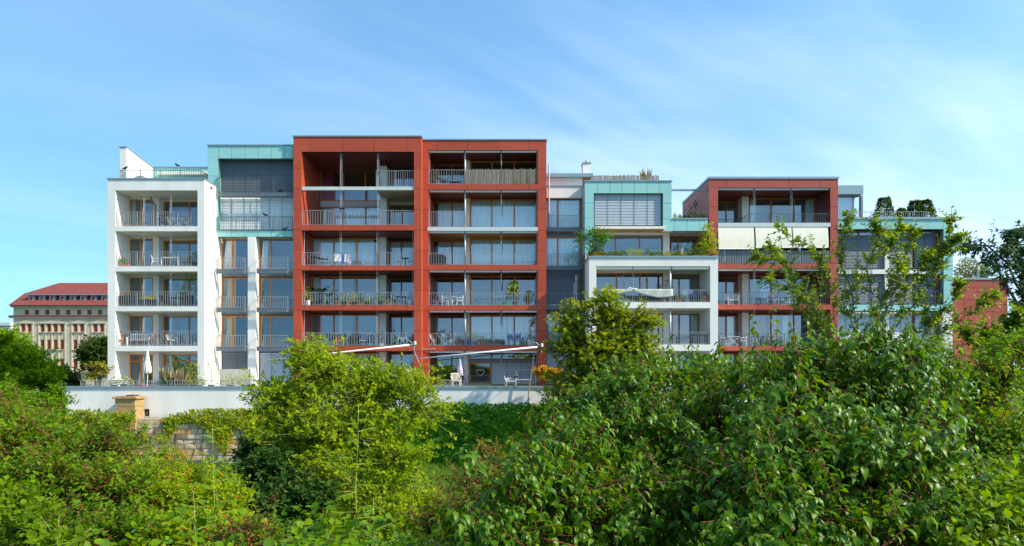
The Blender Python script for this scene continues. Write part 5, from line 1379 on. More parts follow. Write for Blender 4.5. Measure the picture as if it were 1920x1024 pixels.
wall_creeper('virginia_creeper', 'green and reddish creeper hanging over the stone wall, right of its bare stones', 'creeper', SY,
             [(306, 786), (330, 776), (360, 770), (400, 764), (450, 766), (520, 764), (600, 770), (600, 860), (480, 860), (462, 800), (440, 800), (436, 806), (430, 840), (416, 846), (405, 812), (385, 800), (372, 790), (345, 786), (322, 812), (315, 826), (309, 800)], 8000, .15, L['creeper'], .10, .10)
wall_creeper('virginia_creeper', 'green creeper over the left end of the stone wall, under the sandstone pillar', 'creeper', SY,
             [(60, 770), (130, 766), (180, 766), (216, 772), (255, 775), (262, 782), (246, 790), (243, 815), (252, 835), (225, 870), (60, 870)], 9000, .14, L['creeper'], .4, .4)
s_, sh_ = shrub('rose_hip_shrub', 'loose rose shrub straggling over the face of the stone wall', 'shrub', foot(270, 43.5),
      [ell(275, 835, 32, 24, 43.5, 1), ell(310, 850, 36, 20, 43.4, 1), ell(245, 830, 24, 24, 43.6, 1), ell(350, 862, 30, 18, 43.2, 1), ell(290, 820, 25, 14, 43.8, .8)], 260, 7, .14, .7,
      L['rose'], M['twig_green'], T_FAR, .9, up=.3, out=.6, jit=.9, droop=.1, rmin=.2, opp=False, twig_r=.01)
berries(s_, 'hips', M['hip'], *sh_, .2, 1, .06, .2)

# patch of lawn
n = 14000
gx_ = rng.uniform(-9, 6, n); gy_ = rng.uniform(28, 44.5, n); hz = np.array([ground_z(a, b) for a, b in zip(gx_, gy_)])
gp = np.stack([gx_, gy_, hz - .02], 1); gd = np.stack([rng.normal(0, .35, n), rng.normal(0, .35, n), np.ones(n)], 1)
x_, y_, z_ = frames(gd, np.stack([rng.normal(0, 1, n), -np.ones(n), np.zeros(n)], 1))
hh = (.16 + .2 * rng.random(n))[:, None]
v = np.stack([gp - x_ * .02, gp + x_ * .02, gp + y_ * hh], 1).reshape(-1, 3)
go = bpy.data.objects.new('grass', np_mesh('grass', v, np.arange(3 * n).reshape(-1, 3), L['grass'])); col.objects.link(go)
tag(go, 'short bright green lawn grass at the foot of the ivy curtain', 'grass', kind='stuff')

# low undergrowth under and between the shrubs
n = 30000
uy = 3 + 27 * rng.random(n) ** 1.3; ux = (rng.random(n) * 2 - 1) * uy * .85
keep = ~((np.abs(ux + 1.2) < 1.6) & (uy > 24)); ux, uy = ux[keep], uy[keep]; n = len(ux)
hh = np.array([ground_z(a, b) for a, b in zip(ux, uy)]); lump = .25 + .2 * np.sin(ux * 1.7 + np.sin(uy * 1.3)) * np.sin(uy * 1.9)
up_ = np.stack([ux, uy, hh + rng.random(n) ** 1.5 * (.25 + lump * 1.6)], 1)
x_, y_, z_ = frames(unitv(rng.normal(size=(n, 3)) * np.array([1, 1, .5])), rng.normal(0, .45, (n, 3)) + np.array([0, -.2, 1.]))
sz = (.055 + .07 * rng.random(n) + .002 * uy)[:, None, None]
v = up_[:, None] + sz * (T_ROUND[0][None, :, 0:1] * x_[:, None] + T_ROUND[0][None, :, 1:2] * y_[:, None] + T_ROUND[0][None, :, 2:3] * z_[:, None])
uo = bpy.data.objects.new('undergrowth', np_mesh('undergrowth', v.reshape(-1, 3), (np.array(T_ROUND[1])[None] + (np.arange(n) * 6)[:, None, None]).reshape(-1, 3), L['left'])); col.objects.link(uo)
tag(uo, 'low leafy undergrowth covering the bank between the shrubs', 'undergrowth', kind='stuff')

# ------------------------------------------------------------------ trees
def tree(name, label, base, ells, n, per, leaf, slen, lm, trunk_top, trunk_r, tpl=T_FAR, group=None, **kw):
    kw.setdefault('opp', False); kw.setdefault('up', .25); kw.setdefault('out', .7); kw.setdefault('droop', .25); kw.setdefault('rmin', .45); kw.setdefault('fill', .1); kw.setdefault('twig_r', .02); kw.setdefault('clump', .3 * slen)
    root, sh = shrub(name, label, 'tree', base, ells, n, per, leaf, slen, lm, M['bark'], tpl, trunk_r=trunk_r * .5, crown='crown', group=group, **kw)
    b = MB(); pts = limb_path(base, trunk_top, .0, 6, .02)
    b.tube(pts, [trunk_r * (1.15 - .6 * i / 6) for i in range(7)], 9); b.build('trunk', M['bark'], root, smooth=True)
    return root
tree('maple_tree', 'small yellowing maple in front of the white balcony block', (wx(1110, 43.4), 43.4, 0),
     [ell(1105, 575, 22, 24, 43.4, 1), ell(1150, 560, 30, 20, 43.2, 1), ell(1080, 610, 42, 26, 43.2, 1.2), ell(1140, 610, 42, 34, 43, 1.3), ell(1190, 600, 34, 26, 43.4, 1.2), ell(1075, 655, 38, 28, 43.2, 1.2), ell(1125, 665, 48, 38, 42.6, 1.4),
      ell(1185, 655, 42, 38, 43.2, 1.2), ell(1060, 610, 20, 40, 43.2, 1), ell(1090, 715, 50, 24, 42.8, 1.3), ell(1160, 715, 60, 36, 42.8, 1.3), ell(1050, 745, 38, 14, 42.6, 1), ell(1215, 605, 16, 20, 43.4, .8), ell(1210, 700, 40, 50, 43.4, 1)], 1700, 10, .19, .55,
     L['maple'], P(1120, 640, 43.4), .13, T_LOBED, droop=.5, fill=.12, rmin=.5, clump=.42, per_clump=12)
TL = 'trees at the left edge'
tree('lime_tree', 'big round-crowned green tree at the left edge, in front of the old office building', (wx(30, 62), 62, 2.6),
     [ell(15, 665, 45, 42, 62, 2.4), ell(60, 680, 36, 36, 61, 2), ell(-30, 690, 60, 60, 62, 3), ell(30, 715, 60, 36, 60, 2.4), ell(85, 705, 22, 28, 61, 1.4), ell(5, 640, 26, 18, 62, 1.4)], 2300, 12, .32, 1.2,
     L['tree'], P(25, 660, 62), .3, group=TL)
tree('lime_tree', 'low dark bushy tree between the big round tree and the terrace end', (wx(120, 66), 66, 2.6),
     [ell(122, 715, 28, 24, 66, 1.6), ell(105, 725, 22, 18, 65, 1.2), ell(140, 728, 18, 16, 66, 1.1)], 700, 10, .28, .9, L['dark'], P(122, 712, 66), .2, group=TL)
tree('lime_tree', 'dark green tree rising just behind the corner of the white block', (wx(186, 70), 70, 2.6),
     [ell(182, 660, 22, 20, 70, 1.5), ell(172, 672, 16, 12, 70, 1.2), ell(192, 645, 16, 12, 70, 1.2), ell(188, 690, 18, 14, 70, 1.2)], 600, 10, .30, 1.0, L['dark'], P(186, 665, 70), .2, group=TL)
tree('young_birch', 'small yellow-leaved young tree on the terrace corner by the white block', (wx(184, 49), 49, T0),
     [ell(182, 692, 16, 14, 49, .6), ell(172, 704, 10, 8, 49, .4), ell(196, 690, 9, 12, 49, .4)], 130, 9, .13, .5, L['yellow'], P(184, 695, 49), .05, T_MID, rmin=.2)
shrub('elder_bush', 'dark elder bush standing at the left end of the terrace wall', 'shrub', foot(95, 30),
      [ell(95, 765, 34, 26, 30), ell(60, 790, 40, 26, 29), ell(110, 742, 18, 16, 30.5)], 520, 10, .16, .6, L['left'], M['bark'], T_MID, up=.4, out=.7, droop=.3, rmin=.35, fill=.2, opp=False)
shrub('elder_bush', 'yellow-green bush at the far left edge below the big round tree', 'shrub', foot(25, 24),
      [ell(20, 765, 40, 30, 24), ell(-20, 750, 40, 40, 24), ell(55, 745, 25, 18, 25)], 480, 10, .12, .55, L['left'], M['bark'], T_MID, up=.4, out=.7, droop=.3, rmin=.35, fill=.2, opp=False)

# thin twiggy tree in front of the turquoise block
def twiggy(name, label, base, stems_px, Y, lm, leaf, n_sub, sub_len, bark, group=None, per=9, tpl=T_ROUND, ymin=.12):
    root = thing(name, label, 'tree', base, 0, group); b = MB()
    S, D, Ln = [], [], []
    for line, r in stems_px:
        pts = [Vector(base)] if line[0] is None else [P(*line[0], Y)]
        dy = random.uniform(-.8, .8)
        for i, q in enumerate(line[1:]): pts.append(P(q[0], q[1], Y + dy * (i + 1) / len(line)))
        fine = []
        for i in range(len(pts) - 1):
            for k in range(4): fine.append(pts[i].lerp(pts[i + 1], k / 4) + Vector((random.uniform(-1, 1), random.uniform(-1, 1), random.uniform(-1, 1))) * .025)
        fine.append(pts[-1]); m_ = len(fine)
        b.tube(fine, [r * (1 - .88 * i / (m_ - 1)) for i in range(m_)], 6)
        Lt = sum((fine[i + 1] - fine[i]).length for i in range(m_ - 1))
        for i in range(int(n_sub * Lt)):
            j = min(m_ - 2, int(m_ * (ymin + (1 - ymin) * random.random()))); p = fine[j].lerp(fine[j + 1], random.random())
            ax = (fine[j + 1] - fine[j]).normalized(); o = Vector((random.gauss(0, 1), random.gauss(0, 1), random.gauss(0, .8))); o -= ax * o.dot(ax); o.normalize()
            S.append(p); D.append((o * .9 + ax * .7 + Vector((0, 0, .1))).normalized()); Ln.append(sub_len * random.uniform(.25, 1.2) * (1.25 - .7 * j / m_))
    b.build('branch', bark, root, smooth=True)
    S, D, Ln = np.array(S, float), np.array(D, float), np.array(Ln, float)
    pos, d, nr, sz = shoot_leaves(S, D, Ln, per, 1.1, .3, .1, opp=False)
    leaves('crown', pos, d, nr, sz * leaf, lm, tpl, root, 1.0, kind='stuff')
    E = S + D * Ln[:, None]; E[:, 2] -= .1 * Ln
    stems('twigs', S, E, np.full(len(S), .007), np.full(len(S), .003), bark, root)['kind'] = 'stuff'
    return root
twiggy('wild_pear_tree', 'thin twiggy young tree with small round leaves, in front of the turquoise block', foot(1625, 14),
       [([None, (1615, 660), (1600, 560), (1575, 480), (1590, 398)], 0.0275), ([None, (1630, 640), (1655, 560), (1700, 480), (1712, 430)], 0.0303), ([None, (1660, 640), (1740, 540), (1770, 470), (1784, 412)], 0.0248),
        ([None, (1590, 650), (1530, 590), (1470, 500), (1445, 460)], 0.0220), ([None, (1600, 640), (1640, 600), (1625, 500), (1650, 440), (1640, 415)], 0.0220), ([None, (1560, 660), (1500, 580), (1480, 490), (1415, 480)], 0.0165),
        ([None, (1680, 660), (1750, 590), (1790, 560), (1800, 530)], 0.0220), ([None, (1700, 660), (1770, 620), (1830, 580), (1862, 552)], 0.0165), ([None, (1640, 640), (1680, 540), (1760, 480), (1802, 440)], 0.0193),
        ([None, (1570, 640), (1560, 540), (1530, 470), (1455, 425)], 0.0165), ([None, (1660, 640), (1700, 560), (1690, 500), (1672, 448)], 0.0165), ([None, (1540, 660), (1545, 600), (1500, 545), (1440, 520)], 0.0165),
        ([None, (1610, 640), (1580, 560), (1640, 480), (1690, 420)], 0.0165), ([None, (1720, 660), (1745, 600), (1720, 540), (1735, 470)], 0.0165)],
       14, L['twiggy'], .066, 11, .44, M['bark_pale'], ymin=.34)
twiggy('tall_shrub_tree', 'grey-green tree at the right edge with branches reaching left', foot(1925, 20),
       [([None, (1925, 600), (1915, 500), (1900, 440)], .12), ([(1925, 600), (1880, 520), (1860, 490)], .05), ([(1920, 560), (1890, 500), (1885, 470)], .05), ([(1940, 560), (1935, 480), (1925, 430)], .06),
        ([(1925, 520), (1850, 460), (1800, 462)], .04), ([(1930, 500), (1950, 450), (1960, 430)], .05)],
       20, L['blueish'], .15, 15, .75, M['bark'], per=12, tpl=T_MID, ymin=.25)
twiggy('tall_shrub_tree', 'light leafy young tree before the foot of the red end block', foot(1870, 12),
       [([None, (1880, 660), (1885, 625), (1895, 600)], .02), ([None, (1885, 650), (1905, 615), (1915, 590)], .02), ([None, (1840, 680), (1830, 640), (1812, 618)], .018), ([None, (1860, 670), (1858, 640), (1850, 622)], .018), ([None, (1890, 660), (1915, 640), (1930, 600)], .02)],
       12, L['twiggy'], .075, 13, .42, M['bark_pale'], ymin=.35)
# trees behind the viewer, which the lower windows mirror
n = 16000
ang_ = rng.uniform(-60, 60, n); hgt = 7.5 + 3.0 * np.sin(ang_ * .21) + 2 * np.sin(ang_ * .53 + 1) + 1.2 * np.sin(ang_ * 1.3)
pos = np.stack([ang_ * 1.6, -46 + rng.normal(0, 3, n), hgt * rng.random(n) ** .7], 1)
dd = unitv(rng.normal(size=(n, 3))); nn_ = rng.normal(size=(n, 3)) + np.array([0, 0, .6])
x_, y_, z_ = frames(dd, nn_); sz = (.9 * (.6 + .8 * rng.random(n)))[:, None, None]
v = pos[:, None] + sz * (T_MID[0][None, :, 0:1] * x_[:, None] + T_MID[0][None, :, 1:2] * y_[:, None] + T_MID[0][None, :, 2:3] * z_[:, None])
o = bpy.data.objects.new('tree_belt', np_mesh('tree_belt', v.reshape(-1, 3), (np.array(T_MID[1])[None] + (np.arange(n) * 5)[:, None, None]).reshape(-1, 3), L['tree'])); col.objects.link(o)
tag(o, 'belt of leafy trees mirrored in the lower windows', 'trees', kind='stuff')
# ------------------------------------------------------------------ things on the balconies
def at(px, Y, z): return Vector((wx(px, Y), Y, z))
def rot(v, a): c, s = math.cos(a), math.sin(a); return (v[0] * c - v[1] * s, v[0] * s + v[1] * c, v[2])

def plant_bits(root, c, w, d, h, n, leaf, lm, form='bush', tpl=T_MID):
    """foliage of a pot plant in local coordinates above c"""
    b = np.array(base_of(root)); c = np.array(c)
    if form == 'bush':
        u = unitv(rng.normal(size=(n, 3))); u[:, 2] = np.abs(u[:, 2]); r = rng.random(n)[:, None] ** .45
        p = u * r * np.array([w / 2, d / 2, h]); dr = unitv(u + np.array([0, 0, .2]) + rng.normal(0, .4, (n, 3)))
    elif form == 'column':
        t = rng.random(n); a = rng.random(n) * 6.28; rr = w / 2 * np.sqrt(rng.random(n)) * (1.1 - .7 * t)
        p = np.stack([np.cos(a) * rr, np.sin(a) * rr * d / w, t * h], 1); dr = unitv(np.stack([np.cos(a), np.sin(a), .4 + rng.normal(0, .4, n)], 1))
    elif form == 'weep':
        k = 9; a = rng.random(k) * 6.28; sel = rng.integers(0, k, n); t = rng.random(n); arch = w / 2 * (.4 + .6 * rng.random(k))
        rr = arch[sel] * t ** .6; p = np.stack([np.cos(a[sel]) * rr, np.sin(a[sel]) * rr * .5, h * (1 - .62 * (t - .15) ** 2 - .25 * t)], 1) + rng.normal(0, .04, (n, 3))
        dr = unitv(np.stack([np.cos(a[sel]) * .5, np.sin(a[sel]) * .5, -1 + 0 * t], 1) + rng.normal(0, .35, (n, 3)))
    elif form == 'tree':
        u = unitv(rng.normal(size=(n, 3))); r = rng.random(n)[:, None] ** .5
        p = u * r * np.array([w / 2, d / 2, h * .32]) + np.array([0, 0, h * .68]); dr = unitv(u + rng.normal(0, .5, (n, 3)))
    elif form == 'palm':
        k = 11; a = np.arange(k) * 2.4; sel = rng.integers(0, k, n); t = rng.random(n)
        p = np.stack([np.cos(a[sel]) * w / 2 * t, np.sin(a[sel]) * d / 2 * t, h * (.55 + .75 * t - .8 * t ** 2 * (.5 + .5 * ((sel * 37 % 11) / 11)))], 1)
        dr = unitv(np.stack([np.cos(a[sel]), np.sin(a[sel]), -.2 + 0 * t], 1) + rng.normal(0, .35, (n, 3)))
    elif form == 'grass':
        a = rng.random(n) * 6.28; p = np.stack([np.cos(a) * w * .25 * rng.random(n), np.sin(a) * d * .25 * rng.random(n), 0 * a], 1)
        dr = unitv(np.stack([np.cos(a) * .45, np.sin(a) * .45, 1 + 0 * a], 1) + rng.normal(0, .12, (n, 3)))
        leaves('foliage', p + c + b, dr, np.stack([np.cos(a), np.sin(a), .3 + 0 * a], 1), h * (.6 + .5 * rng.random(n)), lm, T_FAR, root, .12, kind='stuff'); return p
    elif form == 'topiary':
        k = 3; sel = rng.integers(0, k, n); u = unitv(rng.normal(size=(n, 3))); R_ = np.array([.22, .18, .14])[sel] * w / .44
        p = u * R_[:, None] + np.stack([0 * R_, 0 * R_, np.array([.25, .62, .92])[sel] * h], 1); dr = unitv(u + rng.normal(0, .3, (n, 3)))
    leaves('foliage', p + c + b, dr, rng.normal(0, .5, (n, 3)) + np.array([0, 0, .9]), leaf * (.7 + .6 * rng.random(n)), lm, tpl, root, 1.0, kind='stuff')
    if form in ('tree', 'weep', 'topiary', 'palm', 'column'):
        MB().tube([c, c + np.array([.02, 0, h * .5]), c + np.array([0, 0, h * .85])], [.022, .018, .012], 6).build('stem', M['bark'], root, local=True)
    return p

def flowers(root, c, p, m, n, r):
    sel = rng.integers(0, len(p), n); b = MB()
    for j in sel:
        q = np.array(c) + p[j] + np.array([0, -.04, .04]); rr_ = r * random.uniform(.7, 1.3)
        b.lathe([(rr_ * .3, -rr_ * .4), (rr_, 0), (rr_ * .25, rr_ * .5)], tuple(q), 5)
    b.build('flowers', m, root, local=True, kind='stuff')

GP = 'potted plants on the balconies'
def potted(label, loc, r, h, pm, lm, pw, ph, n=90, leaf=.11, form='bush', fl=None, fn=14, name='potted_plant', cat='plant', fr=.05):
    o = thing(name, label, cat, loc, random.uniform(0, 3) * 0, GP)
    MB().lathe([(r * .70, 0), (r * .95, h * .86), (r * 1.08, h * .87), (r * 1.08, h), (r * .9, h), (r * .86, h * .9)], (0, 0, 0), 12).build('pot', pm, o, smooth=False, local=True)
    c = (0, 0, h * .9)
    p = plant_bits(o, c, pw, pw * .8, ph, n, leaf, lm, form)
    if fl: flowers(o, c, p, fl, fn, fr)
    return o
def planter(label, loc, w, h, pm, lm, ph, n=140, leaf=.10, fl=None, fn=20, d=.26, form='bush', name='planter_box'):
    o = thing(name, label, 'planter', loc, 0, 'planters on the balconies')
    b = MB(); t = .025
    b.box(-w/2, w/2, -d/2, d/2, 0, h * .85); b.box(-w/2 - .01, w/2 + .01, -d/2 - .01, -d/2 + t, h * .85, h); b.box(-w/2 - .01, w/2 + .01, d/2 - t, d/2 + .01, h * .85, h); b.box(-w/2 - .01, -w/2 + t, -d/2 + t, d/2 - t, h * .85, h); b.box(w/2 - t, w/2 + .01, -d/2 + t, d/2 - t, h * .85, h)
    b.build('trough', pm, o, local=True)
    c = (0, 0, h * .88)
    p = plant_bits(o, c, w * 1.05, d * 1.5, ph, n, leaf, lm, form)
    if fl: flowers(o, c, p, fl, fn, .05)
    return o
def chair(label, loc, rz, m, style='arm', seat_m=None, name='garden_chair', h=.88, w=.5):
    o = thing(name, label, 'chair', loc, rz, 'balcony chairs')
    sm = seat_m or m; s = w / 2
    if style == 'fold':
        for sx in (-s, s):
            MB().tube([(sx, -.24, 0), (sx, .22, h)], .016, 6).build('leg', m, o, local=True)
            MB().tube([(sx * .9, .28, 0), (sx * .9, -.24, .46)], .016, 6).build('leg', m, o, local=True)
        b = MB()
        for i in range(5): b.box(-s, s, -.24 + .095 * i, -.165 + .095 * i, .44, .462)
        b.build('seat', sm, o, local=True)
        b = MB()
        for i in range(4): b.box(-s + .02, s - .02, .135 + .022 * i, .155 + .022 * i, .58 + .08 * i, .635 + .08 * i)
        b.build('backrest', sm, o, local=True)
    else:
        for sx in (-s, s):
            MB().tube([(sx, -.26, 0), (sx * .96, -.22, .42)], .022, 6).build('leg', m, o, local=True)
            MB().tube([(sx, .26, 0), (sx * .96, .2, .42)], .022, 6).build('leg', m, o, local=True)
            MB().tube([(sx, -.2, .42), (sx * 1.06, -.2, .63), (sx * 1.06, .2, .66), (sx * .95, .24, .8)], .022, 6).build('armrest', m, o, local=True)
        b = MB(); b.box(-s, s, -.25, .22, .41, .45); b.build('seat', sm, o, local=True)
        b = MB()
        for i in range(7):
            x = -s + .04 + (w - .08) * i / 6
            b.tube([(x, .2, .45), (x * 1.02, .29, h - .03)], .022, 4)
        b.tube([(-s, .29, h - .02), (0, .31, h + .01), (s, .29, h - .02)], .026, 6); b.build('backrest', sm, o, local=True)
    return o
def table(label, loc, w, d, h, m, style='legs', top_m=None, name='garden_table'):
    o = thing(name, label, 'table', loc, 0, 'balcony tables'); tm = top_m or m
    if style == 'round':
        MB().lathe([(w / 2 - .02, h - .035), (w / 2, h - .02), (w / 2 - .005, h)], (0, 0, 0), 20).build('tabletop', tm, o, local=True)
        MB().lathe([(.22, 0), (.2, .03), (.04, .06), (.03, h - .04)], (0, 0, 0), 10).build('pedestal', m, o, local=True)
    elif style == 'fold':
        MB().box(-w/2, w/2, -d/2, d/2, h - .03, h).build('tabletop', tm, o, local=True)
        for sx in (-1, 1):
            for sy in (-1, 1):
                MB().tube([(-sx * w * .42, sy * d * .42, 0), (sx * w * .42, sy * d * .42, h - .03)], .015, 6).build('leg', m, o, local=True)
    else:
        MB().box(-w/2, w/2, -d/2, d/2, h - .04, h).build('tabletop', tm, o, local=True)
        for sx in (-1, 1):
            for sy in (-1, 1):
                MB().box(sx * w * .46 - .025, sx * w * .46 + .025, sy * d * .44 - .025, sy * d * .44 + .025, 0, h - .041).build('leg', m, o, local=True)
    return o
def bench(label, loc, w, m, rz=0):
    o = thing('garden_bench', label, 'bench', loc, rz); s = w / 2
    for i in range(4): MB().box(-s, s, -.22 + .11 * i, -.13 + .11 * i, .42, .445).build('slat', m, o, local=True)
    b = MB(); b.box(-s, s, .26, .29, .86, .92); b.box(-s, s, .24, .27, .5, .54); b.build('back_frame', m, o, local=True)
    for i in range(11):
        x = -s + .07 + (w - .14) * i / 10; MB().box(x - .025, x + .025, .25, .275, .541, .859).build('back_slat', m, o, local=True)
    for sx in (-s, s):
        MB().box(sx - .03, sx + .03, -.25, -.19, 0, .62).build('leg', m, o, local=True); MB().box(sx - .03, sx + .03, .24, .30, 0, .93).build('leg', m, o, local=True)
        MB().box(sx - .035, sx + .035, -.27, .239, .621, .65).build('armrest', m, o, local=True)
    return o
def parasol(label, loc, h, m, r=.2, pole=None):
    o = thing('closed_parasol', label, 'parasol', loc, 0, 'closed parasols')
    MB().lathe([(.26, 0), (.26, .07), (.05, .1)], (0, 0, 0), 14).build('base', M['planter_dk'], o, local=True)
    MB().tube([(0, 0, .08), (0, 0, h * .98)], .025, 8).build('pole', pole or M['white_pl'], o, local=True)
    MB().lathe([(.05, h * .36), (r * 1.05, h * .40), (r * .95, h * .55), (r * .62, h * .72), (r * .5, h * .74), (r * .55, h * .78), (r * .3, h * .92), (.03, h), (.02, h * 1.03)], (0, 0, 0), 36, .16, 9).build('canopy', m, o, local=True, smooth=True)
    return o
def drying_rack(label, loc, w, cloths):
    o = thing('drying_rack', label, 'drying rack', loc)
    b = MB(); s = w / 2
    for y in (-.25, .25):
        b.tube([(-s, y, .95), (s, y, .95)], .012, 5); b.tube([(-s * .8, y, 0), (-s * .8, -y, .95)], .012, 5); b.tube([(s * .8, y, 0), (s * .8, -y, .95)], .012, 5)
    for i in range(6): b.tube([(-s, -.2 + .08 * i, .95), (s, -.2 + .08 * i, .95)], .005, 4)
    b.build('frame', M['white_pl'], o, local=True)
    for x0, x1, ln, m in cloths: cloth_sheet(o, x0, x1, -.27, .96, ln, m)
    return o
def cloth_sheet(o, x0, x1, y, z, ln, m, name='laundry', sag=.03):
    b = MB(); n, k = 7, 5
    for j in range(k + 1):
        for i in range(n + 1):
            t = i / n; v = j / k
            b.v.append((x0 + (x1 - x0) * t, y + sag * math.sin(t * 9 + j) * v - .015, z - ln * v - .02 * math.sin(t * 3.1)))
    for j in range(k + 1):
        for i in range(n + 1):
            q = b.v[j * (n + 1) + i]; b.v.append((q[0], q[1] + .012, q[2]))
    m1 = (n + 1) * (k + 1)
    for j in range(k):
        for i in range(n):
            a = j * (n + 1) + i; b.f += [(a, a + n + 1, a + n + 2, a + 1), (m1 + a, m1 + a + 1, m1 + a + n + 2, m1 + a + n + 1)]
    return b.build(name, m, o, local=True)
def bird(label, loc, rz, s=1.0):
    o = thing('blackbird', label, 'bird', loc, rz, 'dark birds perched on the railings')
    b = MB()
    b.tube([(-.20 * s, 0, .05 * s), (-.09 * s, 0, .08 * s), (0, 0, .11 * s), (.07 * s, 0, .15 * s), (.11 * s, 0, .20 * s), (.145 * s, 0, .21 * s)], [.012 * s, .045 * s, .062 * s, .052 * s, .038 * s, .012 * s], 10)
    b.build('body', M['black'], o, smooth=True, local=True)
    MB().tube([(.14 * s, 0, .21 * s), (.185 * s, 0, .202 * s)], [.010 * s, .002 * s], 6).build('beak', M['yellow_fl'], o, local=True)
    for sy in (-.02, .02): MB().tube([(0, sy * s, .06 * s), (.015 * s, sy * s, 0)], .005 * s, 5).build('leg', M['black'], o, local=True)
    return o

WF = [wz(424.5, WY), wz(499.5, WY), wz(574.5, WY), wz(648.5, WY), T0]
w_ = lambda px, dy, k: at(px, WY + dy, WF[k] + .004)
# white block, from the top
table('white folding table on the top loggia of the white block', w_(337, .9, 0), .95, .6, .72, M['white_pl'], 'fold')
chair('white folding chair left of the table on the top loggia of the white block', w_(320, 1.0, 0), R(90), M['white_pl'], 'fold')
chair('white folding chair right of the table on the top loggia of the white block', w_(355, 1.0, 0), R(-90), M['white_pl'], 'fold')
chair('dark covered armchair beside the pier, top loggia of the white block', w_(306, .8, 0), R(30), M['black'], h=1.0)
planter('low terracotta trough with thin plants, top loggia of the white block', w_(256, .6, 0), .8, .2, M['terracotta'], L['pot'], .3, 40, .07)
potted('small thin plant in clay pot, left corner of the white block top loggia', w_(238, .6, 0), .13, .22, M['terracotta'], L['pot'], .4, .55, 40, .08)
planter('leafy green trough, left corner of the second loggia from the top, white block', w_(229, .5, 1), .95, .25, M['terracotta'], L['pot'], .5, 220, .10)
table('white dining table, second loggia from the top of the white block', w_(322, .8, 1), 1.3, .7, .74, M['white_pl'], 'legs')
chair('white garden chair left of the dining table, second loggia from the top', w_(293, .8, 1), R(100), M['white_pl'])
chair('brown garden chair at the right end of the dining table, second loggia', w_(349, .9, 1), R(-90), M['chair_wood'])
potted('tall green plant with red blooms, right end of second loggia, white block', w_(365, .6, 1), .2, .35, M['planter_dk'], L['pot'], .5, .85, 130, .10, 'column', M['red_fl'], 8)
planter('dark trough with red and pink flowers, third loggia of the white block, left', w_(237, .5, 2), 1.5, .82, M['planter_dk'], L['pot'], .34, 220, .10, M['red_fl'], 26)
planter('dark trough with yellow trailing flowers, third loggia of the white block', w_(277, .5, 2), 1.25, .55, M['planter_dk'], L['pot_y'], .3, 190, .10, M['yellow_fl'], 22)
potted('tall leafy tree in dark pot reaching the ceiling, third loggia, white block', w_(356, .8, 2), .28, .85, M['planter_dk'], L['pot_y'], 1.3, 1.5, 420, .13, 'column')
potted('bushy light green plant in dark pot, beside the tall potted tree', w_(343, .5, 2), .22, .75, M['planter_dk'], L['pot'], .6, .55, 150, .12)
chair('black garden chair on the third loggia of the white block', w_(309, .9, 2), R(90), M['black'])
table('black round table on the third loggia of the white block', w_(327, .9, 2), .8, .8, .72, M['black'], 'round')
bench('white slatted garden bench on the fourth loggia of the white block', w_(262, .8, 3), 1.6, M['white_pl'])
chair('light wooden high-backed chair at the left end of the fourth loggia', w_(222, .6, 3), R(20), M['wood'], 'fold', h=1.15)
chair('wooden high-backed chair left of the white bench, fourth loggia', w_(236, .9, 3), R(10), M['chair_wood'], 'fold', h=1.1)
chair('dark teak folding chair right of the white bench, fourth loggia', w_(287, .7, 3), R(-80), M['chair_wood'], 'fold', h=.95)
chair('dark teak folding chair before the pier, fourth loggia of the white block', w_(299, .8, 3), R(70), M['chair_wood'], 'fold', h=.95)
chair('white armchair with checked cushion on the fourth loggia of the white block', w_(322, .7, 3), R(60), M['white_pl'], seat_m=M['cloth'])
potted('small white pot at the right end of the fourth loggia', w_(367, .5, 3), .15, .3, M['white_pl'], L['pot'], .2, .15, 20, .06)
tzz = T0 + .004
parasol('closed cream parasol on the terrace before the white block', at(276.5, 48.0, tzz), 2.55, M['cloth'], .23)
potted('round white-flowering bush on the terrace at the left corner', at(232, 47.2, tzz), .25, .25, M['planter_dk'], L['pot_y'], 1.5, .55, 260, .10, 'bush', M['pale_fl'], 60)
potted('low white-flowering bush on the terrace, near the closed cream parasol', at(214, 47.2, tzz), .25, .2, M['planter_dk'], L['pot'], 1.0, .5, 180, .10, 'bush', M['pale_fl'], 30)
potted('pink flower pot beside the closed cream parasol', at(270, 47.3, tzz), .17, .22, M['pink_fl'], L['pot'], .4, .5, 40, .09)
potted('tall feathery ornamental grass on the terrace, right of the cream parasol', at(322, 47.2, tzz), .3, .2, M['planter_dk'], L['dry'], 2.2, 1.35, 60, .1, 'grass')
potted('second clump of feathery grass nearer the bright shrub', at(340, 47.2, tzz), .3, .2, M['planter_dk'], L['dry'], 1.6, 1.15, 45, .1, 'grass')
for lab, px, w__, h__, lm_, fr_ in [('bright yellow-green shrub on the terrace, before the white block right end', 363, 1.3, 1.55, 'pot_y', 'column'), ('slender airy shrub on the terrace, by the white return wall', 396, 1.1, 1.6, 'pot_y', 'column'),
                          ('low green bush on the terrace below the tall feathery grass', 310, 1.5, .6, 'pot', 'bush'), ('low green bush on the terrace under the bright shrub', 372, 1.6, .55, 'pot_y', 'bush'), ('leafy bush on the terrace before the beige screen', 432, 1.5, .75, 'pot_y', 'bush'), ('bush in front of the right end of the beige screen', 462, 1.2, .9, 'pot_y', 'bush')]:
    potted(lab, at(px, 47.1, tzz), .25, .2, M['planter_dk'], L[lm_], w__, h__, 240, .11, fr_, name='terrace_shrub')
b = thing('folding_screen', 'beige folding screen standing on the terrace below the white piers', 'screen', at(441, 48.4, T0 + .004), 0)
for i in range(3):
    x0 = -1.02 + .68 * i; MB().box(x0, x0 + .665, -.02 + .012 * (i % 2), .02 + .012 * (i % 2), .05, 1.26).build('panel', M['beige'], b, local=True)
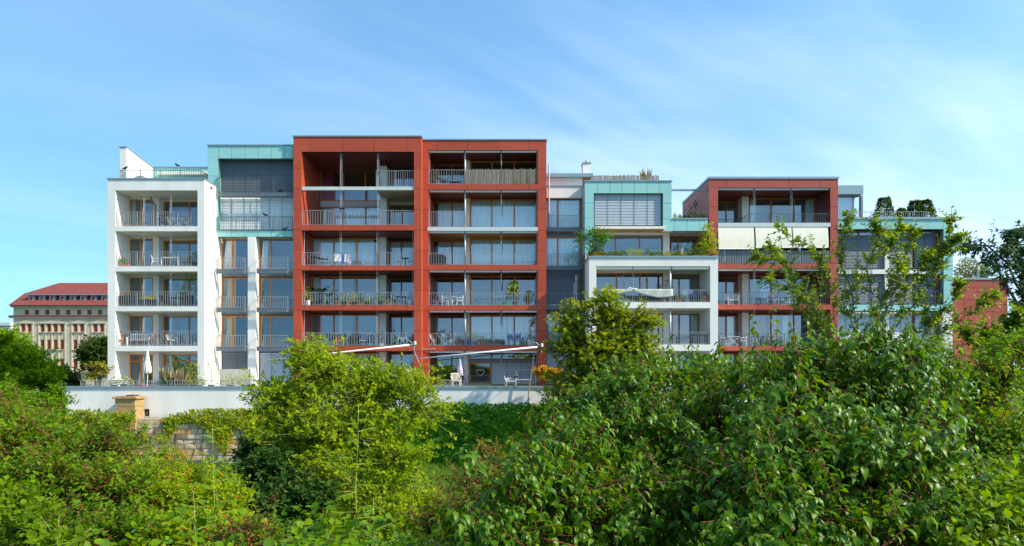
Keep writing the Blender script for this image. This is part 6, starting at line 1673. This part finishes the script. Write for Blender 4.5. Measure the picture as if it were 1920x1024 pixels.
for x in (-1.03, 1.03): MB().box(x - .02, x + .02, -.03, .03, 0, 1.28).build('post', M['rail'], b, local=True)
# rooftop of the white block
o = thing('covered_grill', 'round dark covered grill on the white block roof terrace', 'grill', at(265, 52.5, wz_roof + .004))
MB().lathe([(.5, .25), (.56, .5), (.45, .78), (.2, .92), (.04, .95)], (0, 0, 0), 20).build('cover', M['apron'], o, local=True, smooth=True)
for a in (0, 2.1, 4.2): MB().tube([(.4 * math.cos(a), .4 * math.sin(a), 0), (.3 * math.cos(a), .3 * math.sin(a), .3)], .02, 5).build('leg', M['apron'], o, local=True)
# dark birds
bird('dark bird on the roof railing of the white block, left end', at(235, 50.9, wz(319, 50.9) + .003), 0, 1.3)
bird('dark bird on the low teal wall above the rolled awning', at(332, 55.55, wz(315.5, 55.6) + .093), R(180), 1.3)
bird('dark bird perched on the lower railing of the turquoise top, centre', at(497, TY - .06, wz(406.5, TY) + .003), R(180), 1.3)
bird('dark bird on the ledge below the upper railing of the turquoise top', at(527, TY - .11, wz(362, TY) + .033), R(0), 1.3)
bird('dark bird at the foot of the lower railing, beside the red block', at(535, TY - .15, zo0 + .003), R(20), 1.3)
bird('dark bird on the railing in the two-storey red loggia', at(644, AY + .14, wz(393.6, AY) + .003), R(30), 1.6)

# tall red block
aF = [wz(422, AY), FLOORS['A1'], FLOORS['A2'], FLOORS['A3'], T0]
a_ = lambda px, dy, k: at(px, AY + dy, aF[k] + .004)
table('dark round bistro table, third red loggia, left of the laundry', a_(590, 1.2, 1), .8, .8, .8, M['black'], 'round')
table('lower dark round table beside the laundry rack, third red loggia', a_(606, .8, 1), .8, .8, .62, M['black'], 'round')
drying_rack('drying rack hung with white and blue laundry, tall red block', a_(644, .9, 1), 1.3, [(-.62, -.1, .55, M['white_pl']), (-.05, .12, .75, M['blue']), (.15, .34, .6, M['white_pl']), (.36, .6, .7, M['lilac'])])
chair('white garden chair left of dark table, third red loggia right side', a_(748, 1.0, 1), R(100), M['white_pl'])
table('dark round table between two white chairs, third red loggia', a_(760, 1.2, 1), .7, .7, .72, M['black'], 'round')
chair('white garden chair right of dark table, third red loggia right side', a_(771, 1.0, 1), R(-80), M['white_pl'])
potted('tall variegated plant at the left end of the fourth red loggia', a_(577, .6, 2), .2, .4, M['white_pl'], L['pot_y'], .75, 1.05, 190, .15, 'column')
potted('dark palm behind the variegated plant, fourth red loggia', a_(598, 1.2, 2), .22, .4, M['planter_dk'], L['dark'], 1.6, 1.3, 170, .16, 'palm')
for i, (px, lab, h__, lm_) in enumerate([(614, 'flat green planter plant, fourth red loggia, beside the palm', .35, 'pot'), (632, 'low mixed plant, fourth red loggia, before the first window post', .5, 'dark'), (645, 'small bright plant, fourth red loggia, left of the yellow-green shrub', .45, 'pot_y'),
                                  (653, 'yellow-green potted shrub, fourth red loggia, middle', .85, 'pot_y'), (664, 'leafy yellow-flowered pot plant, fourth red loggia, right of middle', .8, 'pot_y'), (675, 'dark leafy pot plant on fourth red loggia by the window post', .75, 'pot'), (690, 'low pale pot plant, fourth red loggia, left of the column shrub', .35, 'pot_y')]):
    potted(lab, a_(px, .55, 2), .19, .3, M['terracotta'] if i % 2 else M['planter_dk'], L[lm_], .65, h__, 110, .11, 'bush', M['yellow_fl'] if i == 4 else None)
potted('airy green shrub in pot before the column, fourth red loggia', a_(714, .6, 2), .22, .35, M['planter_dk'], L['pot'], .9, .75, 190, .11)
potted('small yellowish plant beside the column shrub, fourth red loggia', a_(727, .5, 2), .18, .2, M['terracotta'], L['pot_y'], .5, .3, 70, .09)
chair('white garden chair with dark cushion, fourth red loggia right side', a_(741, .9, 2), R(80), M['white_pl'], seat_m=M['black'])
table('dark dining table on the fourth red loggia, right side', a_(752, 1.0, 2), .8, .7, .74, M['black'], 'legs')
potted('pale pot with thin upright plant, right end of fourth red loggia', a_(769, .5, 2), .2, .4, M['white_pl'], L['bronze'], .4, .7, 60, .1, 'column')
chair('dark wicker armchair at left, fifth red loggia', a_(612, 1.0, 3), R(0), M['black'], h=1.0, w=.6)
chair('light wooden armchair on the fifth red loggia, centre left', a_(638, .8, 3), R(10), M['wood'], h=.78)
chair('dark wicker armchair at the middle of the fifth red loggia', a_(664, 1.0, 3), R(0), M['black'], h=1.02, w=.62)
chair('dark armchair with a plum cushion, fifth red loggia', a_(681, 1.0, 3), R(0), M['black'], seat_m=M['lilac'], h=1.0)
potted('low white trough plant at the left of the fifth red loggia', a_(582, .5, 3), .22, .15, M['white_pl'], L['pot_y'], .9, .95, 170, .10, 'column')
potted('clipped three-ball topiary in white pot before the column', a_(715, .55, 3), .17, .2, M['white_pl'], L['dark'], .42, .85, 230, .07, 'topiary')
potted('dark conifer in pot, fifth red loggia, beside the topiary', a_(738, 1.4, 3), .18, .3, M['planter_dk'], L['dark'], .4, 1.1, 120, .09, 'column')
o = table('small table under a pale cloth, right end of the fifth red loggia', a_(757, .8, 3), .8, .6, .72, M['black'], 'legs')
c = thing('draped_cloth', 'pale blue-white cloth draped over a table, fifth red loggia', 'cloth', a_(757, .8, 3) + Vector((0, 0, .725)))
b = MB(); n = 10
for j in range(n + 1):
    for i in range(n + 1):
        u, v_ = -.52 + 1.04 * i / n, -.42 + .84 * j / n; dd_ = max(0, abs(u) - .4) + max(0, abs(v_) - .3)
        b.v.append((u - max(0, abs(u) - .42) * .6 * (1 if u > 0 else -1), v_, .012 - dd_ * 2.6 * (1 + .4 * math.sin(i * 1.7 + j)) + .05 * math.sin(i) * math.sin(j * .7 + 1)))
for j in range(n):
    for i in range(n): a = j * (n + 1) + i; b.f.append((a, a + 1, a + n + 2, a + n + 1))
ob = b.build('fabric', M['cloth'], c, local=True, smooth=True); sd = ob.modifiers.new('thick', 'SOLIDIFY'); sd.thickness = .012
chair('dark garden chair at the right end of the fifth red loggia', a_(769, 1.0, 3), R(-60), M['black'])
b = thing('folding_screen', 'beige slatted screen on the terrace before the tall red block', 'screen', at(769, 48.6, T0 + .004))
for i in range(4): MB().box(-.44 + .225 * i, -.23 + .225 * i, -.02, .02, .06, 1.3).build('slat', M['beige'], b, local=True)
MB().box(-.46, .46, .021, .05, .3, .36).build('rail', M['beige'], b, local=True); MB().box(-.46, .46, .021, .05, .95, 1.01).build('rail', M['beige'], b, local=True)
potted('dark leafy bush before the ground floor door of the tall red block', at(744, 49.2, tzz), .3, .35, M['planter_dk'], L['ivy'], 1.2, 1.2, 300, .12, 'column', name='terrace_shrub')

# second red block
bF = [FLOORS['B%d' % i] for i in range(5)] + [T0]
b_ = lambda px, dy, k: at(px, BY + dy, bF[k] + .004)
potted('red-leaved flowering plant on the top balcony of the second red block', b_(819, .6, 0), .24, .42, M['apron'], L['pot'], .85, .75, 150, .10, 'column', M['red_fl'], 18)
chair('dark round chair on the top balcony beside the red-leaved plant', b_(830, .9, 0), R(40), M['black'], h=.7, w=.6)
table('low dark table on the top balcony, left of the willow screen', b_(853, .9, 0), .9, .5, .4, M['black'], 'legs')
planter('trough with big yellow-flowering bush above the willow screen', b_(985, .7, 0), 1.9, .75, M['planter_dk'], L['pot_y'], .75, 420, .11, M['yellow_fl'], 20, .4)
potted('tall thin plant at the left of the middle balcony, second red block', b_(1003, 1.0, 2), .15, .2, M['planter_dk'], L['pot'], .3, .25, 20, .08)
o = thing('covered_grill', 'black covered grill on the third balcony of the second red block', 'grill', b_(821, .8, 2))
MB().box(-.65, .6, -.25, .25, .12, .72).build('cover', M['black'], o, local=True); MB().prism([(-.65, .721), (.6, .721), (.45, .86), (-.6, .86)], -.24, .24).build('lid', M['black'], o, local=True)
for sx in (-.5, .5): MB().box(sx - .04, sx + .04, -.04, .04, 0, .119).build('leg', M['black'], o, local=True)
chair('white plastic chair left of the white round table, second red block', b_(836, .9, 3), R(80), M['white_pl'])
table('white round table between white chairs, second red block', b_(848, .8, 3), .68, .68, .74, M['white_pl'], 'round')
chair('white plastic chair right of the white round table, second red block', b_(862, .9, 3), R(-80), M['white_pl'])
potted('pot of bright pink flowers left of the white table, second red block', b_(817, .5, 3), .17, .2, M['blue_pot'], L['pot'], .45, .22, 60, .08, 'bush', M['pink_fl'], 30)
planter('dark box with a pale cushion, left corner beside the pink flowers', b_(813, .9, 3), .8, .72, M['planter_dk'], L['pot'], .12, 20, .07)
o = thing('watering_can', 'bright green watering can left of the weeping tree', 'watering can', b_(947, .5, 3))
MB().lathe([(.15, 0), (.16, .05), (.15, .26), (.12, .28)], (0, 0, 0), 14).build('body', M['green_pl'], o, local=True); MB().tube([(.13, 0, .08), (.3, 0, .3)], [.03, .02], 6).build('spout', M['green_pl'], o, local=True); MB().tube([(-.14, 0, .08), (-.26, 0, .2), (-.1, 0, .36), (.02, 0, .28)], .015, 6).build('handle', M['green_pl'], o, local=True)
potted('weeping yellow-green potted tree on the balcony of the second red block', b_(966, .6, 3), .22, .3, M['planter_dk'], L['pot_y'], 1.7, 1.65, 420, .14, 'weep')
potted('smaller weeping plant right of the big weeping tree', b_(990, .6, 3), .2, .35, M['chair_wood'], L['pot_y'], 1.2, .85, 190, .12, 'weep')
chair('pale folding chair left of the bistro table, lowest red balcony', b_(812, .8, 4), R(80), M['white_pl'], 'fold', h=.95)
table('folding bistro table with a plant on it, lowest red balcony', b_(831, .8, 4), .85, .55, .72, M['rail'], 'fold')
chair('pale folding chair right of the bistro table, lowest red balcony', b_(848, .8, 4), R(-80), M['white_pl'], 'fold', h=.95)
potted('white pot with a ball-shaped plant on the bistro table', b_(831, .8, 4) + Vector((0, 0, .725)), .12, .2, M['white_pl'], L['dark'], .5, .4, 110, .08)
potted('red-flowering plant on the left wall of the lowest red balcony', b_(812, 1.3, 4), .2, .8, M['terracotta'], L['pot'], .6, .6, 110, .1, 'bush', M['red_fl'], 14)
rowp = [(860, 'terracotta', .16, .32, 'pot', .35, None, 'terracotta pot left of the post, lowest red balcony'), (867, 'terracotta', .15, .28, 'bronze', .3, None, 'terracotta pot with bronze leaves right against the post'), (879, 'blue_pot', .21, .40, 'pot', .42, None, 'bright blue glazed pot with dark green plant'),
        (892, 'terracotta', .19, .33, 'pot_y', .85, None, 'tall leafy plant in terracotta, right of the blue pot'), (903, 'terracotta', .17, .36, 'pot', .4, 'red_fl', 'terracotta pot with red blooms, right of the tall leafy plant'), (912, 'terracotta', .17, .3, 'pot', .28, None, 'squat terracotta pot left of the first window post'),
        (920.5, 'terracotta', .16, .26, 'pot', .3, None, 'small clay pot standing at the first window post'), (928, 'terracotta', .15, .26, 'bronze', .26, None, 'small clay pot with brownish leaves'), (935, 'terracotta', .14, .25, 'pot', .25, None, 'small clay pot left of the magenta flowers'), (942, 'planter_dk', .16, .25, 'pot', .22, 'pink_fl', 'bowl of magenta flowers, lowest red balcony'),
        (981, 'terracotta', .19, .25, 'pot', .45, None, 'green bush in clay pot right of the blue chair'), (993, 'cream', .23, .45, 'pot', .75, None, 'big cream pot with dark shrub, right end of lowest red balcony')]
for px, pm, r_, h__, lm_, ph, fl_, lab in rowp:
    potted(lab, b_(px, .5, 4), r_, h__, M[pm], L[lm_], r_ * 3.0, ph, 90, .10, 'bush', M[fl_] if fl_ else None, 24)
chair('blue folding deck chair by the window, lowest red balcony', b_(959, .8, 4), R(30), M['blue'], 'fold', h=.75)
chair('taller blue deck chair left of the green bush, lowest red balcony', b_(970, .9, 4), R(-10), M['blue'], 'fold', h=1.15)
o = thing('plant_stand', 'tall red plant stand at the right end of the lowest red balcony', 'plant stand', b_(1000, .9, 4))
for sx in (-.2, .2):
    for sy in (-.15, .15): MB().box(sx - .02, sx + .02, sy - .02, sy + .02, 0, 1.7).build('leg', M['red_fl'], o, local=True)
for z_ in (.5, 1.1, 1.7): MB().box(-.23, .23, -.18, .18, z_, z_ + .03).build('shelf', M['red_fl'], o, local=True)
potted('clay pot on top of the red plant stand', b_(1000, .9, 4) + Vector((0, 0, 1.735)), .14, .22, M['terracotta'], L['pot'], .7, .35, 90, .1)
# ground floor by the second red block
parasol('closed lilac parasol before the second red block', at(862.5, 50.6, tzz), 2.0, M['lilac'], .2, M['steel'])
chair('pale armchair beside the closed lilac parasol', at(855, 49.6, tzz), R(20), M['cream'], h=.95, w=.62)
table('small table with orange top left of the pale armchair', at(832, 49.6, tzz), .9, .5, .5, M['chair_wood'], 'legs', M['wood'])
o = thing('heart_wreath', 'pale wooden heart wreath hanging in the dark garden door', 'wreath', at(900.5, Yg - .06, wz(698.5, Yg)))
hp = []
for i in range(33):
    t = 2 * math.pi * i / 32; hp.append((.017 * 16 * math.sin(t) ** 3 * 1.15, 0, .017 * (13 * math.cos(t) - 5 * math.cos(2 * t) - 2 * math.cos(3 * t) - math.cos(4 * t)) * 1.1))
MB().tube(hp, .035, 6).build('ring', mat('pale_wicker', (.72, .52, .42), .9, .2, 20), o, local=True, smooth=True)
MB().tube([(0, 0, .09), (0, 0, .34)], .004, 4).build('cord', M['cloth'], o, local=True)
o = thing('clothes_frame', 'tall dark metal frame before the closed blind, right of the heart door', 'frame', at(975, 49.2, tzz))
b = MB(); s = 1.1
for x in (-s, s): b.tube([(x, 0, 0), (x, 0, 1.22)], .025, 6)
b.tube([(-s, 0, 1.2), (s, 0, 1.2)], .025, 6); b.build('frame', M['rail_dk'], o, local=True)
table('wooden trestle table under the dark metal frame', at(981, 48.6, tzz), 1.2, .6, .55, M['chair_wood'], 'legs', M['beige'])
chair('grey-green rounded garden chair before the closed blind', at(957, 48.4, tzz), R(15), M['slab_grey'], h=.62, w=.7)
potted('small dark hanging pot with orange bloom on the trestle table', at(967.5, 48.6, tzz + .56), .16, .22, M['planter_dk'], L['bronze'], .2, .3, 24, .08, 'column', M['yellow_fl'], 5)
o = thing('wooden_pole', 'leaning weathered wooden pole rising from the terrace edge', 'pole', at(989, 45.9, 3.2))
MB().tube([(0, 0, -.3), (.08, 0, 1.6), (.42, 0, 3.75)], [.05, .045, .035], 7).build('shaft', M['bamboo'], o, local=True); MB().tube([(.28, 0, 3.62), (.44, 0, 3.62)], .03, 6).build('peg', M['bamboo'], o, local=True)
tree('japanese_maple', 'small orange-red maple on the terrace at the red block corner', (wx(1028, 47.6), 47.6, T0),
     [ell(1028, 702, 24, 13, 47.6, .5), ell(1016, 697, 14, 9, 47.6, .4), ell(1044, 705, 14, 10, 47.6, .4)], 330, 10, .13, .4, L['acer'], P(1028, 712, 47.6), .04, T_LOBED, rmin=.15)
potted('yellow-green shrub right of the orange-red maple', at(1062, 47.4, tzz), .3, .3, M['planter_dk'], L['pot_y'], 1.5, 1.1, 300, .12, name='terrace_shrub')

# white sunshade rollers mounted on long arms before the ground floor
def sun_roller(label, a, b_end, Y, knee, ft_):
    o = thing('sunshade_roller', label, 'sunshade', P(*b_end, Y), 0, 'long white sunshade rollers')
    loc = o.location; L_ = lambda v: tuple(Vector(v) - loc)
    A_, B_ = P(*a, Y), P(*b_end, Y)
    MB().tube([L_(A_), L_(A_.lerp(B_, .97))], [.035, .07], 10).build('roller', M['white_pl'], o, local=True, smooth=True)
    MB().tube([L_(A_.lerp(B_, .955)), L_(B_)], .055, 10).build('joint', M['rail'], o, local=True)
    MB().lathe([(.04, -.12), (.085, -.1), (.09, .1), (.05, .13)], L_(B_ + Vector((.08, 0, .1))), 10).build('end_cap', M['white_pl'], o, local=True)
    MB().tube([L_(B_ + Vector((0, .02, 0))), L_(B_ + Vector((-.35, .1, .3))), L_(B_ + Vector((-.5, .15, .25)))], .03, 6).build('bracket', M['steel'], o, local=True)
    MB().tube([L_(B_ + Vector((.02, .05, -.08))), L_(P(*knee, Y + .1)), L_(P(*ft_, Y + .3))], .03, 8).build('strut', M['steel'], o, local=True)
    return o
sun_roller('long white sunshade roller sloping across the tall red block', (495, 676), (776, 646), 49.5, (777, 660), (800, 712))
sun_roller('long white sunshade roller sloping across the second red block', (787, 672), (1014, 650), 49.5, (1016, 660), (1016, 664))
for a, b__, y_, lab in (((568, 655), (588, 655), AY - .12, 'short grey tie bar on the tall red block above its ground floor'), ((793, 655), (814, 654.5), BY - .12, 'short grey tie bar on the second red block above its ground floor')):
    o = thing('tie_bar', lab, 'bar', P(*a, y_)); loc = o.location
    MB().tube([(0, 0, 0), tuple(P(*b__, y_) - loc)], .03, 6).build('rod', M['steel'], o, local=True)
    for q in (a, b__): MB().box(*(v for t in zip(tuple(P(*q, y_) - loc - Vector((.05, .05, .05))), tuple(P(*q, y_) - loc + Vector((.05, .11, .05)))) for v in t)).build('plate', M['steel'], o, local=True)

# planted edge above the white balcony block
eR = wz(483.5, EY) + .006
rowe = [(1107, .5, 'pot', .3), (1122, .42, 'pot_y', .35), (1133, .3, 'pot', .3), (1146, .55, 'pot', .35), (1157, .4, 'pot', .4), (1167, .62, 'pot', .45), (1181, .6, 'pot_y', .65), (1197, .6, 'pot_y', .55), (1214, .6, 'pot', .55), (1224, .3, 'pot', .3), (1235, .6, 'pot', .35), (1251, .62, 'pot_y', .22), (1266, .62, 'pot', .22), (1281, .62, 'pot_y', .25), (1292, .3, 'pot', .5), (1303, .62, 'pot', .55), (1319, .62, 'pot_y', .65)]
words = ['at the left corner beneath the wisteria', 'second from the left corner', 'small and low, under the leaning sapling', 'with spreading leaves, left of centre', 'under the first window post', 'with fine tall stems', 'with the tallest bright tuft', 'with a bright round tuft', 'with feathery greens under the second window post', 'small and bare, centre right', 'with low spreading leaves, centre right', 'with short lawn-like greens under the white pier', 'with short dark greens right of the white pier', 'with short bright greens, further right', 'small with an upright bush', 'with mixed bush, near the climber', 'with yellow-green bush beside the pink flowers']
for (px, w__, lm_, ph), wd in zip(rowe, words):
    planter('terracotta trough on the white roof edge ' + wd, at(px, EY + .33, eR), w__, .22, M['terracotta'], L[lm_], ph, int(120 + 160 * w__), .09, None, d=.24)
potted('pink-flowering plant at the right end of the white roof edge', at(1338, EY + .35, eR), .26, .3, M['chair_wood'], L['pot_y'], .8, .75, 200, .1, 'bush', M['pink_fl'], 26)
def climber(label, px, pts, Y, n, leaf, lm, z0):
    o = thing('climbing_plant', label, 'plant', at(px, Y, z0), 0, None)
    MB().lathe([(.26, 0), (.32, .36), (.36, .37), (.36, .44), (.3, .44)], (0, 0, 0), 12).build('pot', M['chair_wood'], o, local=True)
    es = [ell(a, b, c, d, Y, .45) for a, b, c, d in pts]
    C, S, O, _ = sample(es, n, .2, .5)
    D = unitv(O * .6 + rng.normal(0, .5, (n, 3)) + np.array([0, 0, -.1])); Ln = .35 * (.6 + .8 * rng.random(n))
    pos, d, nr, sz = shoot_leaves(S, D, Ln, 7, 1.1, .35, .3, opp=True)
    leaves('foliage', pos, d, nr, sz * leaf, lm, T_MID, o, .9, kind='stuff')
    b = MB()
    for c, r in es: b.tube(limb_path(at(px, Y, z0 + .35), Vector(c), .02, 5, .08), [.035, .03, .025, .02, .015, .01], 6)
    b.build('stem', M['bark'], o); return o
climber('big wisteria spilling over the left corner of the white balcony roof', 1112, [(1112, 440, 15, 12), (1118, 456, 14, 18), (1094, 440, 16, 7), (1087, 455, 10, 10), (1128, 444, 12, 7), (1140, 438, 10, 6), (1108, 470, 10, 8)], EY + .5, 260, .15, L['pot'], eR)
climber('slender standard tree with a dark round head, right of the wisteria', 1128, [(1131, 452, 8, 9), (1136, 445, 6, 5)], EY + .6, 60, .13, L['ivy'], eR)
climber('bright green climber on the right end of the white balcony roof', 1325, [(1325, 430, 9, 10), (1327, 445, 11, 11), (1322, 458, 11, 9), (1335, 452, 8, 6), (1318, 468, 10, 7), (1333, 466, 8, 8)], EY + .6, 240, .14, L['pot_y'], eR)
potted('dark bushy plant behind the planted edge, below the turquoise band', at(1297, EY + 1.6, eR), .3, .5, M['planter_dk'], L['dark'], 1.3, .95, 260, .13)
# small roof garden beside the red block
for px, w__, lm_, ph, lab in [(1265, .3, 'pot_y', .42, 'yellow-green pot plant at the left of the small roof garden'), (1275, .32, 'pot', .35, 'grey-green round pot plant in the small roof garden'), (1284, .24, 'bronze', .3, 'small reddish pot plant in the small roof garden'), (1291, .25, 'pot', .45, 'upright green pot plant in the middle of the small roof garden'), (1303, .55, 'pot', .6, 'wide clay trough with bushy greens in the small roof garden'), (1317, .45, 'pot', .45, 'clay trough nearest the red side wall, small roof garden')]:
    planter(lab, at(px, DY + .75, wz(411, DY) + .004), w__, .2, M['terracotta'], L[lm_], ph, 150, .09, None, d=.24)
potted('tall dark shrub against the red side wall above the roof garden', at(1308, DY + 3.2, wz(412.5, DY) + .004), .3, .4, M['planter_dk'], L['dark'], 1.8, 1.9, 380, .14, 'column')
potted('dry flower stalks above the willow screen on the turquoise block', at(1211, DY + .9, dzt + .004), .2, .3, M['planter_dk'], L['dry'], .9, 1.0, 40, .1, 'grass')
# white balcony block
e_ = lambda px, dy, k: at(px, EY + dy, FLOORS['E%d' % k] + .004)
o = thing('draped_cloth', 'long pale cloth draped in swags along the white balcony railing', 'cloth', e_(1210, .02, 0))
zr = .93
for (xa, xb, l0, l1) in [(1125, 1187, .35, .2), (1187, 1262, .22, .75)]:
    b = MB(); n, k = 18, 6; A0, B0 = wx(xa, EY) - o.location.x, wx(xb, EY) - o.location.x
    for j in range(k + 1):
        for i in range(n + 1):
            t = i / n; ln = (l0 + (l1 - l0) * t) * (.65 + .5 * math.sin(math.pi * t)); b.v.append((A0 + (B0 - A0) * t, .03 - .025 * math.sin(t * 22 + j * .4) - .02, zr - ln * j / k))
    for j in range(k):
        for i in range(n): a = j * (n + 1) + i; b.f.append((a, a + n + 1, a + n + 2, a + 1))
    ob = b.build('fabric', M['drape'], o, local=True, smooth=True); sd = ob.modifiers.new('thick', 'SOLIDIFY'); sd.thickness = .01
o = thing('folded_parasol_cloth', 'bundled pale cloth lying on the white balcony railing', 'cloth', e_(1183, .1, 0) + Vector((0, 0, .9)))
MB().tube([(-.35, 0, .03), (-.2, .02, .06), (-.05, -.02, .11), (.1, .02, .07), (.25, -.02, .06), (.5, 0, .03)], [.02, .045, .06, .04, .045, .02], 8).build('fabric', M['cloth'], o, local=True, smooth=True)
drying_rack('drying rack with blue and white laundry, white balcony right side', e_(1290, .9, 0), 1.1, [(-.5, -.1, .35, M['white_pl']), (-.05, .25, .32, M['lilac']), (.28, .52, .55, M['blue'])])
potted('clay pot plant left of the laundry rack, white balcony', e_(1271, .5, 0), .2, .32, M['terracotta'], L['pot'], .5, .4, 90, .1)
potted('leafy pot plant under the laundry rack, white balcony', e_(1282, .4, 0), .15, .2, M['planter_dk'], L['pot'], .5, .35, 90, .1)
potted('dark plant on the wall beside the round post, white balcony', e_(1252, .9, 0), .2, .9, M['planter_dk'], L['dark'], .8, .9, 140, .12, 'column')
potted('clay pot below the draped cloth, white balcony centre', e_(1243, .5, 0), .2, .4, M['terracotta'], L['pot'], .4, .2, 40, .08)
chair('dark folding chair at the right end of the white balcony', e_(1319, .9, 0), R(-40), M['black'], 'fold', h=1.2)
planter('wooden box at the right end of the white balcony', e_(1325, .45, 0), .55, .5, M['chair_wood'], L['pot'], .15, 30, .07)
table('dark table on the lower white balcony', e_(1310, .9, 1), 1.2, .7, .72, M['black'], 'legs')
# red block on the right
c_ = lambda px, dy, k: at(px, CY_ + dy, FLOORS['C%d' % k] + .004)
chair('white plastic chair behind the railing, right red block, left one', c_(1367, 1.0, 2), R(20), M['white_pl'])
chair('white plastic chair left of the column, right red block', c_(1379, 1.0, 2), R(-30), M['white_pl'])
chair('dark lounge chair in the middle of the right red block balcony', c_(1452, 1.0, 2), R(0), M['black'], seat_m=M['lilac'], w=.7)
chair('pale lounge chair at the middle of the right red block balcony', c_(1468, 1.0, 2), R(0), M['slab_grey'], w=.8)
table('white folding table on the lower balcony of the right red block', c_(1374, .7, 3), .95, .6, .74, M['white_pl'], 'fold')
chair('lilac cushioned chair left of the white folding table', c_(1355, .8, 3), R(80), M['white_pl'], seat_m=M['lilac'])
chair('lilac cushioned chair right of the white folding table', c_(1391, .8, 3), R(-80), M['white_pl'], seat_m=M['lilac'])
# roof garden of the turquoise block on the right, and end block terrace
zr = wz(411.5, FY) + .005
for px, w__, h__, fm_, lab in [(1658, 1.6, 1.6, 'column', 'tall dark conifer shrub on the right turquoise roof'), (1690, .9, .75, 'bush', 'low dark shrub between the taller roof shrubs'), (1716, 1.5, 1.35, 'column', 'dense dark pine shrub on the right turquoise roof'), (1736, 1.5, 1.4, 'column', 'dense dark pine shrub nearest the roof railing corner')]:
    potted(lab, at(px, FY + 1.6, zr), .35, .45, M['planter_dk'], L['dark'], w__, h__, 1500, .17, fm_)
zr = hzt + .006
potted('orange and green vine bush on the end block terrace, left', at(1814, GY + 1.3, zr), .35, .6, M['chair_wood'], L['bronze'], 2.0, 1.4, 900, .16)
potted('leafy green bush on the end block terrace, right', at(1843, GY + 1.3, zr), .35, .4, M['planter_dk'], L['pot'], 1.7, 1.2, 800, .16)
o = thing('white_post', 'short white post between the bushes of the end block terrace', 'post', at(1834, GY + .9, zr)); MB().box(-.08, .08, -.08, .08, 0, 1.5).build('shaft', M['white'], o, local=True); MB().box(-.1, .1, -.1, .1, 1.501, 1.55).build('post_cap', M['white'], o, local=True)
